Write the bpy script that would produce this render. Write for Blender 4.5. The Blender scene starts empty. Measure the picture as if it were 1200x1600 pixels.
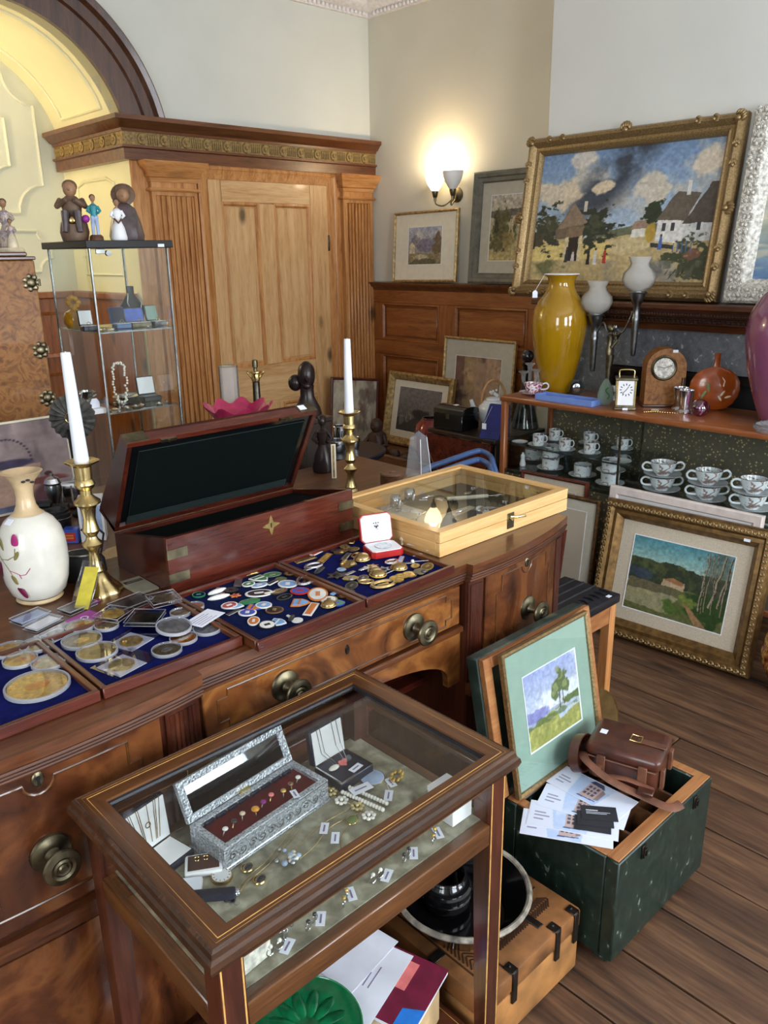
import bpy, bmesh, math, random
import numpy as np
from mathutils import Vector, Matrix, Euler
random.seed(7)
scene = bpy.context.scene
col = scene.collection
PI = math.pi

# ------------------------------------------------------------------ camera
FPX, PITCH, ROLL, YAW, CAMH = 1260.0, math.radians(17.79), math.radians(0.84), math.radians(46.8), 1.6
fwd = Vector((math.cos(YAW) * math.cos(PITCH), math.sin(YAW) * math.cos(PITCH), -math.sin(PITCH)))
rt0 = Vector((math.sin(YAW), -math.cos(YAW), 0))
dn0 = fwd.cross(rt0)
RT = math.cos(ROLL) * rt0 + math.sin(ROLL) * dn0
DN = -math.sin(ROLL) * rt0 + math.cos(ROLL) * dn0
cd = bpy.data.cameras.new('camera')
cam = bpy.data.objects.new('camera', cd)
col.objects.link(cam)
mm = Matrix((RT, -DN, -fwd)).transposed().to_4x4()
mm.translation = Vector((0, 0, CAMH))
cam.matrix_world = mm
cd.sensor_fit = 'AUTO'
cd.sensor_width = 36.0
cd.lens = FPX / 1600 * 36.0
cd.clip_start = 0.02
scene.camera = cam

# ------------------------------------------------------------------ world, daylight, exposure
w = bpy.data.worlds.new('world')
scene.world = w
w.use_nodes = True
w.node_tree.nodes['Background'].inputs[0].default_value = (0.75, 0.85, 1.0, 1)
w.node_tree.nodes['Background'].inputs[1].default_value = 0.9
scene.view_settings.view_transform = 'Standard'
scene.view_settings.look = 'None'
scene.view_settings.exposure = 0.0
scene.view_settings.gamma = 1.0
scene.view_settings.use_curve_mapping = False

RX0, RX1, RY0, RY1, RZ = -1.9, 4.05, -2.3, 4.397, 3.05   # the room; RX1 = lamp wall, RY1 = door wall

def area(name, loc, rot, sx, sy, power, color):
    l = bpy.data.lights.new(name, 'AREA')
    l.shape = 'RECTANGLE'; l.size = sx; l.size_y = sy; l.energy = power; l.color = color
    o = bpy.data.objects.new(name, l); col.objects.link(o)
    o.location = loc; o.rotation_euler = rot
    return o
# daylight falling through the tall sash windows (front wall y = RY0 and side wall x = RX0)
WIN_F = [(0.0, 1.25), (1.95, 3.2)]          # x ranges in the front wall
WIN_S = [(-0.9, 0.35)]                      # y range in the side wall
WZ0, WZ1 = 0.75, 2.75
for a, b in WIN_F:
    area('daylight', ((a + b) / 2, RY0 - 0.06, (WZ0 + WZ1) / 2), (PI / 2, 0, 0), b - a, WZ1 - WZ0, 125, (0.86, 0.93, 1.0))
for a, b in WIN_S:
    area('daylight', (RX0 - 0.06, (a + b) / 2, (WZ0 + WZ1) / 2), (0, -PI / 2, 0), WZ1 - WZ0, b - a, 85, (0.86, 0.93, 1.0))

# ------------------------------------------------------------------ placing: photograph ray onto a support plane
def _ray(x, y):
    return fwd + RT * ((x - 600) / FPX) + DN * ((y - 800) / FPX)
ORG = Vector((0, 0, CAMH))
def PZ(x, y, z):
    d = _ray(x, y); return ORG + d * ((z - CAMH) / d.z)
def PXp(x, y, v):
    d = _ray(x, y); return ORG + d * (v / d.x)
def PYp(x, y, v):
    d = _ray(x, y); return ORG + d * (v / d.y)

# ------------------------------------------------------------------ mesh builder
class G:
    def __init__(s): s.bm = bmesh.new()
    def _t(s, vs, m):
        if m is not None: bmesh.ops.transform(s.bm, matrix=m, verts=vs)
    def box(s, x0, x1, y0, y1, z0, z1, bev=0.0, m=None, seg=1):
        r = bmesh.ops.create_cube(s.bm, size=1)
        vs = r['verts']
        for v in vs:
            v.co = Vector(((x0 + x1) / 2 + v.co.x * (x1 - x0), (y0 + y1) / 2 + v.co.y * (y1 - y0), (z0 + z1) / 2 + v.co.z * (z1 - z0)))
        if bev > 0:
            es = list({e for v in vs for e in v.link_edges})
            r = bmesh.ops.bevel(s.bm, geom=es, offset=bev, segments=seg, affect='EDGES', profile=0.5)
            vs = list({v for f in r['faces'] for v in f.verts} | {v for v in vs if v.is_valid})
        s._t(vs, m); return s
    def lathe(s, prof, seg=24, c=(0, 0, 0), m=None, sx=1, sy=1, wob=None):
        rings = []; new = []
        for r, z in prof:
            if r < 1e-6:
                v = s.bm.verts.new((c[0], c[1], c[2] + z)); rings.append([v]); new.append(v)
            else:
                ring = []
                for k in range(seg):
                    a = 2 * PI * k / seg
                    rr, zz = (r, z) if wob is None else wob(r, z, a)
                    v = s.bm.verts.new((c[0] + rr * math.cos(a) * sx, c[1] + rr * math.sin(a) * sy, c[2] + zz)); ring.append(v); new.append(v)
                rings.append(ring)
        for A, B in zip(rings, rings[1:]):
            for k in range(seg):
                k2 = (k + 1) % seg
                if len(A) == 1 and len(B) == 1: continue
                if len(A) == 1: s.bm.faces.new((A[0], B[k], B[k2]))
                elif len(B) == 1: s.bm.faces.new((A[k], B[0], A[k2]))
                else: s.bm.faces.new((A[k], B[k], B[k2], A[k2]))
        s._t(new, m); return s
    def cyl(s, c, r, h, seg=20, m=None, r2=None, axis='z'):
        mt = {'z': Matrix(), 'x': Matrix.Rotation(PI / 2, 4, 'Y'), 'y': Matrix.Rotation(-PI / 2, 4, 'X')}[axis]
        mt = Matrix.Translation(c) @ mt
        if m is not None: mt = m @ mt
        return s.lathe([(0, 0), (r, 0), (r if r2 is None else r2, h), (0, h)], seg, m=mt)
    def sph(s, c, r, sx=1, sy=1, sz=1, u=14, v=9, m=None):
        prof = [(r * math.sin(PI * i / v) if 0 < i < v else 0, -r * math.cos(PI * i / v)) for i in range(v + 1)]
        mt = Matrix.Translation(c) @ Matrix.Diagonal((sx, sy, sz, 1))
        if m is not None: mt = m @ mt
        return s.lathe(prof, u, m=mt)
    def tube(s, pts, r, seg=8, closed=False, m=None, flat=None, sm=0):
        pts = [Vector(p) for p in pts]
        if sm and not closed:
            rr_ = r if isinstance(r, (list, tuple)) else [r] * len(pts)
            q, qr = [], []; L = len(pts)
            for i in range(L - 1):
                p0, p1, p2, p3 = pts[max(i - 1, 0)], pts[i], pts[i + 1], pts[min(i + 2, L - 1)]
                for j in range(sm):
                    t = j / sm
                    q.append(0.5 * (2 * p1 + (p2 - p0) * t + (2 * p0 - 5 * p1 + 4 * p2 - p3) * t * t + (3 * p1 - p0 - 3 * p2 + p3) * t ** 3))
                    qr.append(rr_[i] * (1 - t) + rr_[i + 1] * t)
            q.append(pts[-1]); qr.append(rr_[-1]); pts, r = q, qr
        n = len(pts); rings = []; new = []
        up = Vector((0, 0, 1)); prev = None
        for i, p in enumerate(pts):
            if closed: t = pts[(i + 1) % n] - pts[i - 1]
            else: t = pts[min(i + 1, n - 1)] - pts[max(i - 1, 0)]
            t.normalize()
            if prev is None:
                a = up if abs(t.z) < 0.9 else Vector((1, 0, 0))
                b = t.cross(a).normalized()
            else:
                b = (prev - t * prev.dot(t)).normalized()
            prev = b; c = t.cross(b)
            rr = r[i] if isinstance(r, (list, tuple)) else r
            ring = []
            for k in range(seg):
                a = 2 * PI * k / seg
                q = b * math.cos(a) * rr + c * math.sin(a) * rr * (flat if flat else 1)
                v = s.bm.verts.new(p + q); ring.append(v); new.append(v)
            rings.append(ring)
        R = list(zip(rings, rings[1:]))
        if closed: R.append((rings[-1], rings[0]))
        for A, B in R:
            for k in range(seg):
                s.bm.faces.new((A[k], A[(k + 1) % seg], B[(k + 1) % seg], B[k]))
        if not closed:
            s.bm.faces.new(rings[0][::-1]); s.bm.faces.new(rings[-1])
        s._t(new, m); return s
    def prism(s, poly, a0, a1, plane='xy', m=None):
        def P(u, v, a): return {'xy': (u, v, a), 'xz': (u, a, v), 'yz': (a, u, v)}[plane]
        A = [s.bm.verts.new(P(u, v, a0)) for u, v in poly]
        B = [s.bm.verts.new(P(u, v, a1)) for u, v in poly]
        n = len(poly)
        s.bm.faces.new(A[::-1]); s.bm.faces.new(B)
        for k in range(n): s.bm.faces.new((A[k], A[(k + 1) % n], B[(k + 1) % n], B[k]))
        s._t(A + B, m); return s
    def sweep_rect(s, w, h, prof, m=None):
        """mitred picture-frame rail round the rectangle 0..w, 0..h in xz; prof = [(inset, depth)], depth towards -y"""
        rings = []
        for ins, d in prof:
            rings.append([s.bm.verts.new(p) for p in ((ins, -d, ins), (w - ins, -d, ins), (w - ins, -d, h - ins), (ins, -d, h - ins))])
        new = [v for r in rings for v in r]
        for A, B in list(zip(rings, rings[1:])) + [(rings[-1], rings[0])]:
            for k in range(4): s.bm.faces.new((A[k], A[(k + 1) % 4], B[(k + 1) % 4], B[k]))
        s._t(new, m); return s
    def face(s, pts):
        s.bm.faces.new([s.bm.verts.new(p) for p in pts]); return s
    def mesh(s, name, sharp=38):
        bmesh.ops.recalc_face_normals(s.bm, faces=s.bm.faces)
        me = bpy.data.meshes.new(name); s.bm.to_mesh(me); s.bm.free()
        if sharp:
            me.polygons.foreach_set('use_smooth', [True] * len(me.polygons))
            me.set_sharp_from_angle(angle=math.radians(sharp))
        return me
    def obj(s, name, mat, parent=None, sharp=38, loc=None, rz=None):
        me = s.mesh(name, sharp); me.materials.append(M[mat] if isinstance(mat, str) else mat)
        o = bpy.data.objects.new(name, me); col.objects.link(o)
        if parent is not None: o.parent = parent
        if loc is not None: o.location = loc
        if rz is not None: o.rotation_euler[2] = rz
        return o

def tag(o, label, cat, group=None, kind=None):
    if label: o['label'] = label
    if cat: o['category'] = cat
    if group: o['group'] = group
    if kind: o['kind'] = kind
    return o
def T(name, label, cat, loc=(0, 0, 0), rz=0, group=None, rot=None, scale=None):
    o = bpy.data.objects.new(name, None); col.objects.link(o)
    o.empty_display_size = 0.05
    o.location = loc; o.rotation_euler = rot if rot else (0, 0, rz)
    if scale: o.scale = (scale,) * 3
    return tag(o, label, cat, group)
def S(o):
    o['kind'] = 'structure'; return o
def dup(root, loc, rz, label, group=None, rot=None, scale=None, parent=None):
    r = root.copy(); col.objects.link(r); r.location = loc; r.rotation_euler = rot if rot else (0, 0, rz)
    if scale: r.scale = (scale,) * 3
    if label: r['label'] = label
    if group: r['group'] = group
    if parent is not None: r.parent = parent
    for ch in list(root.children):
        c = ch.copy(); col.objects.link(c); c.parent = r
        for g in ch.children:
            d = g.copy(); col.objects.link(d); d.parent = c
    return r
def inst(o, loc, rot=(0, 0, 0), parent=None, mat=None):
    c = o.copy(); col.objects.link(c); c.location = loc; c.rotation_euler = rot
    if parent is not None: c.parent = parent
    if mat is not None:
        c.data = o.data.copy(); c.data.materials[0] = M[mat]
    return c

# ------------------------------------------------------------------ materials
M = {}
def lin(c):
    return tuple(((x / 255) / 12.92 if x / 255 <= 0.04045 else ((x / 255 + 0.055) / 1.055) ** 2.4) for x in c)
def nodes(name):
    m = bpy.data.materials.new(name); m.use_nodes = True
    nt = m.node_tree; b = nt.nodes['Principled BSDF']; M[name] = m
    return m, nt, b
def N(nt, t, **k):
    n = nt.nodes.new(t)
    for a, v in k.items():
        if a.startswith('i_'): n.inputs[a[2:].replace('_', ' ')].default_value = v
        else: setattr(n, a, v)
    return n
def ramp(nt, fac, stops):
    r = nt.nodes.new('ShaderNodeValToRGB'); e = r.color_ramp.elements
    while len(e) < len(stops): e.new(0.5)
    for k, (p, c) in enumerate(stops):
        e[k].position = p; e[k].color = (*lin(c), 1)
    nt.links.new(fac, r.inputs[0]); return r.outputs[0]
def coords(nt, scale, rot=(0, 0, 0)):
    tc = nt.nodes.new('ShaderNodeTexCoord'); mp = nt.nodes.new('ShaderNodeMapping')
    mp.inputs['Scale'].default_value = scale; mp.inputs['Rotation'].default_value = rot
    nt.links.new(tc.outputs['Object'], mp.inputs['Vector']); return mp.outputs[0]
def bump(nt, b, h, strength=0.2, dist=0.002):
    n = nt.nodes.new('ShaderNodeBump'); n.inputs['Strength'].default_value = strength; n.inputs['Distance'].default_value = dist
    nt.links.new(h, n.inputs['Height']); nt.links.new(n.outputs[0], b.inputs['Normal'])
def plain(name, c, rough=0.5, metal=0.0, var=0.12, vs=30, spec=0.5, coat=0.0, bmp=0.0, emit=None, trans=0.0, ior=1.45):
    m, nt, b = nodes(name)
    b.inputs['Roughness'].default_value = rough; b.inputs['Metallic'].default_value = metal
    b.inputs['Specular IOR Level'].default_value = spec; b.inputs['Coat Weight'].default_value = coat
    b.inputs['Coat Roughness'].default_value = 0.08
    b.inputs['Transmission Weight'].default_value = trans; b.inputs['IOR'].default_value = ior
    nz = N(nt, 'ShaderNodeTexNoise', i_Scale=vs, i_Detail=4.0)
    nt.links.new(coords(nt, (1, 1, 1)), nz.inputs['Vector'])
    lo = tuple(max(0, x * (1 - var)) for x in c); hi = tuple(min(255, x * (1 + var)) for x in c)
    nt.links.new(ramp(nt, nz.outputs[0], [(0.3, lo), (0.7, hi)]), b.inputs['Base Color'])
    if bmp: bump(nt, b, nz.outputs[0], bmp)
    if emit:
        b.inputs['Emission Color'].default_value = (*lin(emit[0]), 1); b.inputs['Emission Strength'].default_value = emit[1]
    return m
def wood(name, cs, axis='x', scale=1.0, rough=0.35, coat=0.3, knots=False, fig=0.5, spec=0.5, bmp=0.05):
    m, nt, b = nodes(name)
    st = {'x': (1.2, 14, 14), 'y': (14, 1.2, 14), 'z': (14, 14, 1.2)}[axis]
    v = coords(nt, tuple(q * scale for q in st))
    n1 = N(nt, 'ShaderNodeTexNoise', i_Scale=2.2, i_Detail=6.0, i_Roughness=0.6, i_Distortion=1.2 * fig)
    nt.links.new(v, n1.inputs['Vector'])
    v2 = coords(nt, tuple(q * scale * 5 for q in st))
    n2 = N(nt, 'ShaderNodeTexNoise', i_Scale=3.0, i_Detail=3.0)
    nt.links.new(v2, n2.inputs['Vector'])
    mx = N(nt, 'ShaderNodeMath', operation='MULTIPLY_ADD'); mx.inputs[1].default_value = 0.35
    nt.links.new(n2.outputs[0], mx.inputs[0])
    ml = N(nt, 'ShaderNodeMath', operation='MULTIPLY'); ml.inputs[1].default_value = 0.7
    nt.links.new(n1.outputs[0], ml.inputs[0]); nt.links.new(ml.outputs[0], mx.inputs[2])
    c = ramp(nt, mx.outputs[0], [(0.33, cs[0]), (0.5, cs[1]), (0.68, cs[2])])
    if knots:
        vo = N(nt, 'ShaderNodeTexVoronoi', i_Scale=1.0); vo.inputs['Randomness'].default_value = 1.0
        ks = {'x': (1.3, 4.5, 4.5), 'y': (4.5, 1.3, 4.5), 'z': (4.5, 4.5, 2.2)}[axis]
        nt.links.new(coords(nt, ks), vo.inputs['Vector'])
        kf = ramp(nt, vo.outputs['Distance'], [(0.06, (60, 60, 60)), (0.15, (255, 255, 255))])
        mi = N(nt, 'ShaderNodeMix', data_type='RGBA', blend_type='MULTIPLY'); mi.inputs[0].default_value = 0.8
        nt.links.new(c, mi.inputs[6]); nt.links.new(kf, mi.inputs[7]); c = mi.outputs[2]
    nt.links.new(c, b.inputs['Base Color'])
    b.inputs['Roughness'].default_value = rough; b.inputs['Coat Weight'].default_value = coat; b.inputs['Coat Roughness'].default_value = 0.12
    b.inputs['Specular IOR Level'].default_value = spec
    if bmp: bump(nt, b, n2.outputs[0], bmp, 0.001)
    return m
def blotch(name, stops, scale=8, detail=6, dist=2.0, rough=0.4, coat=0.0, metal=0.0, st=(1, 1, 1), bmp=0.0, spec=0.5, vor=False):
    m, nt, b = nodes(name)
    v = coords(nt, st)
    if vor:
        n = N(nt, 'ShaderNodeTexVoronoi', i_Scale=scale); out = n.outputs['Distance']
    else:
        n = N(nt, 'ShaderNodeTexNoise', i_Scale=scale, i_Detail=detail, i_Distortion=dist); out = n.outputs[0]
    nt.links.new(v, n.inputs['Vector'])
    nt.links.new(ramp(nt, out, stops), b.inputs['Base Color'])
    b.inputs['Roughness'].default_value = rough; b.inputs['Coat Weight'].default_value = coat; b.inputs['Metallic'].default_value = metal
    b.inputs['Specular IOR Level'].default_value = spec
    if bmp: bump(nt, b, out, bmp, 0.003)
    return m
def thin_glass(name, tint=(255, 255, 255), refl=1.0, rough=0.0, base=0.0):
    m = bpy.data.materials.new(name); m.use_nodes = True; M[name] = m
    nt = m.node_tree; nt.nodes.clear()
    out = nt.nodes.new('ShaderNodeOutputMaterial'); mix = nt.nodes.new('ShaderNodeMixShader')
    tr = nt.nodes.new('ShaderNodeBsdfTransparent'); tr.inputs[0].default_value = (*lin(tint), 1)
    gl = nt.nodes.new('ShaderNodeBsdfGlossy'); gl.inputs['Roughness'].default_value = rough
    fr = nt.nodes.new('ShaderNodeLayerWeight'); fr.inputs[0].default_value = 0.5
    pw_ = N(nt, 'ShaderNodeMath', operation='POWER'); pw_.inputs[1].default_value = 4.0
    nt.links.new(fr.outputs['Facing'], pw_.inputs[0])
    mu = N(nt, 'ShaderNodeMath', operation='MULTIPLY_ADD'); mu.inputs[1].default_value = 0.75 * min(1.3, refl); mu.inputs[2].default_value = 0.03 * refl + base; mu.use_clamp = True
    nt.links.new(pw_.outputs[0], mu.inputs[0]); nt.links.new(mu.outputs[0], mix.inputs[0])
    nt.links.new(tr.outputs[0], mix.inputs[1]); nt.links.new(gl.outputs[0], mix.inputs[2])
    nt.links.new(mix.outputs[0], out.inputs[0]); return m
def milky(name, c, opacity):
    m = bpy.data.materials.new(name); m.use_nodes = True; M[name] = m
    nt = m.node_tree; nt.nodes.clear()
    out = nt.nodes.new('ShaderNodeOutputMaterial'); a = nt.nodes.new('ShaderNodeMixShader'); b = nt.nodes.new('ShaderNodeMixShader'); d = nt.nodes.new('ShaderNodeMixShader')
    tr = nt.nodes.new('ShaderNodeBsdfTransparent'); df = nt.nodes.new('ShaderNodeBsdfDiffuse'); tl = nt.nodes.new('ShaderNodeBsdfTranslucent'); gl = nt.nodes.new('ShaderNodeBsdfGlossy')
    for n in (df, tl): n.inputs[0].default_value = (*lin(c), 1)
    gl.inputs['Roughness'].default_value = 0.15
    a.inputs[0].default_value = 0.5; nt.links.new(df.outputs[0], a.inputs[1]); nt.links.new(tl.outputs[0], a.inputs[2])
    b.inputs[0].default_value = opacity; nt.links.new(tr.outputs[0], b.inputs[1]); nt.links.new(a.outputs[0], b.inputs[2])
    lw = nt.nodes.new('ShaderNodeLayerWeight'); lw.inputs[0].default_value = 0.12
    nt.links.new(lw.outputs['Fresnel'], d.inputs[0]); nt.links.new(b.outputs[0], d.inputs[1]); nt.links.new(gl.outputs[0], d.inputs[2])
    nt.links.new(d.outputs[0], out.inputs[0]); return m
def vcol_mat(name, rough=0.6, coat=0.0, bmp=0.0):
    m, nt, b = nodes(name)
    a = N(nt, 'ShaderNodeVertexColor', layer_name='paint')
    nt.links.new(a.outputs[0], b.inputs['Base Color'])
    b.inputs['Roughness'].default_value = rough; b.inputs['Coat Weight'].default_value = coat
    b.inputs['Specular IOR Level'].default_value = 0.3
    if bmp:
        nz = N(nt, 'ShaderNodeTexNoise', i_Scale=120.0, i_Detail=3.0)
        nt.links.new(coords(nt, (1, 1, 1)), nz.inputs['Vector']); bump(nt, b, nz.outputs[0], bmp, 0.002)
    return m

plain('wall_paint_door', (207, 208, 200), 0.85, var=0.012, vs=3, spec=0.2)
plain('wall_paint_lamp', (214, 208, 190), 0.85, var=0.012, vs=3, spec=0.2)
plain('wall_paint_chimney', (212, 212, 206), 0.85, var=0.012, vs=3, spec=0.2)
plain('wall_yellow', (230, 224, 188), 0.7, var=0.02, vs=3, spec=0.25)
plain('wall_alcove', (214, 214, 194), 0.75, var=0.02, vs=3, spec=0.25)
plain('plaster', (222, 216, 214), 0.8, var=0.06, vs=40, bmp=0.5)
PINE = [(132, 78, 36), (182, 122, 66), (206, 152, 94)]
wood('pine', PINE, 'z', 1.0, 0.42, 0.15, knots=True)
wood('pine_x', PINE, 'x', 1.0, 0.42, 0.15, knots=True)
wood('pine_door', [(168, 120, 72), (198, 154, 104), (212, 174, 126)], 'z', 0.8, 0.45, 0.1, knots=True)
wood('pine_door_x', [(168, 120, 72), (198, 154, 104), (212, 174, 126)], 'x', 0.8, 0.45, 0.1, knots=True)
wood('pine_dark', [(104, 54, 22), (140, 80, 36), (166, 104, 52)], 'y', 0.9, 0.38, 0.2, knots=True)
wood('pine_dark_z', [(104, 54, 22), (140, 80, 36), (166, 104, 52)], 'z', 0.9, 0.38, 0.2, knots=True)
wood('cornice_wood', [(66, 34, 18), (98, 56, 30), (122, 74, 42)], 'x', 1.0, 0.35, 0.3)
wood('arch_wood', [(44, 24, 15), (70, 40, 25), (92, 56, 36)], 'z', 0.6, 0.35, 0.3)
plain('frieze_gilt', (128, 104, 62), 0.6, var=0.3, vs=80)
wood('floor_wood', [(44, 28, 19), (82, 56, 38), (116, 84, 58)], 'y', 0.45, 0.55, 0.0, knots=True, fig=0.9, bmp=0.25)
plain('floor_gap', (16, 11, 8), 0.9)
wood('mahogany', [(46, 22, 11), (78, 41, 20), (106, 61, 32)], 'x', 0.8, 0.3, 0.35)
wood('mahogany_z', [(40, 16, 10), (66, 29, 17), (90, 44, 26)], 'z', 0.8, 0.3, 0.35)
wood('mahogany_y', [(46, 22, 11), (78, 41, 20), (106, 61, 32)], 'y', 0.8, 0.3, 0.35)
wood('mahogany_red', [(46, 15, 10), (74, 27, 17), (98, 42, 26)], 'x', 1.0, 0.26, 0.4)
wood('mahogany_red_z', [(40, 14, 9), (60, 22, 13), (80, 32, 20)], 'y', 1.0, 0.25, 0.5)
blotch('flame_veneer', [(0.28, (64, 32, 15)), (0.45, (108, 62, 29)), (0.6, (142, 90, 44)), (0.75, (98, 56, 27))], 3.4, 10, 1.6, 0.26, 0.4, st=(2.2, 2.2, 2.4))
blotch('flame_dark', [(0.28, (46, 22, 12)), (0.48, (82, 43, 22)), (0.62, (112, 66, 34)), (0.78, (74, 39, 20))], 3.4, 10, 1.6, 0.26, 0.4, st=(2.2, 2.2, 1.6))
blotch('burr', [(0.3, (96, 58, 26)), (0.48, (134, 86, 40)), (0.6, (150, 102, 52)), (0.75, (112, 70, 32))], 22, 8, 2.5, 0.5, 0.05, spec=0.3)
wood('mahogany_satin', [(40, 19, 11), (66, 34, 18), (90, 50, 27)], 'x', 0.8, 0.5, 0.0, spec=0.35)
wood('walnut_top', [(54, 30, 13), (82, 48, 22), (104, 65, 32)], 'x', 1.0, 0.28, 0.4)
wood('walnut_top_y', [(54, 30, 13), (82, 48, 22), (104, 65, 32)], 'y', 1.0, 0.28, 0.4)
wood('walnut_dark', [(34, 20, 12), (56, 34, 20), (78, 48, 28)], 'x', 1.0, 0.25, 0.5)
wood('walnut_dark_y', [(34, 20, 12), (56, 34, 20), (78, 48, 28)], 'y', 1.0, 0.25, 0.5)
wood('walnut_dark_z', [(40, 22, 13), (62, 36, 21), (82, 50, 30)], 'z', 1.0, 0.25, 0.5)
plain('stringing', (196, 150, 84), 0.35, vs=60)
wood('oak', [(196, 146, 84), (218, 172, 110), (230, 190, 132)], 'x', 0.7, 0.38, 0.25)
wood('oak_y', [(196, 146, 84), (218, 172, 110), (230, 190, 132)], 'y', 0.7, 0.38, 0.25)
wood('teak', [(104, 56, 28), (138, 80, 44), (160, 98, 58)], 'y', 0.8, 0.3, 0.3)
wood('teak_z', [(104, 56, 28), (138, 80, 44), (160, 98, 58)], 'z', 0.8, 0.3, 0.3)
wood('orange_wood', [(118, 72, 38), (156, 100, 56), (178, 124, 74)], 'x', 0.8, 0.5, 0.05)
wood('orange_wood_z', [(150, 92, 48), (186, 124, 70), (206, 146, 90)], 'z', 0.8, 0.5, 0.05)
wood('dark_wood', [(22, 15, 12), (38, 26, 20), (54, 38, 29)], 'x', 1.0, 0.35, 0.2)
wood('brown_wood', [(64, 38, 22), (92, 58, 34), (112, 74, 46)], 'x', 1.0, 0.4, 0.15)
plain('black_wood', (24, 24, 30), 0.4, var=0.3, vs=50)
plain('carved_wood', (58, 38, 30), 0.5, var=0.3, vs=60, bmp=0.5)
blotch('green_paint', [(0.3, (16, 30, 25)), (0.55, (26, 43, 35)), (0.66, (36, 52, 43)), (0.695, (120, 126, 112)), (0.74, (96, 100, 86))], 46, 6, 0.6, 0.42, 0.1, st=(1, 1, 0.6))
blotch('green_paint_worn', [(0.3, (22, 36, 30)), (0.52, (52, 68, 60)), (0.66, (92, 100, 88)), (0.78, (150, 110, 70))], 11, 12, 0.4, 0.5)
plain('black', (14, 14, 15), 0.45, var=0.1)
plain('black_gloss', (12, 12, 14), 0.12, var=0.1, coat=0.5)
plain('slate', (92, 94, 98), 0.5, var=0.25, vs=25, bmp=0.3)
blotch('slate_speck', [(0.3, (92, 95, 100)), (0.64, (118, 120, 124)), (0.70, (190, 192, 194))], 45, 6, 0.5, 0.5)
plain('brass', (208, 186, 130), 0.27, 1.0, var=0.12, vs=20)
plain('brass_dull', (116, 108, 86), 0.38, 1.0, var=0.25, vs=30)
plain('bronze_dark', (70, 66, 58), 0.35, 1.0, var=0.3, vs=40)
plain('silver', (206, 208, 212), 0.16, 1.0, var=0.06)
plain('pewter', (126, 128, 130), 0.3, 1.0, var=0.2, vs=30)
plain('steel', (150, 152, 152), 0.25, 1.0)
blotch('silver_emboss', [(0.0, (74, 80, 92)), (0.25, (150, 157, 168)), (0.6, (206, 211, 218))], 240, 4, 1.0, 0.35, metal=0.6, vor=True, bmp=0.6)
plain('gold', (196, 168, 114), 0.25, 1.0, var=0.1)
plain('gilt', (146, 122, 84), 0.4, 0.65, var=0.16, vs=140, bmp=0.12)
plain('gilt_bright', (166, 140, 94), 0.45, 0.6, var=0.25, vs=50)
plain('gilt_dark', (92, 68, 40), 0.4, 0.7, var=0.35, vs=60)
plain('bronze_gold', (118, 90, 52), 0.4, 0.6, var=0.2, vs=40)
plain('white_frame', (196, 192, 182), 0.55, 0.1, var=0.25, vs=70)
plain('pinkish_frame', (208, 196, 190), 0.5, var=0.05)
plain('grey_frame', (104, 102, 92), 0.5, var=0.15, vs=25)
plain('red_brown_frame', (78, 34, 24), 0.3, var=0.2)
plain('cream_mount', (222, 214, 192), 0.8, var=0.02, spec=0.2)
plain('grey_mount', (188, 184, 170), 0.8, var=0.03, spec=0.2)
plain('linen_mount', (196, 184, 164), 0.85, var=0.05, vs=200, spec=0.2)
plain('green_mount', (142, 166, 154), 0.7, var=0.02, spec=0.2)
plain('white', (232, 232, 234), 0.6, var=0.02)
plain('paper', (226, 229, 240), 0.7, var=0.015, spec=0.2)
plain('tag_print', (132, 120, 150), 0.8)
plain('ink', (40, 40, 46), 0.7)
plain('wax', (226, 230, 236), 0.4, var=0.01)
plain('yellow_glaze', (158, 118, 14), 0.08, var=0.06, vs=6, coat=0.8)
plain('purple_glaze', (136, 78, 108), 0.10, var=0.06, vs=6, coat=0.8)
plain('cream_china', (206, 202, 190), 0.2, var=0.02, coat=0.4)
plain('tan_china', (192, 166, 128), 0.3, var=0.1, vs=20, coat=0.3)
plain('white_china', (226, 230, 234), 0.15, var=0.01, coat=0.4)
blotch('floral_china', [(0.0, (226, 230, 234)), (0.55, (226, 230, 234)), (0.585, (140, 124, 120)), (0.63, (170, 132, 116)), (0.68, (120, 116, 122))], 30, 3, 1.5, 0.15, 0.4)
blotch('imari_china', [(0.0, (236, 226, 228)), (0.5, (236, 226, 228)), (0.54, (196, 70, 84)), (0.62, (72, 52, 110))], 60, 3, 1.5, 0.15, 0.4)
blotch('brown_floral', [(0.35, (98, 46, 20)), (0.5, (160, 96, 40)), (0.6, (206, 166, 92)), (0.72, (120, 60, 26))], 22, 4, 2, 0.25, 0.3)
plain('pink_glass', (170, 44, 84), 0.1, var=0.1, coat=0.5)
plain('red_glaze', (110, 18, 16), 0.12, var=0.3, vs=12, coat=0.5)
plain('velvet_blue', (13, 19, 74), 0.9, var=0.2, vs=60, spec=0.1)
plain('velvet_blue_dark', (14, 23, 62), 0.9, var=0.2, vs=60, spec=0.1)
plain('navy', (18, 22, 44), 0.35, var=0.15)
plain('blue_box', (22, 34, 104), 0.5, var=0.1)
plain('tray_blue', (112, 140, 204), 0.45, var=0.03)
plain('tube_blue', (66, 92, 136), 0.3, var=0.05)
plain('baize', (6, 12, 11), 0.9, var=0.2, vs=90, spec=0.1)
plain('baize_light', (22, 36, 34), 0.8, var=0.1, vs=90)
plain('red_case', (168, 30, 28), 0.4, var=0.08)
plain('red_velvet', (82, 16, 22), 0.9, var=0.2, spec=0.1)
blotch('mottled_cloth', [(0.3, (98, 94, 78)), (0.5, (138, 134, 114)), (0.7, (178, 174, 154))], 34, 8, 0.3, 0.55, st=(1, 1, 1))
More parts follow.
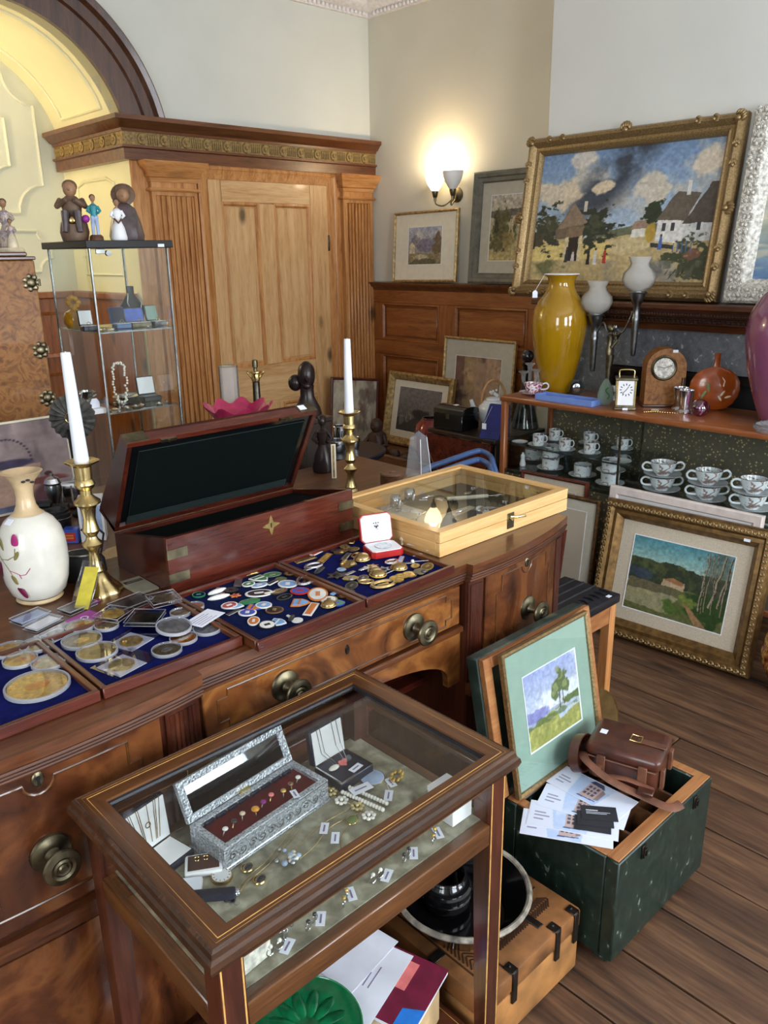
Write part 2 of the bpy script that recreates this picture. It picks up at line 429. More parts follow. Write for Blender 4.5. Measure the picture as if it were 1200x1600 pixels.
blotch('speckle_paper', [(0.0, (206, 184, 130)), (0.20, (196, 176, 124)), (0.27, (98, 92, 74)), (1.0, (84, 82, 70))], 62, 2, 0, 0.5, vor=True)
plain('leather', (72, 38, 26), 0.32, var=0.2, vs=25, coat=0.2, bmp=0.2)
plain('leather_light', (104, 66, 48), 0.45, var=0.2, vs=25, bmp=0.2)
plain('trunk_tan', (150, 104, 58), 0.55, var=0.25, vs=12, bmp=0.2)
plain('trunk_brown', (124, 82, 46), 0.5, var=0.25, vs=14, bmp=0.2)
plain('trunk_band', (58, 36, 22), 0.5, var=0.2)
plain('case_brown', (76, 38, 20), 0.45, var=0.15, vs=10)
plain('iron', (52, 46, 42), 0.4, 0.8, var=0.3)
plain('enamel_rim', (128, 122, 110), 0.5, var=0.35, vs=40)
plain('green_majolica', (14, 84, 50), 0.12, var=0.3, vs=25, coat=0.6)
plain('green_majolica_light', (46, 124, 84), 0.15, coat=0.6)
plain('cardboard', (206, 176, 130), 0.8, var=0.05)
plain('magenta', (160, 60, 150), 0.5)
plain('booklet_grey', (128, 124, 108), 0.45, var=0.08)
plain('maroon', (110, 26, 54), 0.5)
plain('cyan_blue', (40, 120, 210), 0.5)
plain('salmon', (220, 120, 118), 0.5)
plain('yellow_plastic', (222, 204, 60), 0.4, var=0.1)
plain('purse', (32, 33, 36), 0.45, var=0.2)
plain('amber', (206, 140, 20), 0.15, coat=0.5)
plain('pearl', (226, 222, 212), 0.2, coat=0.5)
plain('skin_clay', (150, 112, 82), 0.5)
plain('clay_brown', (104, 80, 62), 0.5, var=0.15)
plain('clay_grey', (84, 72, 72), 0.45, var=0.2)
plain('teal', (40, 128, 138), 0.4)
plain('purple', (136, 40, 130), 0.4)
plain('pale_blue', (160, 176, 206), 0.4)
plain('hair_dark', (44, 30, 24), 0.6)
blotch('figurine_mix', [(0.3, (90, 76, 84)), (0.45, (188, 168, 150)), (0.6, (120, 110, 126)), (0.72, (206, 196, 186))], 40, 4, 1.0, 0.35)
plain('amber_glass', (178, 128, 30), 0.1, var=0.2, coat=0.4)
plain('cane', (176, 132, 84), 0.4)
plain('dark_glass', (38, 32, 34), 0.08, coat=0.6)
plain('grey_fur', (74, 72, 68), 0.9, var=0.3, vs=50)
plain('bronze_bust', (40, 30, 28), 0.28, 0.3, var=0.25, vs=25)
plain('screen_blue', (74, 96, 170), 0.3)
plain('orange_glaze', (150, 70, 22), 0.2, coat=0.5, var=0.1)
plain('leaf_green', (104, 118, 70), 0.4)
plain('petal', (206, 190, 160), 0.4)
plain('flower_magenta', (150, 36, 100), 0.4)
plain('flower_dark', (96, 16, 52), 0.4)
plain('stem_olive', (118, 108, 62), 0.5)
plain('bulb_glow', (255, 236, 200), 0.5, emit=((255, 214, 150), 60))
plain('lamp_shade_lit', (255, 240, 210), 0.5, emit=((255, 226, 176), 5.0))
plain('lamp_shade', (240, 236, 232), 0.35, var=0.01)
thin_glass('glass', (252, 254, 253), 1.0)
thin_glass('glass_thick', (222, 236, 232), 1.6, base=0.04)
milky('glass_clear', (226, 232, 238), 0.20)
thin_glass('acrylic', (242, 243, 247), 1.4, base=0.05)
thin_glass('smoked_glass', (90, 84, 84), 1.6, base=0.06)
milky('frost_glass', (236, 234, 228), 0.42)
milky('acrylic_edge', (232, 234, 240), 0.55)
thin_glass('pink_clear', (206, 150, 190), 2.0, base=0.1)
milky('green_clear', (180, 206, 190), 0.45)
plain('mirror', (206, 210, 216), 0.02, 1.0, var=0.0)
for nm, c in dict(e_red=(176, 40, 36), e_blue=(56, 84, 176), e_green=(40, 120, 70), e_white=(226, 226, 222), e_black=(26, 26, 30), e_lblue=(126, 170, 216), e_orange=(206, 122, 60), e_brown=(112, 80, 54)).items():
    plain(nm, c, 0.2, var=0.05, coat=0.5)
vcol_mat('painting', 0.5, 0.15, 0.15)
vcol_mat('print', 0.6, 0.0)

# ================================================================== THE ROOM
RZ = 3.26
def sweep_plan(g, path, prof, side=1, m=None):
    """sweep profile [(out, z)] along a plan polyline, offset to the left (side=1) with mitred corners"""
    P = [Vector((p[0], p[1])) for p in path]; n = len(P); rings = []
    for i in range(n):
        def nrm(a, b):
            d = (b - a).normalized(); return Vector((-d.y, d.x)) * side
        if i == 0: q = nrm(P[0], P[1])
        elif i == n - 1: q = nrm(P[-2], P[-1])
        else:
            a, b = nrm(P[i - 1], P[i]), nrm(P[i], P[i + 1]); q = (a + b); q = q / (q.dot(a))
        rings.append([g.bm.verts.new((P[i].x + q.x * o, P[i].y + q.y * o, z)) for o, z in prof])
    k = len(prof); new = [v for r in rings for v in r]
    for A, B in zip(rings, rings[1:]):
        for j in range(k): g.bm.faces.new((A[j], A[(j + 1) % k], B[(j + 1) % k], B[j]))
    g.bm.faces.new(rings[0][::-1]); g.bm.faces.new(rings[-1])
    if m is not None: bmesh.ops.transform(g.bm, matrix=m, verts=new)
    return g

# ---- floor
fl = S(G().box(RX0, RX1, RY0, RY1 + 0.9, -0.06, -0.022).obj('floor', 'floor_gap'))
pw = 0.186
k = 0
pm = {}
x = RX0
while x < RX1 - 0.02:
    x1 = min(x + pw, RX1)
    cuts = [RY0, RY0 + 0.5 + (k * 0.57) % 1.1, 2.75 + (k * 0.43) % 1.1, RY1]
    if x < 2.30 <= x + pw: cuts = [RY0, -1.2, 1.06, RY1]
    for a, b in zip(cuts, cuts[1:]):
        dz = random.uniform(-0.002, 0.001)
        o = G().box(-(x1 - x) / 2 + 0.003, (x1 - x) / 2 - 0.003, -(b - a) / 2 + 0.002, (b - a) / 2 - 0.002, -0.022, 0, 0.0025).obj('plank', 'floor_wood', fl)
        o.location = ((x + x1) / 2, (a + b) / 2, dz)
        me = o.data
        off = random.uniform(0, 30)
        for v in me.vertices: v.co.y += off
        o.location.y -= off
    x = x1; k += 1

# ---- ceiling, plaster cornice
S(G().box(RX0, RX1, RY0, RY1, RZ, RZ + 0.05).obj('ceiling', 'plaster'))
cp = [(0, 3.05), (0.025, 3.05), (0.03, 3.075), (0.05, 3.08), (0.10, 3.13), (0.19, 3.20), (0.26, 3.225), (0.28, 3.26), (0, 3.26)]
crn = S(sweep_plan(G(), [(RX1, 2.715), (RX1, RY1), (RX0, RY1)], cp).obj('trim_1', 'plaster'))
for i in range(26):       # egg beads along the foot of the cornice
    pass
g = G()
bead = G().sph((0, 0, 0), 0.013, u=8, v=5).obj('bead', 'plaster', crn)
bead.location = (RX1 - 0.035, 4.3, 3.066)
for i in range(1, 30): inst(bead, (RX1 - 0.035, 4.3 - i * 0.034, 3.066), parent=crn)
for i in range(30): inst(bead, (3.98 - i * 0.034, RY1 - 0.035, 3.066), parent=crn)
leafg = G()
for a in range(6):
    leafg.sph((math.cos(a * PI / 3) * 0.022, math.sin(a * PI / 3) * 0.022, 0), 0.016, 1, 1, 0.6, u=8, v=5)
leafo = leafg.sph((0, 0, 0.004), 0.014, u=8, v=5).obj('plaster_flower', 'plaster', crn)
leafo.location = (RX1 - 0.14, 4.2, 3.155); leafo.rotation_euler = (0, -0.8, 0)
for i in range(1, 9): inst(leafo, (RX1 - 0.14, 4.2 - i * 0.11, 3.155), (0, -0.8, 0), crn)
for i in range(9): inst(leafo, (3.85 - i * 0.11, RY1 - 0.14, 3.155), (0.8, 0, 0), crn)

# ---- door wall with the arched alcove
AX, AZ, AR, ARO = 1.62, 2.12, 0.665, 0.866
XJ, XJ0 = 2.27, 0.97
a0 = math.acos((XJ - AX) / AR)
NA = 40
arc = [(AX + AR * math.cos(PI - a0 - (PI - 2 * a0) * i / NA), AZ + AR * math.sin(PI - a0 - (PI - 2 * a0) * i / NA)) for i in range(NA + 1)]
wl = S(G().prism([(RX0, 0), (XJ0, 0)] + arc + [(XJ, 0), (RX1 + 0.1, 0), (RX1 + 0.1, RZ), (RX0, RZ)], RY1, RY1 + 0.12, 'xz').obj('wall_left', 'wall_paint_door', sharp=0))
# soffit of the arch + jambs
g = G()
A = [g.bm.verts.new((p[0], RY1 + 0.02, p[1])) for p in arc]; B = [g.bm.verts.new((p[0], 5.26, p[1])) for p in arc]
A2 = [g.bm.verts.new((AX + (p[0] - AX) * 1.05, RY1 + 0.02, AZ + (p[1] - AZ) * 1.05)) for p in arc]; B2 = [g.bm.verts.new((AX + (p[0] - AX) * 1.05, 5.26, AZ + (p[1] - AZ) * 1.05)) for p in arc]
for i in range(NA):
    g.bm.faces.new((A[i], A[i + 1], B[i + 1], B[i])); g.bm.faces.new((A2[i], A2[i + 1], B2[i + 1], B2[i]))
S(g.obj('wall_alcove_vault', 'wall_yellow'))
jb = S(G().box(XJ, XJ + 0.12, RY1 + 0.12, 5.27, 0, 2.4).box(XJ - 0.001, XJ + 0.11, RY1, RY1 + 0.12, 0, 2.31).obj('wall_alcove_side', 'wall_yellow'))
S(G().box(XJ0 - 0.12, XJ0, RY1 + 0.12, 5.27, 0, 2.4).obj('wall_alcove_far_side', 'wall_yellow'))
ab = S(G().box(XJ0 - 0.1, XJ + 0.1, 5.26, 5.34, 0, 2.95).obj('wall_alcove_back', 'wall_alcove'))
# raised plaster mouldings of the alcove
def moulding(pts, parent, mat, closed=True, r=0.011): return G().tube(pts, r, 6, closed).obj('plaster_moulding', mat, parent)
sof = bpy.data.objects['wall_alcove_vault']
def sp(a, y): return (AX + (AR - 0.002) * math.cos(a), y, AZ + (AR - 0.002) * math.sin(a))
for a_1, a_2 in ((0.40, 1.50), (1.64, 2.74)):
    pts = [sp(a_1 + (a_2 - a_1) * i / 24, 4.58) for i in range(25)] + [sp(a_1, 0)][:0] + [sp(a_2 - (a_2 - a_1) * i / 24, 5.1) for i in range(25)]
    moulding(pts, sof, 'wall_yellow')
def wallp(pts): return [(x, 5.258, z) for x, z in pts]
def cornered(x0, x1, z0, z1, c, n=6):
    out = []
    for cx, cz, s in ((x1, z0, PI), (x1, z1, 1.5 * PI), (x0, z1, 0), (x0, z0, 0.5 * PI)):
        pass
    def arcp(cx, cz, a1, a2): return [(cx + c * math.cos(a1 + (a2 - a1) * i / n), cz + c * math.sin(a1 + (a2 - a1) * i / n)) for i in range(n + 1)]
    out += arcp(x0, z0, PI / 2, 0) + arcp(x1, z0, PI, PI / 2) + arcp(x1, z1, 1.5 * PI, PI) + arcp(x0, z1, 0, -PI / 2)
    return out
moulding(wallp(cornered(1.12, 2.13, 1.86, 2.62, 0.16)), ab, 'wall_alcove')
moulding(wallp(cornered(1.30, 1.95, 2.0, 2.5, 0.12)), ab, 'wall_alcove')
moulding(wallp(cornered(1.12, 2.13, 1.52, 1.76, 0.08)), ab, 'wall_alcove')
moulding([(XJ - 0.002, y, z) for y, z in ((4.60, 1.50), (5.08, 1.50), (5.08, 2.0), (4.98, 2.03), (4.70, 2.03), (4.60, 2.0))], jb, 'wall_yellow')
# pine dado of the alcove
S(G().box(XJ0, XJ, 5.22, 5.258, 0, 1.36, 0.003).box(XJ0, XJ, 5.19, 5.258, 1.36, 1.40, 0.006).box(XJ - 0.04, XJ - 0.002, 4.43, 5.2, 0, 1.36, 0.003).box(XJ - 0.065, XJ - 0.002, 4.43, 5.2, 1.36, 1.40, 0.006).obj('baseboard_alcove', 'pine_dark_z'))
dd = bpy.data.objects['baseboard_alcove']
for z0, z1 in ((1.0, 1.28), (0.2, 0.9)):
    for xa, xb in ((1.05, 1.55), (1.65, 2.17)):
        G().sweep_rect(xb - xa, z1 - z0, [(0, 0), (0, 0.012), (0.02, 0.003), (0.022, 0)]).obj('panel_moulding', 'pine_dark_z', dd, loc=(xa, 5.22, z0))

# arch moulding (dark wood) on the door wall
g = G()
rp = [(AR - 0.012, 0), (AR - 0.012, 0.03), (AR + 0.09, 0.04), (AR + 0.10, 0.055), (AR + 0.15, 0.06), (AR + 0.165, 0.085), (ARO - 0.012, 0.095), (ARO, 0.085), (ARO, 0)]
rings = []
for i in range(57):
    a = 0.20 + (PI - 0.40) * i / 56
    rings.append([g.bm.verts.new((AX + r * math.cos(a), RY1 - d, AZ + r * math.sin(a))) for r, d in rp])
for A, B in zip(rings, rings[1:]):
    for j in range(len(rp)): g.bm.faces.new((A[j], A[(j + 1) % len(rp)], B[(j + 1) % len(rp)], B[j]))
S(g.obj('trim_2', 'arch_wood', sharp=25))

# entablature over door, returned into the alcove
path = [(RX1, RY1), (XJ, RY1), (XJ, 5.24)]
en = S(sweep_plan(G(), path, [(0, 2.10), (0.05, 2.10), (0.052, 2.155), (0.066, 2.16), (0.066, 2.172), (0, 2.172)], 1).obj('trim_3', 'cornice_wood'))
sweep_plan(G(), path, [(0, 2.172), (0.048, 2.172), (0.048, 2.238), (0, 2.238)], 1).obj('frieze', 'frieze_gilt', en)
sweep_plan(G(), path, [(0, 2.238), (0.058, 2.238), (0.062, 2.252), (0.075, 2.256), (0.10, 2.285), (0.112, 2.29), (0.112, 2.312), (0, 2.316)], 1).obj('crown', 'cornice_wood', en)
ros = G().lathe([(0, 0.010), (0.008, 0.011), (0.012, 0.005), (0.020, 0.010), (0.027, 0.009), (0.030, 0)], 14).obj('rosette', 'frieze_gilt', en)
flu = G().box(-0.004, 0.004, -0.025, 0.025, 0, 0.006, 0.002).obj('flute_bar', 'frieze_gilt', en)
ros.location = (2.33, RY1 - 0.048, 2.205); ros.rotation_euler = (PI / 2, 0, 0)
flu.location = (2.37, RY1 - 0.048, 2.205); flu.rotation_euler = (PI / 2, 0, 0)
for i in range(13):
    xx = 2.33 + i * 0.135
    if i: inst(ros, (xx, RY1 - 0.048, 2.205), (PI / 2, 0, 0), en)
    for j in range(5):
        if i == 0 and j == 0: continue
        if xx + 0.04 + j * 0.0137 < RX1: inst(flu, (xx + 0.04 + j * 0.0137, RY1 - 0.048, 2.205), (PI / 2, 0, 0), en)
for i in range(6):
    yy = 4.45 + i * 0.135
    inst(ros, (XJ - 0.048, yy, 2.205), (PI / 2, 0, -PI / 2), en)
    for j in range(5): inst(flu, (XJ - 0.048, yy + 0.04 + j * 0.0137, 2.205), (PI / 2, 0, -PI / 2), en)

# pine casing: backing, architrave, two fluted pilasters, panelled door
bk = S(G().box(XJ - 0.004, 2.37, RY1 - 0.012, RY1, 0, 2.10, 0.002).box(2.64, 2.67, RY1 - 0.012, RY1, 0, 2.10).box(3.70, 3.76, RY1 - 0.012, RY1, 0, 2.10).box(4.01, RX1, RY1 - 0.012, RY1, 0, 2.10).obj('trim_4', 'pine'))
def pilaster(x0, x1):
    w_ = x1 - x0
    g = G().box(x0, x1, RY1 - 0.03, RY1, 0, 2.0)
    n = 7; m_ = 0.03; st = (w_ - 2 * m_) / n
    for i in range(n + 1):
        xx = x0 + m_ + i * st
        ww = 0.007
        g.box(max(x0, xx - ww), min(x1, xx + ww), RY1 - 0.0455, RY1 - 0.028, 0.302, 1.924, 0.004)
    g.box(x0, x0 + m_ - 0.008, RY1 - 0.046, RY1 - 0.028, 0.3, 1.925).box(x1 - m_ + 0.008, x1, RY1 - 0.046, RY1 - 0.028, 0.3, 1.925).box(x0, x1, RY1 - 0.046, RY1 - 0.028, 1.925, 2.0).box(x0, x1, RY1 - 0.05, RY1 - 0.028, 0, 0.3)
    p = g.obj('pilaster', 'pine', bk)
    sweep_plan(G(), [(x1, RY1), (x1, RY1 - 0.046), (x0, RY1 - 0.046), (x0, RY1)][::-1], [(0, 1.945), (0.012, 1.945), (0.018, 1.953), (0.012, 1.963), (0, 1.965)], -1).obj('necking', 'pine_x', p)
    sweep_plan(G(), [(x1, RY1), (x1, RY1 - 0.046), (x0, RY1 - 0.046), (x0, RY1)][::-1], [(0, 1.995), (0.006, 1.995), (0.01, 2.015), (0.020, 2.022), (0.024, 2.045), (0.05, 2.078), (0.056, 2.10), (0, 2.10)], -1).obj('capital', 'pine_x', p)
pilaster(2.362, 2.648); pilaster(3.757, 4.018)
prf = [(0, 0), (0, 0.030), (0.018, 0.036), (0.03, 0.03), (0.045, 0.022), (0.068, 0.014), (0.072, 0)]
dr = S(G().box(2.737, 3.641, RY1 - 0.004, RY1 + 0.01, 0.01, 2.03).obj('door_1', 'pine_door'))
G().sweep_rect(3.712 - 2.666, 2.10 - (-0.2), [(0, 0), (0, 0.032), (0.018, 0.038), (0.03, 0.030), (0.05, 0.022), (0.072, 0.014), (0.072, 0)]).obj('door_frame', 'pine', dr, loc=(2.666, RY1, -0.2))
def rail(x0, x1, z0, z1, mt): G().box(x0, x1, RY1 - 0.018, RY1 - 0.003, z0, z1, 0.002).obj('stile' if mt == 'pine_door' else 'rail', mt, dr)
rail(2.74, 2.826, 0.01, 2.025, 'pine_door'); rail(3.497, 3.638, 0.01, 2.025, 'pine_door')
rail(3.092, 3.205, 0.92, 1.90, 'pine_door'); rail(3.092, 3.205, 0.2, 0.66, 'pine_door')
rail(2.828, 3.495, 1.905, 2.025, 'pine_door_x'); rail(2.828, 3.495, 0.66, 0.918, 'pine_door_x'); rail(2.828, 3.495, 0.01, 0.2, 'pine_door_x')
for xa, xb in ((2.826, 3.092), (3.205, 3.497)):
    for za, zb in ((0.918, 1.905), (0.2, 0.66)):
        G().sweep_rect(xb - xa, zb - za, [(0, 0), (0, 0.012), (0.012, 0.014), (0.022, 0.004), (0.024, 0)]).obj('panel_moulding', 'pine', dr, loc=(xa, RY1 - 0.004, za))
        G().box(xa + 0.03, xb - 0.03, RY1 - 0.009, RY1 - 0.003, za + 0.03, zb - 0.03, 0.003).obj('panel', 'pine_door', dr)
for z in (1.62, 0.35): G().box(3.634, 3.648, RY1 - 0.026, RY1 - 0.012, z, z + 0.10, 0.002).obj('hinge', 'brass_dull', dr)

# ---- lamp wall with pine dado
wb = S(G().box(RX1, RX1 + 0.12, 2.6, RY1 + 0.1, 0, RZ).obj('wall_back', 'wall_paint_lamp'))
dado = S(G().box(RX1 - 0.012, RX1, 2.715, RY1, 0, 1.37).obj('baseboard_back', 'pine_dark'))
G().box(RX1 - 0.03, RX1 - 0.01, 2.715, RY1, 1.27, 1.36, 0.003).obj('rail', 'pine_dark', dado)
sweep_plan(G(), [(RX1, 2.715), (RX1, RY1)], [(0, 1.355), (0.032, 1.355), (0.04, 1.372), (0.055, 1.38), (0.068, 1.395), (0.07, 1.408), (0, 1.412)]).obj('cap_rail', 'cornice_wood', dado)
rows = [(1.015, 1.27), (0.20, 0.915)]
colsy = [(3.72, 4.27), (3.0, 3.585), (2.6, 2.92)]
G().box(RX1 - 0.03, RX1 - 0.01, 2.715, RY1, 0.915, 1.015, 0.003).obj('rail', 'pine_dark', dado)
G().box(RX1 - 0.03, RX1 - 0.01, 2.715, RY1, 0.0, 0.2, 0.003).obj('rail', 'pine_dark', dado)
for ya, yb in ((4.27, RY1), (3.585, 3.72), (2.92, 3.0)):
    G().box(RX1 - 0.03, RX1 - 0.01, ya, yb, 0.2, 0.915).obj('stile', 'pine_dark_z', dado); G().box(RX1 - 0.03, RX1 - 0.01, ya, yb, 1.015, 1.27).obj('stile', 'pine_dark_z', dado)
Rm = Matrix.Rotation(-PI / 2, 4, 'Z')
for za, zb in rows:
    for ya, yb in colsy:
        p = G().box(RX1 - 0.022, RX1 - 0.011, ya + 0.03, yb - 0.03, za + 0.03, zb - 0.03, 0.006).obj('panel', 'pine_dark', dado)
        G().sweep_rect(yb - ya, zb - za, [(0, 0), (0, 0.012), (0.010, 0.014), (0.020, 0.004), (0.022, 0)], m=Matrix.Translation((RX1 - 0.022, yb, za)) @ Rm).obj('panel_moulding', 'pine_dark', p)

# ---- chimney breast, mantelpiece
wr = S(G().box(3.75, RX1 + 0.12, RY0, 2.715, 0, RZ).obj('wall_right', 'wall_paint_chimney'))
mt_ = T('mantelpiece', 'dark wooden mantelpiece with slate surround behind the glazed showcase', 'fireplace')
G().box(3.50, 3.752, 0.35, 2.60, 1.338, 1.366, 0.006).obj('shelf', 'mahogany_y', mt_)
sweep_plan(G(), [(3.752, 0.40), (3.752, 2.555)], [(0, 1.235), (0.10, 1.235), (0.11, 1.262), (0.135, 1.27), (0.14, 1.295), (0.175, 1.305), (0.215, 1.325), (0.22, 1.338), (0, 1.338)]).obj('shelf_moulding', 'mahogany_y', mt_)
bd = G().sph((0, 0, 0), 0.006, u=6, v=4).obj('bead', 'mahogany_y', mt_); bd.location = (3.535, 2.5, 1.318)
for i in range(1, 100): inst(bd, (3.535, 2.5 - i * 0.0135, 1.318), parent=mt_)
rb = G().cyl((0, -0.006, 0), 0.008, 0.012, 8, axis='y').obj('reed', 'pewter', mt_); rb.location = (3.612, 2.48, 1.283)
for i in range(1, 60): inst(rb, (3.612, 2.48 - i * 0.0215, 1.283), parent=mt_)
for y_ in (2.46, 0.42): G().box(3.63, 3.752, y_, y_ + 0.07, 0, 1.236, 0.004).obj('jamb', 'mahogany_z', mt_)
G().box(3.70, 3.752, 0.49, 2.46, 1.045, 1.236).box(3.70, 3.752, 2.235, 2.46, 0, 1.045).box(3.70, 3.752, 0.49, 0.72, 0, 1.045).obj('slate_surround', 'slate_speck', mt_)
G().sweep_rect(2.235 - 0.72, 1.05, [(0, 0), (0, 0.015), (0.035, 0.012), (0.035, 0)], m=Matrix.Translation((3.70, 2.235, -0.01)) @ Rm).obj('grate_frame', 'iron', mt_)
G().box(3.72, 3.751, 0.72, 2.235, 0, 1.045).obj('fire_back', 'black', mt_)

# ---- front and side walls with sash windows (behind the camera)
def wall_with_windows(name, along, pos, thick, lo, hi, wins):
    g = G()
    def seg(a, b, z0, z1):
        if along == 'x': g.box(a, b, pos - thick, pos, z0, z1)
        else: g.box(pos - thick, pos, a, b, z0, z1)
    cur = lo
    for a, b in wins:
        seg(cur, a, 0, RZ); seg(a, b, 0, WZ0); seg(a, b, WZ1, RZ); cur = b
    seg(cur, hi, 0, RZ)
    S(g.obj(name, 'wall_paint_door'))
wall_with_windows('wall_front', 'x', RY0, 0.05, RX0, RX1, WIN_F)
wall_with_windows('wall_side', 'y', RX0, 0.05, RY0, RY1 + 0.9, WIN_S)
for i, (a, b) in enumerate(WIN_F + WIN_S):
    g = G(); Wd = b - a; Hh = WZ1 - WZ0
    g.box(0, 0.06, 0, 0.05, 0, Hh).box(Wd - 0.06, Wd, 0, 0.05, 0, Hh).box(0.06, Wd - 0.06, 0, 0.05, 0, 0.07).box(0.06, Wd - 0.06, 0, 0.05, Hh - 0.06, Hh).box(0.06, Wd - 0.06, 0.01, 0.05, Hh / 2 - 0.025, Hh / 2 + 0.025).box(Wd / 2 - 0.012, Wd / 2 + 0.012, 0.01, 0.04, 0.07, Hh - 0.06)
    o = S(g.obj('window_%d' % (i + 1), 'white'))
    if i < len(WIN_F): o.location = (a, RY0 - 0.045, WZ0)
    else: o.location = (RX0 - 0.001, a, WZ0); o.rotation_euler[2] = PI / 2

# ================================================================== FURNITURE
def OW(g, name, mat, parent, sharp=38):
    o = g.obj(name, mat, parent, sharp); o.location = -Vector(parent.location); return o

# ------------------------------------------------------------------ sideboard
SBT = 0.87
sb = T('sideboard', 'long mahogany sideboard with fluted columns and round brass knobs', 'sideboard', (0.97, 1.55, 0))
def bow(x0, x1, ya, yb, b, n=12):
    out = []
    for i in range(n + 1):
        t = i / n; out.append((x0 + (x1 - x0) * t, ya + (yb - ya) * t - b * (1 - (2 * t - 1) ** 2)))
    return out
LB = bow(0.03, 0.655, 1.225, 1.203, 0.028)
RB = bow(1.415, 1.90, 1.203, 1.262, 0.024)
front = LB + [(0.657, 1.222), (1.413, 1.222)] + RB
def off(pts, d): return [(x, y - d) for x, y in pts]
SBB = 1.88
OW(G().prism(off(front, 0.012) + [(1.912, SBB), (0.02, SBB)], SBT - 0.022, SBT, 'xy'), 'top', 'mahogany', sb)
for zc, o_ in ((SBT - 0.028, 0.012), (SBT - 0.036, 0.009), (SBT - 0.044, 0.006)):
    OW(G().tube([(x, y - o_ + 0.004, zc) for x, y in front], 0.0052, 8), 'reeded_edge', 'mahogany_satin', sb)
OW(G().prism(off(front, -0.004) + [(1.90, SBB - 0.01), (0.03, SBB - 0.01)], SBT - 0.05, SBT - 0.022, 'xy'), 'frieze', 'mahogany', sb)
# pedestals (bow-fronted) and the recessed centre
def pedestal(B, x0, x1):
    fr = [(x, y + 0.010) for x, y in B]
    OW(G().prism(fr + [(x1, SBB - 0.01), (x0, SBB - 0.01)], 0.05, SBT - 0.05, 'xy'), 'pedestal', 'mahogany_z', sb)
pedestal(LB, 0.03, 0.655); pedestal(RB, 1.415, 1.90)
def by(B, x):
    for (xa, ya), (xb, yb) in zip(B, B[1:]):
        if xa <= x <= xb + 1e-9: return ya + (yb - ya) * (x - xa) / max(1e-9, xb - xa)
    return B[-1][1]
def curved(B, x0, x1, z0, z1, t0, t1, n=10):
    xs = [x0 + (x1 - x0) * i / n for i in range(n + 1)]
    return [(x, by(B, x) - t1 + 0.010) for x in xs] + [(x, by(B, x) - t0 + 0.010) for x in xs[::-1]]
def door(B, x0, x1, mat):
    d = OW(G().prism(curved(B, x0, x1, 0, 0, 0, 0.008), 0.548, 0.8185, 'xy'), 'door', mat, sb)
    # raised stringing with stepped corners and a semicircle under the lock
    xc = (x0 + x1) / 2; a, b = x0 + 0.045, x1 - 0.045; zt, zb = 0.803, 0.575; e = 0.03
    pts = [(a, zb + e), (a, zt - 2 * e), (a + e * 0.8, zt - 2 * e), (a + e * 0.8, zt - e), (a + 2 * e, zt - e)]
    pts = [(a, zb), (a, zt - 0.045), (a + 0.022, zt - 0.045), (a + 0.022, zt)]
    pts += [(a + 0.022 + (xc - 0.025 - a - 0.022) * i / 6, zt) for i in range(1, 7)]
    pts += [(xc - 0.025 * math.cos(PI * i / 8), zt - 0.025 * math.sin(PI * i / 8)) for i in range(1, 9)]
    pts += [(xc + 0.025 + (b - 0.022 - xc - 0.025) * i / 6, zt) for i in range(1, 7)]
    pts += [(b - 0.022, zt - 0.045), (b, zt - 0.045), (b, zb)]
    pts += [(b + (a - b) * i / 12, zb) for i in range(1, 12)]
    o = G().tube([(x, by(B, x) + 0.0015, z) for x, z in pts], 0.0026, 6, True).obj('inlay_line', 'walnut_top', d)
    esc = G().lathe([(0, 0.004), (0.008, 0.004), (0.010, 0.002), (0.010, 0)], 14, sy=1.4).obj('keyhole', 'brass_dull', d)
    esc.location = (xc, by(B, xc) + 0.002, zt + 0.003); esc.rotation_euler = (PI / 2, 0, 0)
    G().box(-0.0022, 0.0022, -0.009, 0.002, 0.003, 0.0045).cyl((0, 0.003, 0.003), 0.0042, 0.0016, 10).obj('slot', 'black', d, loc=esc.location).rotation_euler = (PI / 2, 0, 0)
    return d
door(LB, 0.125, 0.565, 'flame_dark'); door(RB, 1.478, 1.842, 'flame_dark')
for B, x0, x1 in ((LB, 0.03, 0.655), (RB, 1.415, 1.90)):
    OW(G().prism(curved(B, x0 + 0.002, x1 - 0.002, 0, 0, 0, 0.02, 14), 0.505, 0.538, 'xy'), 'band_moulding', 'mahogany', sb)
    OW(G().prism(curved(B, x0 + 0.06, x1 - 0.06, 0, 0, 0, 0.008, 14), 0.12, 0.49, 'xy'), 'lower_panel', 'flame_dark', sb)
    OW(G().prism(curved(B, x0 + 0.002, x1 - 0.002, 0, 0, 0, 0.018, 14), 0.0, 0.09, 'xy'), 'plinth', 'mahogany', sb)
def reeded(B, x0, x1):
    c = OW(G().prism(curved(B, x0, x1, 0, 0, 0, 0.006, 4), 0.09, SBT - 0.05, 'xy'), 'column', 'mahogany_z', sb)
    n = 6
    for i in range(n):
        x = x0 + 0.008 + (x1 - x0 - 0.016) * (i + 0.5) / n
        G().tube([(x, by(B, x) + 0.004, 0.545), (x, by(B, x) + 0.004, SBT - 0.06)], 0.0048, 6).obj('reed', 'mahogany_z', c)
reeded(LB, 0.033, 0.115); reeded(LB, 0.578, 0.652); reeded(RB, 1.418, 1.472); reeded(RB, 1.848, 1.898)
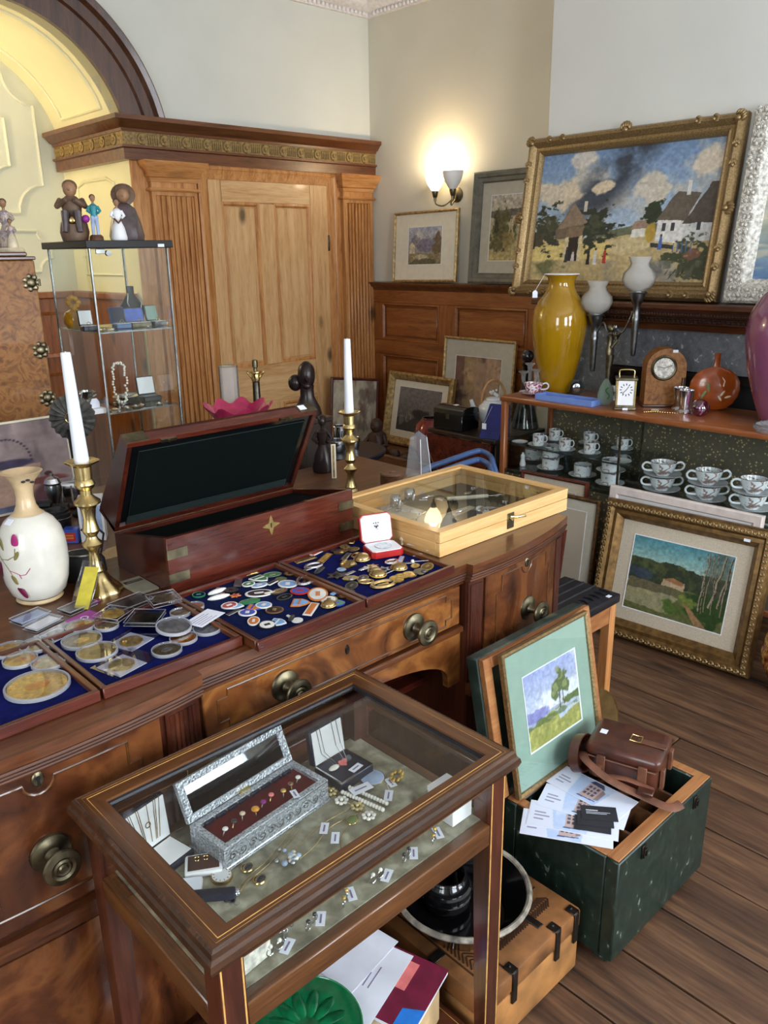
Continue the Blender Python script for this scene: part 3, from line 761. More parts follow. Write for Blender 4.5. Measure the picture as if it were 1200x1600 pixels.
# centre drawer, apron with arch and open niche
dw = OW(G().box(0.668, 1.404, 1.222, 1.25, 0.706, 0.812, 0.003), 'drawer', 'flame_veneer', sb)
def stepped(x0, x1, z0, z1, e=0.022, f=0.016):
    return [(x0, z0 + f), (x0 + e, z0 + f), (x0 + e, z0), (x1 - e, z0), (x1 - e, z0 + f), (x1, z0 + f), (x1, z1 - f), (x1 - e, z1 - f), (x1 - e, z1), (x0 + e, z1), (x0 + e, z1 - f), (x0, z1 - f)]
G().tube([(x, 1.2215, z) for x, z in stepped(0.70, 1.372, 0.718, 0.80)], 0.0022, 6, True).obj('inlay_line', 'walnut_top', dw)
kh = G().lathe([(0, 0.003), (0.005, 0.003), (0.006, 0)], 12, sy=2.0).obj('keyhole', 'bronze_dark', dw); kh.location = (1.03, 1.222, 0.772); kh.rotation_euler = (PI / 2, 0, 0)
OW(G().box(0.655, 1.415, 1.24, SBB - 0.01, 0.695, SBT - 0.05), 'drawer_case', 'mahogany', sb)
OW(G().box(0.656, 1.414, 1.215, 1.24, 0.683, 0.700, 0.004), 'drawer_rail', 'mahogany', sb)
OW(G().box(0.656, 1.414, 1.218, 1.24, 0.815, SBT - 0.05, 0.002), 'upper_rail', 'mahogany', sb)
ap = [(0.656, 0.684), (0.656, 0.535), (0.70, 0.535)] + [(1.035 - 0.335 * math.cos(PI * i / 24), 0.545 + 0.10 * math.sin(PI * i / 24) ** 0.7) for i in range(1, 24)] + [(1.37, 0.535), (1.414, 0.535), (1.414, 0.684)]
OW(G().prism(ap, 1.228, 1.246, 'xz'), 'apron', 'flame_veneer', sb)
OW(G().box(0.656, 1.414, 1.70, 1.72, 0.09, 0.70).box(0.656, 1.414, 1.26, 1.72, 0.06, 0.09), 'niche', 'mahogany', sb)
OW(G().box(0.656, 1.414, 1.35, 1.71, 0.48, 0.50, 0.003), 'niche_shelf', 'mahogany_red', sb)
# knobs
kn = G().lathe([(0, 0.050), (0.005, 0.0505), (0.007, 0.048), (0.010, 0.049), (0.013, 0.047), (0.017, 0.049), (0.021, 0.048), (0.0255, 0.047), (0.027, 0.044), (0.026, 0.040), (0.018, 0.038), (0.009, 0.034), (0.008, 0.018), (0.012, 0.010), (0.020, 0.008), (0.024, 0.005), (0.028, 0.004), (0.029, 0)], 28).obj('knob', 'brass_dull', sb)
kn.scale = (1.18, 1.18, 1.1)
for i, (x, z) in enumerate(((0.859, 0.753), (1.237, 0.756), (0.346, 0.663), (1.672, 0.668))):
    y = 1.221 if 0.66 < x < 1.41 else by(LB if x < 1 else RB, x) + 0.001
    loc = Vector((x, y, z)) - Vector(sb.location)
    if i == 0: kn.location = loc; kn.rotation_euler = (PI / 2, 0, 0)
    else: inst(kn, loc, (PI / 2, 0, 0), sb)

# ------------------------------------------------------------------ table vitrine
vt = T('display_table', 'inlaid mahogany jewellery table with glass top standing before the sideboard', 'display table', (0.675, 0.925, 0))
VX0, VX1, VY0, VY1 = 0.365, 0.985, 0.711, 1.14
VI = (0.412, 0.933, 0.748, 1.092)       # glass opening
def VO(g, n, m, p=vt, sharp=38):
    o = g.obj(n, m, p, sharp)
    if p is vt: o.location = -Vector(vt.location)
    return o
ins_x0, ins_y0 = VI[0] - VX0, VI[2] - VY0
lid = None
# mitred lid rails, each its own piece
def rail4(z0, z1, o, i, names, mats):
    (ox0, ox1, oy0, oy1), (ix0, ix1, iy0, iy1) = o, i
    polys = [[(ox0, oy0), (ox1, oy0), (ix1, iy0), (ix0, iy0)], [(ox1, oy0), (ox1, oy1), (ix1, iy1), (ix1, iy0)], [(ox1, oy1), (ox0, oy1), (ix0, iy1), (ix1, iy1)], [(ox0, oy1), (ox0, oy0), (ix0, iy0), (ix0, iy1)]]
    return [VO(G().prism(p, z0, z1, 'xy'), names, mats[k % 2]) for k, p in enumerate(polys)]
inn = (VX0 + 0.014, VX1 - 0.014, VY0 + 0.014, VY1 - 0.014)
rl = rail4(0.768, 0.782, inn, VI, 'lid_rail', ('walnut_top', 'walnut_top_y'))
e1 = (VX0 + 0.026, VX1 - 0.026, VY0 + 0.022, VY1 - 0.022)
def line_rect(r, z, w, name, mat):
    VO(G().tube([(r[0], r[2], z), (r[1], r[2], z), (r[1], r[3], z), (r[0], r[3], z)], w, 4, True, flat=0.35), name, mat)
line_rect((VX0 + 0.027, VX1 - 0.027, VY0 + 0.024, VY1 - 0.024), 0.7818, 0.0016, 'inlay_line', 'stringing')
line_rect((VX0 + 0.021, VX1 - 0.021, VY0 + 0.0185, VY1 - 0.0185), 0.7818, 0.0009, 'inlay_line', 'stringing')
g = G()
ring = [(0.014, 0.782), (0.012, 0.783), (0.008, 0.779), (0.006, 0.772), (0.002, 0.768), (0.0, 0.760), (0.003, 0.752), (0.010, 0.746), (0.016, 0.740), (0.02, 0.740), (0.02, 0.768), (0.014, 0.768)]
rings = [[g.bm.verts.new(p) for p in ((VX0 + i, VY0 + i, z), (VX1 - i, VY0 + i, z), (VX1 - i, VY1 - i, z), (VX0 + i, VY1 - i, z))] for i, z in ring]
for A, B in zip(rings, rings[1:] + rings[:1]):
    for k_ in range(4): g.bm.faces.new((A[k_], A[(k_ + 1) % 4], B[(k_ + 1) % 4], B[k_]))
VO(g, 'lid_moulding', 'walnut_dark', sharp=25)
g = G()
ring = [(0, 0.7775), (0.004, 0.776), (0.006, 0.772), (0.004, 0.768), (0, 0.768)]
rings = [[g.bm.verts.new(p) for p in ((VI[0] + i, VI[2] + i, z), (VI[1] - i, VI[2] + i, z), (VI[1] - i, VI[3] - i, z), (VI[0] + i, VI[3] - i, z))] for i, z in ring]
for A, B in zip(rings, rings[1:] + rings[:1]):
    for k_ in range(4): g.bm.faces.new((A[k_], A[(k_ + 1) % 4], B[(k_ + 1) % 4], B[k_]))
VO(g, 'glass_bead', 'black_wood', sharp=25)
VO(G().box(VI[0], VI[1], VI[2], VI[3], 0.773, 0.7755), 'glass_top', 'glass')
# legs (square, inlaid edges), rails, side glazing, cloth floor
lx = (VX0 + 0.020, VX1 - 0.020); ly = (VY0 + 0.018, VY1 - 0.018); LW = 0.038
for ix in (0, 1):
    for iy in (0, 1):
        x0 = lx[0] if ix == 0 else lx[1] - LW; y0 = ly[0] if iy == 0 else ly[1] - LW
        g = G()
        A = [g.bm.verts.new(p) for p in ((x0, y0, 0.742), (x0 + LW, y0, 0.742), (x0 + LW, y0 + LW, 0.742), (x0, y0 + LW, 0.742))]
        A2 = [g.bm.verts.new(p) for p in ((x0, y0, 0.61), (x0 + LW, y0, 0.61), (x0 + LW, y0 + LW, 0.61), (x0, y0 + LW, 0.61))]
        s_ = 0.010; sx = (0, s_) if ix == 0 else (s_, 0); sy = (0, s_) if iy == 0 else (s_, 0)
        Bq = [g.bm.verts.new(p) for p in ((x0 + sx[0], y0 + sy[0], 0), (x0 + LW - sx[1], y0 + sy[0], 0), (x0 + LW - sx[1], y0 + LW - sy[1], 0), (x0 + sx[0], y0 + LW - sy[1], 0))]
        for P_, Q_ in ((A, A2), (A2, Bq)):
            for k_ in range(4): g.bm.faces.new((P_[k_], P_[(k_ + 1) % 4], Q_[(k_ + 1) % 4], Q_[k_]))
        g.bm.faces.new(A); g.bm.faces.new(Bq[::-1])
        L_ = VO(g, 'leg', 'mahogany_z')
        if iy == 0:
            for xe in (x0 + 0.003, x0 + LW - 0.003):
                G().box(xe - 0.0012, xe + 0.0012, y0 - 0.0006, y0 + 0.0006, 0.0, 0.74).obj('inlay_line', 'stringing', L_)
def rails(z0, z1, t):
    for y0 in (ly[0], ly[1] - t): VO(G().box(lx[0] + LW, lx[1] - LW, y0, y0 + t, z0, z1, 0.002), 'side_rail', 'walnut_top')
    for x0 in (lx[0], lx[1] - t): VO(G().box(x0, x0 + t, ly[0] + LW, ly[1] - LW, z0, z1, 0.002), 'side_rail', 'walnut_top_y')
rails(0.610, 0.652, 0.022); rails(0.730, 0.742, 0.016)
for y0 in (ly[0] + 0.006, ly[1] - 0.009): VO(G().box(lx[0] + LW, lx[1] - LW, y0, y0 + 0.003, 0.652, 0.730), 'side_glass', 'glass')
for x0 in (lx[0] + 0.006, lx[1] - 0.009): VO(G().box(x0, x0 + 0.003, ly[0] + LW, ly[1] - LW, 0.652, 0.730), 'side_glass', 'glass')
VZ = 0.652
VO(G().box(lx[0] + 0.02, lx[1] - 0.02, ly[0] + 0.02, ly[1] - 0.02, 0.630, 0.648), 'floor_board', 'walnut_dark')
VO(G().box(lx[0] + 0.022, lx[1] - 0.022, ly[0] + 0.022, ly[1] - 0.022, 0.648, VZ, 0.001), 'cloth_lining', 'mottled_cloth')
VO(G().box(0.56, 0.62, 1.10, 1.104, 0.735, 0.762, 0.001), 'lock_plate', 'brass')

# ------------------------------------------------------------------ green tool box with raised lid
gb = T('green_box', 'scuffed dark green wooden box with open lid and divided interior', 'box', (1.587, 0.87, 0))
BX0, BX1, BY0, BY1, BH = 1.365, 1.810, 0.712, 1.03, 0.312
t_ = 0.034
for n, a in (('front_panel', (BX0, BX1, BY0, BY0 + t_)), ('back_panel', (BX0, BX1, BY1 - t_, BY1)), ('side_panel', (BX0, BX0 + t_, BY0 + t_, BY1 - t_)), ('side_panel', (BX1 - t_, BX1, BY0 + t_, BY1 - t_))):
    p = OW(G().box(a[0], a[1], a[2], a[3], 0.03, BH - 0.004, 0.003), n, 'green_paint', gb)
    G().box(a[0] + 0.004, a[1] - 0.004, a[2] + (0.004 if a[2] == BY0 else 0), a[3] - (0.004 if a[3] == BY1 else 0), BH - 0.004, BH, 0.001).obj('bare_edge', 'orange_wood', p)
OW(G().box(BX0 + t_, BX1 - t_, BY0 + t_, BY1 - t_, 0.04, 0.06), 'bottom', 'brown_wood', gb)
for y_ in (0.80, 0.86, 0.92): OW(G().box(BX0 + t_, BX1 - t_ - 0.10, y_ - 0.004, y_ + 0.004, 0.06, BH - 0.02), 'divider', 'brown_wood', gb)
for x_ in (1.48, 1.58, 1.68): OW(G().box(x_ - 0.004, x_ + 0.004, BY0 + t_ + 0.002, BY1 - t_ - 0.002, 0.06, BH - 0.012), 'divider', 'brown_wood', gb)
for x_, y_ in ((BX0 + 0.02, BY0 + 0.02), (BX1 - 0.06, BY0 + 0.02), (BX0 + 0.02, BY1 - 0.06), (BX1 - 0.06, BY1 - 0.06)):
    OW(G().box(x_, x_ + 0.04, y_, y_ + 0.04, 0, 0.03, 0.003), 'foot', 'green_paint', gb)
for x_ in (1.47, 1.72):
    OW(G().box(x_ - 0.009, x_ + 0.009, BY0 - 0.004, BY0, 0.265, 0.30, 0.001).tube([(x_ - 0.006, BY0 - 0.006, 0.27), (x_ - 0.006, BY0 - 0.008, 0.292), (x_ + 0.006, BY0 - 0.008, 0.292), (x_ + 0.006, BY0 - 0.006, 0.27)], 0.002, 6), 'catch', 'iron', gb)
lm = Matrix.Translation((0, BY1, BH + 0.002)) @ Matrix.Rotation(-0.20, 4, 'X')
LH = 0.365
ld = OW(G().box(BX0 - 0.02, BX1 - 0.01, 0.012, 0.05, 0, LH, 0.004, m=lm), 'lid', 'green_paint_worn', gb)
for a in ((BX0 - 0.018, BX0 + 0.010, 0, LH - 0.002), (BX1 - 0.04, BX1 - 0.012, 0, LH - 0.002), (BX0 + 0.01, BX1 - 0.04, LH - 0.03, LH - 0.002)):
    G().box(a[0], a[1], -0.006, 0.012, a[2], a[3], 0.002, m=lm).obj('lid_edge', 'orange_wood', ld)

# ------------------------------------------------------------------ trunk, basin, brown case under the display table
tr = T('trunk', 'tan leather trunk with dark herringbone bands and iron clasps', 'trunk', (1.13, 0.925, 0))
TX0, TX1, TY0, TY1, TH = 0.975, 1.318, 0.772, 1.078, 0.18
OW(G().box(TX0, TX1, TY0, TY1, 0.012, 0.125, 0.006, seg=2), 'body', 'trunk_tan', tr)
OW(G().box(TX0 - 0.002, TX1 + 0.002, TY0 - 0.002, TY1 + 0.002, 0.127, TH, 0.008, seg=2), 'lid', 'trunk_brown', tr)
for x0, x1, y0, y1 in ((TX0 + 0.03, TX0 + 0.034, TY0 + 0.02, TY1 - 0.02), (TX0 + 0.09, TX0 + 0.094, TY0 + 0.02, TY1 - 0.02)):
    OW(G().box(x0, x1, y0, y1, TH, TH + 0.0012), 'band_edge', 'trunk_band', tr)
hb = {}
def chev(x, y, a):
    key = 'c'
    if key not in hb: hb[key] = G().box(-0.012, 0.012, -0.0016, 0.0016, 0, 0.0014).obj('herringbone', 'trunk_band', tr); o = hb[key]
    else: o = inst(hb[key], (0, 0, 0), parent=tr)
    o.location = Vector((x, y, TH)) - Vector(tr.location); o.rotation_euler = (0, 0, a)
n_ = 27
for i in range(n_):
    xx = TX0 + 0.10 + i * 0.0078
    chev(xx, TY0 + 0.060, 0.7); chev(xx, TY0 + 0.078, -0.7)
for i in range(22):
    yy = TY0 + 0.05 + i * 0.0110
    chev(TX0 + 0.048, yy, 0.85); chev(TX0 + 0.066, yy, -0.85 + PI)
for i in range(10): chev(TX1 - 0.035, TY0 + 0.11 + i * 0.014, 0.0)
for x_ in (TX0 + 0.10, TX1 - 0.09, TX1 - 0.02):
    OW(G().box(x_ - 0.008, x_ + 0.008, TY0 - 0.006, TY0 - 0.001, 0.10, TH + 0.002, 0.001).box(x_ - 0.011, x_ + 0.011, TY0 - 0.004, TY0 + 0.022, TH, TH + 0.003, 0.001).sph((x_, TY0 + 0.012, TH + 0.003), 0.004, u=8, v=5), 'clasp', 'iron', tr)
OW(G().box(TX0 - 0.007, TX0 - 0.001, 0.90, 0.918, 0.10, TH, 0.001).box(TX0 - 0.005, TX0 + 0.03, 0.898, 0.92, TH, TH + 0.003, 0.001), 'clasp', 'iron', tr)
OW(G().box(1.20, 1.218, TY0 + 0.03, TY1 - 0.02, TH, TH + 0.003, 0.001), 'strap', 'iron', tr)
OW(G().box(1.262, 1.282, TY0 + 0.115, TY0 + 0.135, TH + 0.0015, TH + 0.0025), 'price_tag', 'paper', tr)
for x_ in (TX0 + 0.03, TX1 - 0.03):
    for y_ in (TY0 + 0.03, TY1 - 0.03): OW(G().sph((x_, y_, 0.009), 0.009, u=8, v=6), 'foot', 'iron', tr)

ba = T('basin', 'large black enamel basin with worn grey rim on tan trunk', 'basin', (1.105, 0.942, TH + 0.004))
G().lathe([(0.0, 0.0), (0.088, 0.0), (0.100, 0.006), (0.144, 0.078), (0.148, 0.081), (0.140, 0.081), (0.094, 0.014), (0.0, 0.012)], 48).obj('bowl', 'black_gloss', ba)
G().tube([(0.147 * math.cos(2 * PI * i / 48), 0.147 * math.sin(2 * PI * i / 48), 0.081) for i in range(48)], 0.0065, 8, True).obj('rim', 'enamel_rim', ba)
G().box(-0.09, -0.065, -0.055, -0.041, 0.0135, 0.0145).obj('price_tag', 'paper', ba)
jr = T('black_pot', 'small glossy black ribbed pot standing inside black basin', 'pot', (1.10, 0.985, TH + 0.017))
G().lathe([(0, 0), (0.045, 0), (0.055, 0.012), (0.057, 0.03), (0.052, 0.033), (0.057, 0.038), (0.057, 0.05), (0.05, 0.054), (0.053, 0.058), (0.048, 0.075), (0.042, 0.08), (0.038, 0.075), (0.046, 0.05), (0.046, 0.01), (0, 0.01)], 28).obj('body', 'black_gloss', jr)
G().tube([(0.043 * math.cos(2 * PI * i / 28), 0.043 * math.sin(2 * PI * i / 28), 0.079) for i in range(28)], 0.004, 6, True).obj('rim', 'black_gloss', jr)

cs = T('suitcase', 'flat brown leather suitcase on floor under display table', 'suitcase', (0.68, 0.925, 0))
OW(G().box(0.44, 0.955, 0.775, 1.075, 0.0, 0.085, 0.012, seg=2), 'body', 'case_brown', cs)
OW(G().box(0.438, 0.957, 0.773, 1.077, 0.087, 0.12, 0.012, seg=2), 'lid', 'case_brown', cs)
OW(G().tube([(0.455, 0.79, 0.121), (0.94, 0.79, 0.121), (0.94, 1.06, 0.121), (0.455, 1.06, 0.121)], 0.0012, 4, True), 'stitching', 'stringing', cs)

# ------------------------------------------------------------------ glazed showcase
sc_ = T('showcase', 'low teak glazed showcase with gold-flecked backing full of china cups', 'display cabinet', (3.3, 1.78, 0))
CX0, CX1, CY0, CY1, CT, CDK = 3.10, 3.52, 1.12, 2.455, 0.932, 0.572
def CO(g, n, m, sharp=38): return OW(g, n, m, sc_, sharp)
CO(G().box(CX0 - 0.005, CX1, CY0 - 0.25, CY1 + 0.006, CT - 0.026, CT, 0.006, seg=2), 'top', 'teak')
for y_ in (CY1 - 0.028, CY0 - 0.245):
    for x_ in (CX0, CX1 - 0.03): CO(G().box(x_, x_ + 0.03, y_, y_ + 0.028, 0.20, CT - 0.026, 0.003), 'corner_post', 'teak_z')
    CO(G().box(CX0 + 0.03, CX1 - 0.03, y_ + 0.002, y_ + 0.026, 0.20, CDK - 0.03, 0.002), 'side_panel', 'teak_z')
    CO(G().box(CX0 + 0.03, CX1 - 0.03, y_ + 0.012, y_ + 0.016, CDK - 0.03, CT - 0.026), 'side_glass', 'glass')
CO(G().box(CX0 + 0.006, CX1, CY0 - 0.22, CY1 - 0.028, CDK - 0.02, CDK, 0.002), 'deck', 'glass_thick')
CO(G().box(CX0 + 0.01, CX1, CY0 - 0.22, CY1 - 0.028, CDK - 0.03, CDK - 0.0205), 'deck_lining', 'speckle_paper')
CO(G().box(CX0, CX1, CY0 - 0.22, CY1 - 0.028, 0.20, 0.225, 0.002), 'base', 'teak')
CO(G().box(CX0 + 0.012, CX0 + 0.03, CY0 - 0.22, CY1 - 0.028, 0.225, CDK - 0.032), 'front_board', 'speckle_paper')
CO(G().box(CX1 - 0.012, CX1, CY0 - 0.22, CY1 - 0.028, 0.225, CT - 0.026), 'backing', 'speckle_paper')
CO(G().box(CX0 + 0.008, CX0 + 0.012, CY0 - 0.22, 1.80, CDK, CT - 0.026), 'sliding_glass', 'glass')
CO(G().box(CX0 + 0.016, CX0 + 0.020, 1.70, CY1 - 0.028, CDK, CT - 0.026), 'sliding_glass', 'glass')
CO(G().box(CX0 + 0.004, CX0 + 0.012, 1.795, 1.803, CDK, CT - 0.026), 'glass_edge', 'brass_dull')
CO(G().box(CX0 + 0.012, CX0 + 0.020, 1.697, 1.703, 0.76, CT - 0.026), 'glass_edge', 'brass_dull')
CO(G().box(CX0 + 0.05, CX1 - 0.06, 1.76, CY1 - 0.030, 0.684, 0.690), 'glass_shelf', 'glass_thick')
CO(G().box(CX0 + 0.048, CX0 + 0.05, 1.76, CY1 - 0.030, 0.684, 0.690), 'shelf_edge', 'pewter')
for x_ in (CX0 + 0.002, CX1 - 0.035):
    for y_ in (CY0 - 0.24, CY1 - 0.04): CO(G().box(x_, x_ + 0.03, y_, y_ + 0.03, 0, 0.20, 0.003), 'leg', 'teak_z')

# ------------------------------------------------------------------ stool with carved dark top
st = T('stool', 'small wooden stool with carved black top beside sideboard end', 'stool', (2.13, 1.385, 0))
sx0, sx1, sy0, sy1 = 1.985, 2.285, 1.275, 1.50
OW(G().box(sx0, sx1, sy0, sy1, 0.468, 0.50, 0.006, seg=2), 'top', 'black_wood', st)
for i in range(9):
    a = i / 8
    OW(G().tube([(sx0 + 0.02 + a * 0.26, sy0 + 0.03, 0.5), (sx0 + 0.035 + a * 0.245, sy0 + 0.05, 0.503), (sx0 + 0.02 + a * 0.26, sy0 + 0.07, 0.5)], 0.004, 6), 'carving', 'black_wood', st)
for y_ in (sy0 + 0.10, sy0 + 0.14, sy0 + 0.18): OW(G().tube([(sx0 + 0.01, y_, 0.5), (sx1 - 0.01, y_, 0.5)], 0.005, 6), 'carving', 'black_wood', st)
for x_ in (sx0 + 0.01, sx1 - 0.045):
    for y_ in (sy0 + 0.008, sy1 - 0.043): OW(G().box(x_, x_ + 0.035, y_, y_ + 0.035, 0, 0.468, 0.002), 'leg', 'orange_wood_z', st)
for x_ in (sx0 + 0.015, sx1 - 0.035): OW(G().box(x_, x_ + 0.02, sy0 + 0.043, sy1 - 0.043, 0.40, 0.468), 'apron', 'orange_wood', st)
OW(G().box(sx0 + 0.045, sx1 - 0.045, sy0 + 0.012, sy0 + 0.03, 0.40, 0.468), 'apron', 'orange_wood', st)
OW(G().box(sx0 + 0.045, sx1 - 0.045, sy1 - 0.03, sy1 - 0.012, 0.05, 0.468), 'back_board', 'brown_wood', st)
OW(G().box(2.225, 2.245, 1.285, 1.298, 0.5, 0.5012), 'price_tag', 'paper', st)

# ================================================================== PAINTINGS AND FRAMES
def fbm(w, h, fx, fy, octv=5, seed=0, gain=0.55):
    rs = np.random.RandomState(seed); out = np.zeros((h, w)); amp = 1.0; tot = 0
    for o in range(octv):
        gx, gy = int(fx * 2 ** o) + 2, int(fy * 2 ** o) + 2
        L = rs.rand(gy + 1, gx + 1)
        xs = np.linspace(0, fx * 2 ** o, w, endpoint=False); ys = np.linspace(0, fy * 2 ** o, h, endpoint=False)
        xi = np.minimum(xs.astype(int), gx - 1); yi = np.minimum(ys.astype(int), gy - 1)
        tx = xs - xi; ty = ys - yi; tx = tx * tx * (3 - 2 * tx); ty = ty * ty * (3 - 2 * ty)
        A = L[yi][:, xi]; Bm = L[yi][:, xi + 1]; C_ = L[yi + 1][:, xi]; D_ = L[yi + 1][:, xi + 1]
        out += amp * ((A * (1 - tx) + Bm * tx) * (1 - ty)[:, None] + (C_ * (1 - tx) + D_ * tx) * ty[:, None]); tot += amp; amp *= gain
    return out / tot
class Canvas:
    """a print or a painted picture: colours on a flat grid, u to the right, v up"""
    def __init__(s, w, h, base):
        s.w, s.h = w, h
        s.im = np.zeros((h, w, 3)) + np.array(base, float)
        s.U, s.V = np.meshgrid(np.linspace(0, 1, w), np.linspace(0, 1, h))
        s.seed = 1
    def n(s, fx, fy, o=5):
        s.seed += 1; return fbm(s.w, s.h, fx, fy, o, s.seed)
    def mix(s, mask, c):
        mask = np.clip(mask, 0, 1)[..., None]; s.im = s.im * (1 - mask) + np.array(c, float) * mask; return s
    def grad(s, c0, c1, v0=0, v1=1):
        t = np.clip((s.V - v0) / (v1 - v0), 0, 1)[..., None]
        m = ((s.V >= v0) & (s.V <= v1))[..., None]
        s.im = np.where(m, np.array(c0, float) * (1 - t) + np.array(c1, float) * t, s.im); return s
    def poly(s, pts, c, rough=0.0, amt=1.0):
        U, V = s.U, s.V
        if rough: U = U + (s.n(14, 14) - 0.5) * rough; V = V + (s.n(14, 14) - 0.5) * rough
        ins = np.zeros(U.shape, bool); n = len(pts)
        for i in range(n):
            (x1, y1), (x2, y2) = pts[i], pts[(i + 1) % n]
            c_ = ((y1 > V) != (y2 > V)) & (U < (x2 - x1) * (V - y1) / ((y2 - y1) or 1e-9) + x1)
            ins ^= c_
        return s.mix(ins * amt, c)
    def blob(s, u, v, ru, rv, c, rough=0.8, amt=1.0, f=9):
        d = np.sqrt(((s.U - u) / ru) ** 2 + ((s.V - v) / rv) ** 2) + (s.n(f, f) - 0.5) * 2 * rough
        return s.mix(np.clip((1 - d) * 4, 0, 1) * amt, c)
    def line(s, u0, v0, u1, v1, wd, c, amt=1.0):
        du, dv = u1 - u0, v1 - v0; L = du * du + dv * dv
        t = np.clip(((s.U - u0) * du + (s.V - v0) * dv) / L, 0, 1)
        asp = s.h / s.w
        d = np.sqrt((s.U - u0 - t * du) ** 2 + ((s.V - v0 - t * dv) * asp) ** 2)
        return s.mix((d < wd) * amt, c)
    def stroke(s, amt, fx=20, fy=20):
        s.im = s.im * (1 + (s.n(fx, fy, 3) - 0.5)[..., None] * amt); return s
    def obj(s, name, W, H, mat, parent, m=None):
        """plane 0..W, 0..H in xz facing -y"""
        w, h = s.w, s.h
        xs = s.U.ravel() * W; zs = s.V.ravel() * H
        co = np.stack([xs, np.zeros_like(xs), zs], 1)
        if m is not None:
            co = co @ np.array(m.to_3x3()).T + np.array(m.translation)
        idx = np.arange(w * h).reshape(h, w)
        q = np.stack([idx[:-1, :-1], idx[:-1, 1:], idx[1:, 1:], idx[1:, :-1]], -1).reshape(-1, 4)
        me = bpy.data.meshes.new(name)
        me.vertices.add(len(co)); me.vertices.foreach_set('co', co.ravel())
        me.loops.add(q.size); me.loops.foreach_set('vertex_index', q.ravel())
        me.polygons.add(len(q)); me.polygons.foreach_set('loop_start', np.arange(0, q.size, 4)); me.polygons.foreach_set('loop_total', np.full(len(q), 4))
        me.update()
        a = me.color_attributes.new('paint', 'FLOAT_COLOR', 'POINT')
        c = np.clip(s.im.reshape(-1, 3) / 255, 0, 1)
        c = np.where(c <= 0.04045, c / 12.92, ((c + 0.055) / 1.055) ** 2.4)
        a.data.foreach_set('color', np.concatenate([c, np.ones((len(c), 1))], 1).ravel())
        me.materials.append(M[mat])
        o = bpy.data.objects.new(name, me); col.objects.link(o); o.parent = parent
        return o

def picture(name, label, cat, W, H, prof, fmat, canvas, loc, rz, tilt, mount=None, mmat='cream_mount', glass=False, pmat='painting', group=None, tag_at=None, cen=True, roll=0.0, line_=None):
    """framed picture; origin at the middle of its lower back edge, faces local -y; tilt leans the top back (+y)"""
    t = T(name, label, cat, loc, 0, group)
    t.rotation_euler = (Matrix.Rotation(rz, 4, 'Z') @ Matrix.Rotation(-tilt, 4, 'X') @ Matrix.Rotation(roll, 4, 'Y')).to_euler()
    sh = Matrix.Translation((-W / 2, 0, 0))
    G().sweep_rect(W, H, prof, m=sh).obj('frame', fmat, t, sharp=25)
    fi = max(p[0] for p in prof) - 0.004
    back = 0.006
    G().box(-W / 2 + 0.004, W / 2 - 0.004, -0.004, -0.001, 0.004, H - 0.004).obj('backing', 'cardboard', t)
    if mount is None: a = b = c = d = fi
    else:
        G().box(-W / 2 + fi, W / 2 - fi, -back - 0.001, -0.004, fi, H - fi).obj('mount', mmat, t)
        a, b, c, d = [fi + q for q in mount]      # left, right, bottom, top
        G().sweep_rect(W - a - b + 0.006, H - c - d + 0.006, [(0, 0), (0, 0.0022), (0.0035, 0.0012), (0.0035, 0)], m=Matrix.Translation((-W / 2 + a - 0.003, -back - 0.001, c - 0.003))).obj('mount_bevel', line_ or 'white', t)
    canvas.obj('picture', W - a - b, H - c - d, pmat, t, Matrix.Translation((-W / 2 + a, -back - 0.0018, c)))
    if glass: G().box(-W / 2 + fi, W / 2 - fi, -back - 0.006, -back - 0.0045, fi, H - fi).obj('glass', 'glass', t)
    if tag_at:
        u, v = tag_at
        G().box(-0.012, 0.012, -0.001, 0, 0, 0.011).obj('price_tag', 'paper', t, loc=(-W / 2 + u * W, -max(p[1] for p in prof) - 0.0005, v * H))
    return t
def ornament(t, pts, mat, name='ornament', r=0.012):
    for (x, z, s_, ry) in pts:
        g = G()
        for k in range(5):
            a = -0.9 + k * 0.45
            g.sph((math.sin(a) * 0.022, -0.004, math.cos(a) * 0.022), 0.010, 0.7, 0.9, 1.3, u=8, v=5)
        g.sph((0, -0.006, 0), 0.012, u=10, v=6)
        o = g.obj(name, mat, t); o.location = (x, -r, z); o.rotation_euler = (0, ry, 0); o.scale = (s_,) * 3

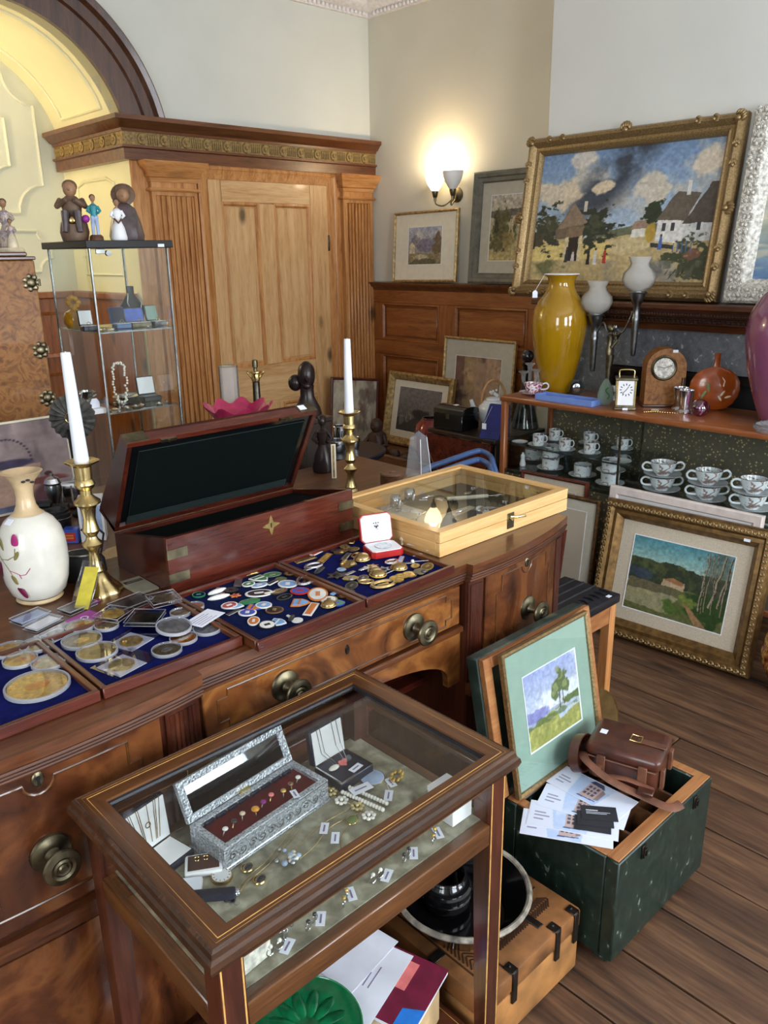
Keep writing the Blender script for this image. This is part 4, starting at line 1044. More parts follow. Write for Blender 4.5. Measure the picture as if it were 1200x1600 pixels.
# --- village painting
def paint_village():
    c = Canvas(420, 280, (120, 146, 180))
    c.grad((170, 184, 196), (112, 138, 172), 0.3, 1.0)
    cl = c.n(4, 3)
    c.mix(np.clip((cl - 0.50) * 7, 0, 1) * (c.V > 0.4) * 0.75, (196, 184, 164))
    d = np.abs((c.U - 0.28) - (c.V - 0.5) * 0.55); c.mix(np.clip(1.5 - d * 7.5, 0, 1) * np.clip((c.n(6, 5) - 0.25) * 5, 0, 1) * np.clip((c.V - 0.42) * 6, 0, 1) * 1.0, (60, 66, 76))
    c.blob(0.10, 0.70, 0.15, 0.14, (206, 188, 160), 0.9, 0.85); c.blob(0.39, 0.72, 0.07, 0.07, (216, 196, 166), 0.8, 0.9); c.blob(0.68, 0.68, 0.13, 0.10, (206, 192, 168), 1.0, 0.8); c.blob(0.95, 0.85, 0.10, 0.10, (212, 198, 176), 0.8, 0.9); c.blob(0.27, 0.94, 0.09, 0.06, (208, 196, 180), 0.7, 0.8)
    c.poly([(0.35, 0.33), (0.5, 0.40), (0.75, 0.44), (1, 0.42), (1, 0.3), (0.35, 0.3)], (96, 100, 76), 0.03)
    c.poly([(0, 0), (1, 0), (1, 0.36), (0.62, 0.36), (0.45, 0.34), (0, 0.34)], (176, 156, 112), 0.02)
    c.poly([(0.4, 0.30), (0.75, 0.36), (0.75, 0.28), (0.55, 0.2), (0.42, 0.22)], (190, 172, 130), 0.03)
    c.poly([(0.0, 0.30), (0.48, 0.30), (0.48, 0.18), (0, 0.16)], (204, 182, 116), 0.015)
    c.blob(0.10, 0.40, 0.12, 0.15, (48, 52, 40), 1.5, 1, 26); c.blob(0.36, 0.40, 0.11, 0.15, (46, 50, 38), 1.5, 1, 26); c.blob(0.02, 0.33, 0.05, 0.07, (60, 54, 44), 1.2, 1, 24); c.blob(0.12, 0.44, 0.06, 0.06, (74, 76, 54), 1.6, 0.7, 40); c.blob(0.37, 0.44, 0.05, 0.06, (72, 74, 52), 1.6, 0.7, 40)
    c.poly([(0.14, 0.40), (0.23, 0.60), (0.31, 0.44), (0.30, 0.34), (0.14, 0.33)], (104, 90, 74), 0.01); c.poly([(0.15, 0.41), (0.235, 0.61), (0.33, 0.46), (0.30, 0.44)], (132, 112, 92), 0.02)
    c.poly([(0.295, 0.54), (0.315, 0.54), (0.315, 0.62), (0.295, 0.62)], (190, 180, 164))
    c.poly([(0.20, 0.34), (0.30, 0.34), (0.31, 0.42), (0.22, 0.43)], (120, 100, 78), 0.01); c.poly([(0.225, 0.16), (0.29, 0.16), (0.285, 0.35), (0.23, 0.34)], (44, 36, 32)); c.poly([(0.205, 0.16), (0.225, 0.16), (0.225, 0.35), (0.205, 0.34)], (196, 180, 142)); c.poly([(0.29, 0.16), (0.31, 0.16), (0.31, 0.36), (0.29, 0.35)], (196, 180, 142))
    c.poly([(0.585, 0.33), (0.70, 0.34), (0.70, 0.40), (0.59, 0.39)], (212, 208, 196)); c.poly([(0.58, 0.39), (0.71, 0.40), (0.70, 0.46), (0.60, 0.45)], (146, 122, 104), 0.01)
    c.blob(0.70, 0.51, 0.05, 0.07, (44, 54, 36), 1.4, 1, 30); c.blob(0.69, 0.36, 0.035, 0.09, (170, 140, 60), 0.3)
    c.poly([(0.72, 0.30), (0.86, 0.28), (0.86, 0.47), (0.72, 0.45)], (208, 206, 200)); c.poly([(0.86, 0.28), (1.0, 0.30), (1.0, 0.44), (0.86, 0.42)], (190, 190, 188))
    c.poly([(0.71, 0.45), (0.80, 0.65), (0.92, 0.63), (0.86, 0.44)], (98, 88, 76), 0.015); c.poly([(0.85, 0.42), (0.96, 0.70), (1.0, 0.70), (1, 0.42)], (82, 74, 66), 0.015)
    c.poly([(0.845, 0.62), (0.865, 0.62), (0.865, 0.72), (0.845, 0.72)], (214, 210, 200))
    for u, v in ((0.745, 0.37), (0.79, 0.37), (0.92, 0.37)): c.poly([(u, v), (u + 0.02, v), (u + 0.02, v + 0.06), (u, v + 0.06)], (60, 62, 66))
    c.poly([(0.70, 0.29), (0.82, 0.27), (0.82, 0.24), (0.70, 0.26)], (58, 56, 52), 0.01)
    c.blob(0.93, 0.15, 0.14, 0.14, (64, 68, 46), 1.5, 1, 26); c.blob(0.93, 0.20, 0.05, 0.04, (150, 92, 80), 1.0, 0.6); c.blob(0.08, 0.12, 0.10, 0.06, (88, 90, 58), 1.0, 0.9)
    r = c.n(10, 3); c.mix(((c.V < 0.16) * np.clip((r - 0.45) * 5, 0, 1)) * 0.7, (128, 126, 122)); c.blob(0.70, 0.07, 0.08, 0.10, (104, 106, 106), 0.8, 0.8)
    for u, v, h_, cc in ((0.225, 0.15, 0.1, (40, 44, 60)), (0.265, 0.16, 0.07, (190, 180, 180)), (0.36, 0.13, 0.11, (36, 34, 38)), (0.40, 0.13, 0.11, (200, 196, 196)), (0.455, 0.14, 0.10, (168, 50, 40)), (0.75, 0.24, 0.09, (70, 100, 160))):
        c.poly([(u - 0.011, v), (u + 0.011, v), (u + 0.006, v + h_), (u - 0.006, v + h_)], cc); c.blob(u, v + h_ + 0.01, 0.007, 0.012, (70, 50, 40), 0)
    for k in range(5): c.line(0.82 + k * 0.022, 0.22, 0.82 + k * 0.022, 0.28, 0.003, (70, 100, 140))
    for k, (a, b) in enumerate(((0.80, 0.06), (0.82, 0.03), (0.84, 0.07), (0.86, 0.04), (0.88, 0.06))): c.line(a, b, a + 0.012, b + 0.03, 0.002, (50, 30, 24))
    return c.stroke(0.32, 70, 50)
def paint_sea():
    c = Canvas(60, 120, (150, 170, 186)); c.grad((190, 184, 164), (120, 160, 200), 0.42, 1); c.mix(np.clip((c.n(3, 5) - 0.5) * 6, 0, 1) * (c.V > 0.45) * 0.8, (206, 196, 170))
    c.grad((86, 120, 160), (178, 178, 156), 0, 0.42); c.mix(np.clip((c.n(3, 26) - 0.5) * 7, 0, 1) * (c.V < 0.42) * 0.7, (198, 192, 168))
    c.poly([(0.55, 0.36), (1, 0.34), (1, 0.40), (0.6, 0.40)], (40, 40, 46), 0.02); c.line(0.6, 0.36, 0.58, 0.26, 0.02, (50, 60, 60))
    for k in range(6): c.line(0.32 + k * 0.11, 0.06, 0.36 + k * 0.11, 0.10 + 0.02 * (k % 2), 0.012, (30, 40, 60))
    return c.stroke(0.25, 12, 30)
def paint_town():
    c = Canvas(120, 100, (170, 164, 160)); c.grad((150, 142, 120), (166, 168, 180), 0, 1); c.mix(np.clip((c.n(4, 3) - 0.5) * 5, 0, 1) * (c.V > 0.5), (206, 198, 184))
    c.blob(0.55, 0.50, 0.28, 0.20, (120, 116, 132), 0.5, 0.9); c.blob(0.2, 0.6, 0.2, 0.2, (112, 106, 116), 0.8, 0.7); c.poly([(0.04, 0.3), (0.2, 0.3), (0.2, 0.5), (0.1, 0.62), (0.04, 0.5)], (206, 190, 160), 0.02)
    c.blob(0.88, 0.5, 0.16, 0.36, (110, 92, 66), 0.9, 0.9); c.poly([(0, 0), (1, 0), (1, 0.25), (0.5, 0.3), (0, 0.3)], (140, 124, 92), 0.05); c.blob(0.4, 0.2, 0.3, 0.08, (206, 196, 170), 1, 0.7); c.blob(0.5, 0.05, 0.5, 0.09, (92, 86, 64), 1, 0.8)
    return c.stroke(0.5, 26, 22)
def paint_country():
    c = Canvas(90, 130, (150, 134, 100)); c.grad((170, 158, 110), (186, 180, 168), 0, 1); c.poly([(0, 0.66), (1, 0.7), (1, 0.8), (0, 0.76)], (104, 98, 92), 0.03); c.blob(0.35, 0.45, 0.4, 0.36, (92, 88, 56), 1, 0.95); c.blob(0.2, 0.55, 0.1, 0.2, (64, 62, 44), 1); c.blob(0.6, 0.3, 0.3, 0.16, (150, 132, 84), 1, 0.8); c.poly([(0, 0), (1, 0), (1, 0.16), (0, 0.12)], (178, 162, 112), 0.05)
    c.line(0.58, 0.42, 0.60, 0.62, 0.012, (196, 180, 150)); c.line(0.68, 0.42, 0.66, 0.62, 0.012, (196, 180, 150))
    return c.stroke(0.6, 20, 28)
def paint_woods():
    c = Canvas(190, 150, (120, 150, 150)); c.grad((168, 190, 176), (72, 128, 140), 0.6, 1)
    c.poly([(0, 0.72), (0.3, 0.70), (0.45, 0.74), (0.7, 0.68), (1, 0.7), (1, 0.4), (0, 0.4)], (48, 56, 40), 0.06); c.mix(np.clip((c.n(14, 8) - 0.5) * 6, 0, 1) * ((c.V > 0.42) & (c.V < 0.72)) * 0.6, (84, 92, 52)); c.blob(0.12, 0.52, 0.2, 0.10, (52, 62, 82), 0.8, 0.8)
    c.poly([(0, 0), (1, 0), (1, 0.42), (0, 0.42)], (92, 96, 56), 0.03); c.poly([(0, 0.10), (0.45, 0.06), (0.55, 0.30), (0, 0.40)], (142, 138, 104), 0.06); c.poly([(0, 0.30), (0.55, 0.32), (0.5, 0.40), (0, 0.44)], (96, 90, 66), 0.04)
    c.poly([(0.36, 0.42), (0.58, 0.40), (0.58, 0.50), (0.46, 0.54), (0.36, 0.50)], (176, 152, 122), 0.03); c.poly([(0.36, 0.50), (0.46, 0.55), (0.58, 0.50), (0.56, 0.46)], (142, 100, 66), 0.02)
    c.blob(0.85, 0.28, 0.25, 0.24, (44, 66, 30), 0.9); c.blob(0.66, 0.30, 0.09, 0.10, (118, 130, 60), 0.9, 0.8); c.blob(0.5, 0.14, 0.12, 0.12, (72, 96, 40), 0.9, 0.9)
    c.poly([(0.60, 0.26), (0.63, 0.26), (0.86, 0), (0.74, 0)], (142, 110, 76), 0.02)
    c.blob(0.88, 0.75, 0.14, 0.3, (70, 74, 60), 1.1, 0.6)
    rs = random.Random(4)
    for u0, u1, wd in ((0.75, 0.77, 0.009), (0.80, 0.81, 0.005), (0.84, 0.93, 0.013), (0.92, 0.98, 0.010), (0.87, 0.85, 0.004), (0.96, 0.97, 0.007), (0.78, 0.74, 0.003)):
        v0 = rs.uniform(0.18, 0.34); pu_, pv_ = u0, v0
        for k in range(1, 7):
            t = k / 6; qu, qv = u0 + (u1 - u0) * t + rs.uniform(-0.012, 0.012), v0 + (0.97 - v0) * t
            c.line(pu_, pv_, qu, qv, wd * (1.1 - 0.6 * t), (142, 130, 110)); c.line(pu_ + wd * 0.7, pv_, qu + wd * 0.7, qv, wd * 0.35, (60, 52, 42))
            if k > 2: c.line(qu, qv, qu + rs.uniform(-0.05, 0.05), min(0.99, qv + 0.10), 0.002, (110, 100, 84))
            pu_, pv_ = qu, qv
    return c.stroke(0.4, 40, 34)
def paint_tree():
    c = Canvas(130, 110, (160, 170, 200)); c.grad((190, 196, 210), (150, 160, 206), 0.4, 1); c.mix(np.clip((c.n(4, 4) - 0.47) * 6, 0, 1) * (c.V > 0.4) * 0.85, (224, 226, 234)); c.blob(0.1, 0.42, 0.35, 0.08, (128, 126, 186), 0.7, 0.9)
    c.poly([(0, 0), (1, 0), (1, 0.40), (0.4, 0.36), (0, 0.28)], (150, 150, 84), 0.03); c.poly([(0.5, 0.34), (1, 0.40), (1, 0.26), (0.6, 0.2)], (176, 186, 206), 0.06); c.mix(np.clip((c.n(16, 10) - 0.5) * 6, 0, 1) * (c.V < 0.28) * 0.6, (196, 188, 110)); c.blob(0.9, 0.40, 0.2, 0.06, (88, 104, 60), 0.7); c.blob(0.45, 0.30, 0.5, 0.05, (80, 96, 50), 1, 0.7)
    c.line(0.62, 0.34, 0.63, 0.56, 0.010, (74, 70, 50)); c.line(0.70, 0.36, 0.69, 0.56, 0.008, (74, 70, 50))
    for u, v, r in ((0.60, 0.62, 0.10), (0.70, 0.72, 0.11), (0.76, 0.60, 0.09), (0.66, 0.82, 0.07), (0.54, 0.54, 0.07)): c.blob(u, v, r, r, (84, 98, 58), 0.8, 0.95, 14); c.blob(u - 0.02, v + 0.03, r * 0.6, r * 0.6, (150, 156, 106), 0.9, 0.7, 18)
    return c.stroke(0.3, 30, 26)
def paint_still():
    c = Canvas(130, 110, (122, 138, 176)); c.mix(c.n(4, 4) * 0.7, (78, 108, 168)); c.poly([(0.42, 0.2), (1, 0.1), (1, 1), (0.5, 1)], (146, 128, 126), 0.05); c.mix(np.clip((c.n(14, 2) - 0.5) * 6, 0, 1) * (c.U > 0.5) * 0.5, (108, 92, 96)); c.blob(0.1, 0.75, 0.1, 0.09, (196, 120, 120), 0.8); c.blob(0.05, 0.3, 0.16, 0.22, (150, 178, 210), 0.3); c.blob(0.35, 0.78, 0.08, 0.07, (160, 130, 90), 0.8, 0.8)
    c.poly([(0.42, 0.05), (0.76, 0.05), (0.80, 0.5), (0.44, 0.55)], (176, 144, 126), 0.02); c.blob(0.61, 0.54, 0.17, 0.06, (66, 58, 80), 0.1)
    for i in range(20):
        a = PI * i / 19; c.blob(0.60 + 0.15 * math.cos(a), 0.56 + 0.26 * math.sin(a), 0.012, 0.014, (70, 58, 70), 0)
    c.blob(0.84, 0.10, 0.14, 0.20, (110, 76, 80), 0.1); c.blob(0.84, 0.30, 0.14, 0.05, (124, 70, 70), 0.1); c.blob(0.84, 0.37, 0.03, 0.03, (70, 40, 44), 0); c.poly([(0, 0), (1, 0), (1, 0.06), (0, 0.1)], (96, 104, 130), 0.03)
    return c.stroke(0.25, 18, 16)
def paint_boats():
    c = Canvas(100, 75, (110, 106, 100)); c.grad((96, 92, 88), (124, 118, 112), 0, 1); c.poly([(0, 0), (1, 0), (1, 0.34), (0, 0.3)], (64, 62, 60), 0.02); c.blob(0.55, 0.42, 0.2, 0.15, (54, 50, 48), 0.7); c.blob(0.78, 0.36, 0.14, 0.1, (52, 48, 46), 0.6); c.blob(0.3, 0.3, 0.1, 0.12, (138, 132, 126), 1, 0.8); c.blob(0.1, 0.25, 0.08, 0.1, (132, 126, 120), 1, 0.7)
    for u in (0.2, 0.26, 0.3): c.line(u, 0.24, u, 0.36, 0.008, (50, 46, 44))
    return c.stroke(0.4, 30, 24)
def paint_abstract():
    c = Canvas(80, 90, (150, 124, 106)); 
    for u0, u1, q in ((0, 0.2, (122, 92, 80)), (0.2, 0.45, (150, 126, 96)), (0.45, 0.7, (158, 132, 112)), (0.7, 1, (170, 142, 118))): c.poly([(u0, 0), (u1, 0), (u1, 1), (u0, 1)], q, 0.02)
    c.mix(np.clip((c.n(3, 8) - 0.55) * 6, 0, 1) * 0.7, (196, 164, 130)); c.mix(np.clip((c.n(4, 9) - 0.6) * 7, 0, 1) * 0.8, (90, 72, 66)); return c.stroke(0.3)
def paint_sketch():
    c = Canvas(70, 90, (168, 156, 134)); c.mix(np.clip((c.n(6, 7) - 0.55) * 8, 0, 1) * 0.7, (96, 84, 72)); c.mix(np.clip((c.n(8, 8) - 0.62) * 8, 0, 1) * 0.6, (116, 60, 54)); return c.stroke(0.3)

PF_BIG = [(0, 0), (0, 0.03), (0.012, 0.052), (0.028, 0.058), (0.038, 0.05), (0.05, 0.034), (0.062, 0.03), (0.070, 0.034), (0.080, 0.026), (0.086, 0.012), (0.086, 0)]
RZL = -PI / 2                 # faces -x (towards the room from the lamp wall)
def lean(p_top_gap, H): return math.asin(min(0.5, p_top_gap / H))
# big village painting on the mantel shelf
bw, bh = 1.135, 0.79
vp = picture('oil_painting', 'large gilt-framed village street painting on the mantel shelf', 'painting', bw, bh, PF_BIG, 'gilt', paint_village(), (3.63, 2.235, 1.368), RZL, 0.155)
orn = []
for sx in (-1, 1):
    for sz in (0, 1): orn.append((sx * (bw / 2 - 0.03), 0.03 + sz * (bh - 0.06), 1.15, math.atan2(sx, 1 if sz else -1)))
    orn.append((sx * (bw / 2 - 0.02), bh / 2, 1.2, sx * PI / 2))
orn += [(0, 0.02, 1.2, PI), (0, bh - 0.02, 1.2, 0)]
for sx in (-1, 1):
    for q in (0.14, 0.22):
        orn += [(sx * (bw / 2 - q), 0.022, 0.8, sx * 1.2), (sx * (bw / 2 - q), bh - 0.022, 0.8, sx * 1.2), (sx * (bw / 2 - 0.022), q, 0.8, 0), (sx * (bw / 2 - 0.022), bh - q, 0.8, 0)]
ornament(vp, orn, 'gilt', r=0.05)
# white framed seascape next to it
ws = picture('oil_painting', 'seascape in pale carved frame beside the large village painting', 'painting', 0.75, 0.80, [(0, 0), (0, 0.03), (0.01, 0.045), (0.07, 0.05), (0.08, 0.04), (0.095, 0.03), (0.105, 0.01), (0.105, 0)], 'white_frame', paint_sea(), (3.63, 1.265, 1.368), RZL, 0.155)
orn = []
random.seed(3)
for i in range(24):
    z = 0.03 + i * 0.0325
    for xx in (-0.34, -0.318): orn.append((xx + random.uniform(-0.006, 0.006), z, 0.75, random.uniform(0, 6)))
for i in range(10):
    for zz in (0.03, 0.055, 0.745, 0.77): orn.append((-0.30 + i * 0.032, zz, 0.75, random.uniform(0, 6)))
ornament(ws, orn, 'white_frame', r=0.046)
# two on the dado rail
picture('watercolour', 'small mountain town watercolour in thin gold frame on dado rail', 'picture', 0.575, 0.445, [(0, 0), (0, 0.014), (0.008, 0.02), (0.016, 0.014), (0.018, 0)], 'gilt_bright', paint_town(), (3.99, 3.83, 1.413), RZL, 0.07, (0.125, 0.125, 0.10, 0.085), 'cream_mount', pmat='print', roll=-0.015)
picture('watercolour', 'tall countryside watercolour in grey moulded frame on dado rail', 'picture', 0.52, 0.64, [(0, 0), (0, 0.03), (0.012, 0.04), (0.03, 0.036), (0.036, 0.026), (0.055, 0.022), (0.062, 0.012), (0.064, 0)], 'grey_frame', paint_country(), (3.985, 3.165, 1.413), RZL, 0.07, (0.075, 0.075, 0.075, 0.075), 'grey_mount', pmat='print')
# landscape with bare trees, big bronze frame leaning on the showcase
lw, lh = 0.70, 0.585
lp = picture('landscape_painting', 'woodland landscape in ornate bronze frame leaning on glazed showcase', 'painting', lw, lh, [(0, 0), (0, 0.03), (0.008, 0.045), (0.03, 0.05), (0.04, 0.036), (0.055, 0.04), (0.070, 0.022), (0.078, 0.012), (0.078, 0)], 'bronze_gold', paint_woods(), (2.93, 1.415, 0.0), RZL + 0.06, 0.21, (0.065, 0.065, 0.06, 0.06), 'linen_mount', tag_at=(0.86, 0.90))
def scrolls(t, W, H, ins, r, mat, step=0.024):
    pts = []
    n1, n2 = int((W - 2 * ins) / step), int((H - 2 * ins) / step)
    for i in range(n1 + 1):
        x = -W / 2 + ins + (W - 2 * ins) * i / n1; pts += [(x, ins, 0), (x, H - ins, PI)]
    for i in range(1, n2):
        z = ins + (H - 2 * ins) * i / n2; pts += [(-W / 2 + ins, z, PI / 2), (W / 2 - ins, z, -PI / 2)]
    g = G().tube([(0.010 * math.cos(a) * (1 - a / 9), 0, 0.010 * math.sin(a) * (1 - a / 9)) for a in [k * 0.6 for k in range(12)]], 0.0042, 6)
    o = g.obj('scroll', mat, t); first = True
    for x, z, ry in pts:
        if first: o.location = (x, -r, z); o.rotation_euler = (0, ry, 0); first = False
        else: inst(o, (x, -r, z), (0, ry, 0), t)
scrolls(lp, lw, lh, 0.019, 0.049, 'gilt')
# pale pink frame behind it
picture('pale_frame', 'pale pink framed print standing behind the bronze landscape frame', 'picture', 0.66, 0.62, [(0, 0), (0, 0.018), (0.006, 0.022), (0.034, 0.018), (0.04, 0.008), (0.04, 0)], 'pinkish_frame', Canvas(8, 8, (214, 212, 212)), (3.02, 1.47, 0.0), RZL + 0.02, 0.10, None, pmat='print')
# three small frames left of it
for i, (x, y, W, H, fm, mm_, tl, lb) in enumerate(((3.045, 2.10, 0.36, 0.60, 'red_brown_frame', 'linen_mount', 0.05, 'picture in red-brown frame, rearmost of three beside the sideboard'), (2.93, 1.965, 0.34, 0.56, 'gilt_dark', 'grey_mount', 0.10, 'picture in narrow dark gilt frame, middle one beside the sideboard'), (2.79, 2.03, 0.30, 0.44, 'red_brown_frame', 'cream_mount', 0.16, 'small picture in thin dark frame, front one beside the sideboard'))):
    picture('framed_picture', lb, 'picture', W, H, [(0, 0), (0, 0.016), (0.008, 0.02), (0.016, 0.014), (0.018, 0)], fm, Canvas(8, 8, (178, 168, 150)), (x, y, 0.0), RZL + 0.06, tl, (0.05, 0.05, 0.06, 0.05), mm_, pmat='print', tag_at=(0.5, 0.93) if i == 2 else None, group='small pictures leaning beside the sideboard')
# green mounted tree picture in the green box lid
picture('tree_watercolour', 'tree landscape in wide green mount leaning inside green box lid', 'picture', 0.362, 0.375, [(0, 0), (0, 0.012), (0.004, 0.016), (0.010, 0.012), (0.012, 0)], 'gilt', paint_tree(), (1.557, 1.006, BH + 0.002), 0, 0.19, (0.062, 0.062, 0.085, 0.075), 'green_mount', pmat='print', glass=True)
# still life below the burr cabinet
picture('still_life', 'blue still life painting of kettle and pots below burr walnut cabinet', 'painting', 0.52, 0.30, [(0, 0), (0, 0.01), (0.006, 0.012), (0.008, 0)], 'cream_mount', paint_still(), (0.80, 2.68, 0.802), 0, 0.06)
# pictures along the back dado
picture('seaside_print', 'dark beach scene in wide gilt frame leaning on pine dado', 'picture', 0.60, 0.49, [(0, 0), (0, 0.03), (0.015, 0.036), (0.04, 0.024), (0.052, 0.014), (0.054, 0)], 'gilt_bright', paint_boats(), (3.80, 3.735, 0.345), RZL, 0.18, (0.055, 0.055, 0.05, 0.045), 'cream_mount', pmat='print')
picture('abstract_print', 'tall abstract print in pale mount and gilt frame behind teapot', 'picture', 0.58, 1.09, [(0, 0), (0, 0.018), (0.01, 0.022), (0.018, 0.012), (0.02, 0)], 'gilt_bright', paint_abstract(), (3.86, 3.30, 0.0), RZL, 0.08, (0.09, 0.09, 0.39, 0.10), 'grey_mount', pmat='print')
picture('sketch_print', 'brown sketch in dark red frame leaning in the corner by pilaster', 'picture', 0.36, 0.79, [(0, 0), (0, 0.016), (0.01, 0.02), (0.018, 0.014), (0.02, 0)], 'red_brown_frame', paint_sketch(), (3.60, 4.16, 0.0), -0.35, 0.12, None, pmat='print', roll=0.10)

# ------------------------------------------------------------------ two-arm wall lamp
wlamp = T('wall_lamp', 'two-armed wall lamp with frosted bell shades, one lit', 'lamp', (RX1, 3.60, 1.94))
def shade(dy, dx, lit):
    s = G().lathe([(0.016, 0.0), (0.026, 0.012), (0.048, 0.045), (0.060, 0.08), (0.064, 0.105), (0.061, 0.105), (0.056, 0.08), (0.044, 0.046), (0.022, 0.014), (0.0, 0.010)], 28).obj('shade', 'lamp_shade_lit' if lit else 'lamp_shade', wlamp)
    s.location = (dx, dy, 0.02)
    h = G().lathe([(0, -0.055), (0.008, -0.055), (0.009, -0.035), (0.014, -0.03), (0.020, -0.005), (0.021, 0.004), (0, 0.006)], 16).obj('lamp_holder', 'brass_dull', wlamp); h.location = (dx, dy, 0.02)
    if lit:
        b = G().sph((0, 0, 0.055), 0.026, 1, 1, 1.25, u=14, v=9).obj('bulb', 'bulb_glow', s)
    pts = [(-0.015, 0, 0.03), (-0.03, dy * 0.12, -0.02), (-0.05 + (dx + 0.05) * 0.5, dy * 0.45, -0.062), (dx, dy * 0.85, -0.055), (dx, dy, -0.035)]
    G().tube(pts, 0.0045, 8, sm=5).obj('arm', 'brass_dull', wlamp)
shade(0.098, -0.10, True); shade(-0.085, -0.14, False)
G().lathe([(0, 0), (0.045, 0), (0.045, 0.008), (0.02, 0.02), (0, 0.022)], 20).obj('wall_plate', 'brass_dull', wlamp).rotation_euler = (0, -PI / 2, 0)
pl = bpy.data.lights.new('lamp_light', 'POINT'); pl.energy = 9; pl.color = (1.0, 0.82, 0.56); pl.shadow_soft_size = 0.03
po = bpy.data.objects.new('lamp_light', pl); col.objects.link(po); po.parent = wlamp; po.location = (-0.10, 0.098, 0.13)
# unseen copy, added on the alcove back wall to carry the warm light there
added_lamp = dup(wlamp, (1.22, 5.259, 1.98), PI / 2, 'two-armed wall lamp added out of view on the alcove back wall')
for c in added_lamp.children:
    if c.type == 'LIGHT':
        c.data = c.data.copy(); c.data.energy = 17; c.location = (-0.24, 0.0, 0.12)  # added point light, set clear of the shades to warm the alcove

# ================================================================== THINGS BEHIND THE SIDEBOARD
def table(name, label, x0, x1, y0, y1, z, mat, lm, th=0.03, lw=0.05, cat='table'):
    t = T(name, label, cat, ((x0 + x1) / 2, (y0 + y1) / 2, 0))
    OW(G().box(x0, x1, y0, y1, z - th, z, 0.004), 'top', mat, t)
    for x in (x0 + 0.02, x1 - 0.02 - lw):
        for y in (y0 + 0.02, y1 - 0.02 - lw): OW(G().box(x, x + lw, y, y + lw, 0, z - th, 0.003), 'leg', lm, t)
    OW(G().box(x0 + 0.03, x1 - 0.03, y0 + 0.03, y0 + 0.05, z - th - 0.09, z - th), 'apron', mat, t)
    OW(G().box(x0 + 0.03, x1 - 0.03, y1 - 0.05, y1 - 0.03, z - th - 0.09, z - th), 'apron', mat, t)
    return t
table('back_table', 'brown wooden table behind cream vase and candlestick', 0.12, 1.28, 1.905, 2.80, 0.80, 'brown_wood', 'brown_wood')
table('side_table', 'narrow brown table behind the mahogany writing box', 1.30, 2.16, 1.905, 2.45, 0.80, 'brown_wood', 'brown_wood')
TZ = 0.80

# ---- burr walnut cabinet
bc = T('burr_cabinet', 'burr walnut cabinet with dark bronze hinges at far left', 'cabinet', (0.75, 3.15, 0))
OW(G().box(0.32, 1.13, 2.95, 3.35, 1.02, 1.595, 0.004), 'body', 'burr', bc)
OW(G().prism([(0.32, 2.948), (1.10, 2.948), (1.10, 2.94), (0.32, 2.94)], 1.055, 1.585), 'door_panel', 'burr', bc)
sweep_o = sweep_plan(G(), [(1.13, 3.35), (1.13, 2.95), (0.32, 2.95), (0.32, 3.35)][::-1], [(-0.3, 1.595), (0.004, 1.595), (0.008, 1.60), (0.0, 1.612), (-0.012, 1.622), (-0.3, 1.622)], -1)
OW(G().box(0.315, 1.135, 2.945, 3.355, 1.595, 1.607, 0.003).box(0.335, 1.115, 2.965, 3.335, 1.607, 1.622, 0.004), 'cornice', 'mahogany', bc); sweep_o.bm.free()
OW(G().box(0.315, 1.135, 2.94, 3.355, 1.0, 1.028, 0.005), 'base_moulding', 'mahogany_red', bc)
for z_ in (1.52, 1.29, 1.12):
    g = G()
    for k in range(7):
        a = 2 * PI * k / 7; g.sph((1.105 + 0.022 * math.cos(a), 2.938, z_ + 0.022 * math.sin(a)), 0.009, 1, 0.3, 1, u=8, v=5)
    g.sph((1.105, 2.936, z_), 0.016, 1, 0.4, 1, u=10, v=6).cyl((1.132, 2.938, z_ - 0.012), 0.005, 0.024, 8)
    OW(g, 'hinge', 'brass_dull', bc)
for x_ in (0.34, 1.06):
    for y_ in (2.97, 3.27): OW(G().box(x_, x_ + 0.05, y_, y_ + 0.05, 0, 1.0, 0.003), 'leg', 'mahogany_z', bc)

# ---- glass display tower
gc = T('glass_cabinet', 'tall glass display tower with black top and steel edges', 'display cabinet', (1.463, 3.084, 0))
gx0, gx1, gy0, gy1, gt = 1.306, 1.62, 2.90, 3.268, 1.632
OW(G().box(gx0 - 0.014, gx1 + 0.014, gy0 - 0.014, gy1 + 0.014, gt, gt + 0.026, 0.002), 'top', 'black', gc)
OW(G().box(gx0 - 0.014, gx1 + 0.014, gy0 - 0.014, gy1 + 0.014, 0, 0.06, 0.002), 'base', 'black', gc)
for x_ in (gx0, gx1 - 0.008):
    for y_ in (gy0, gy1 - 0.008): OW(G().box(x_, x_ + 0.008, y_, y_ + 0.008, 0.06, gt, 0.0015), 'corner_post', 'steel', gc)
OW(G().box(gx0 + 0.008, gx1 - 0.008, gy0 + 0.002, gy0 + 0.006, 0.06, gt), 'glass_door', 'glass', gc)
OW(G().box(gx0 + 0.008, gx1 - 0.008, gy1 - 0.006, gy1 - 0.002, 0.06, gt), 'glass_side', 'glass', gc)
for x_ in (gx0 + 0.002, gx1 - 0.006): OW(G().box(x_, x_ + 0.004, gy0 + 0.008, gy1 - 0.008, 0.06, gt), 'glass_side', 'glass', gc)
GS = (1.337, 1.037, 0.70)
for z_ in GS:
    OW(G().box(gx0 + 0.008, gx1 - 0.008, gy0 + 0.008, gy1 - 0.008, z_ - 0.005, z_), 'glass_shelf', 'glass_thick', gc)
    OW(G().box(gx0 + 0.008, gx1 - 0.008, gy0 + 0.0075, gy0 + 0.0095, z_ - 0.005, z_), 'shelf_edge', 'pewter', gc)
OW(G().box(1.33, 1.365, gy0 - 0.006, gy0, 1.612, 1.628, 0.001).cyl((1.375, gy0 - 0.012, 1.614), 0.010, 0.012, 14, axis='y'), 'lock', 'steel', gc)
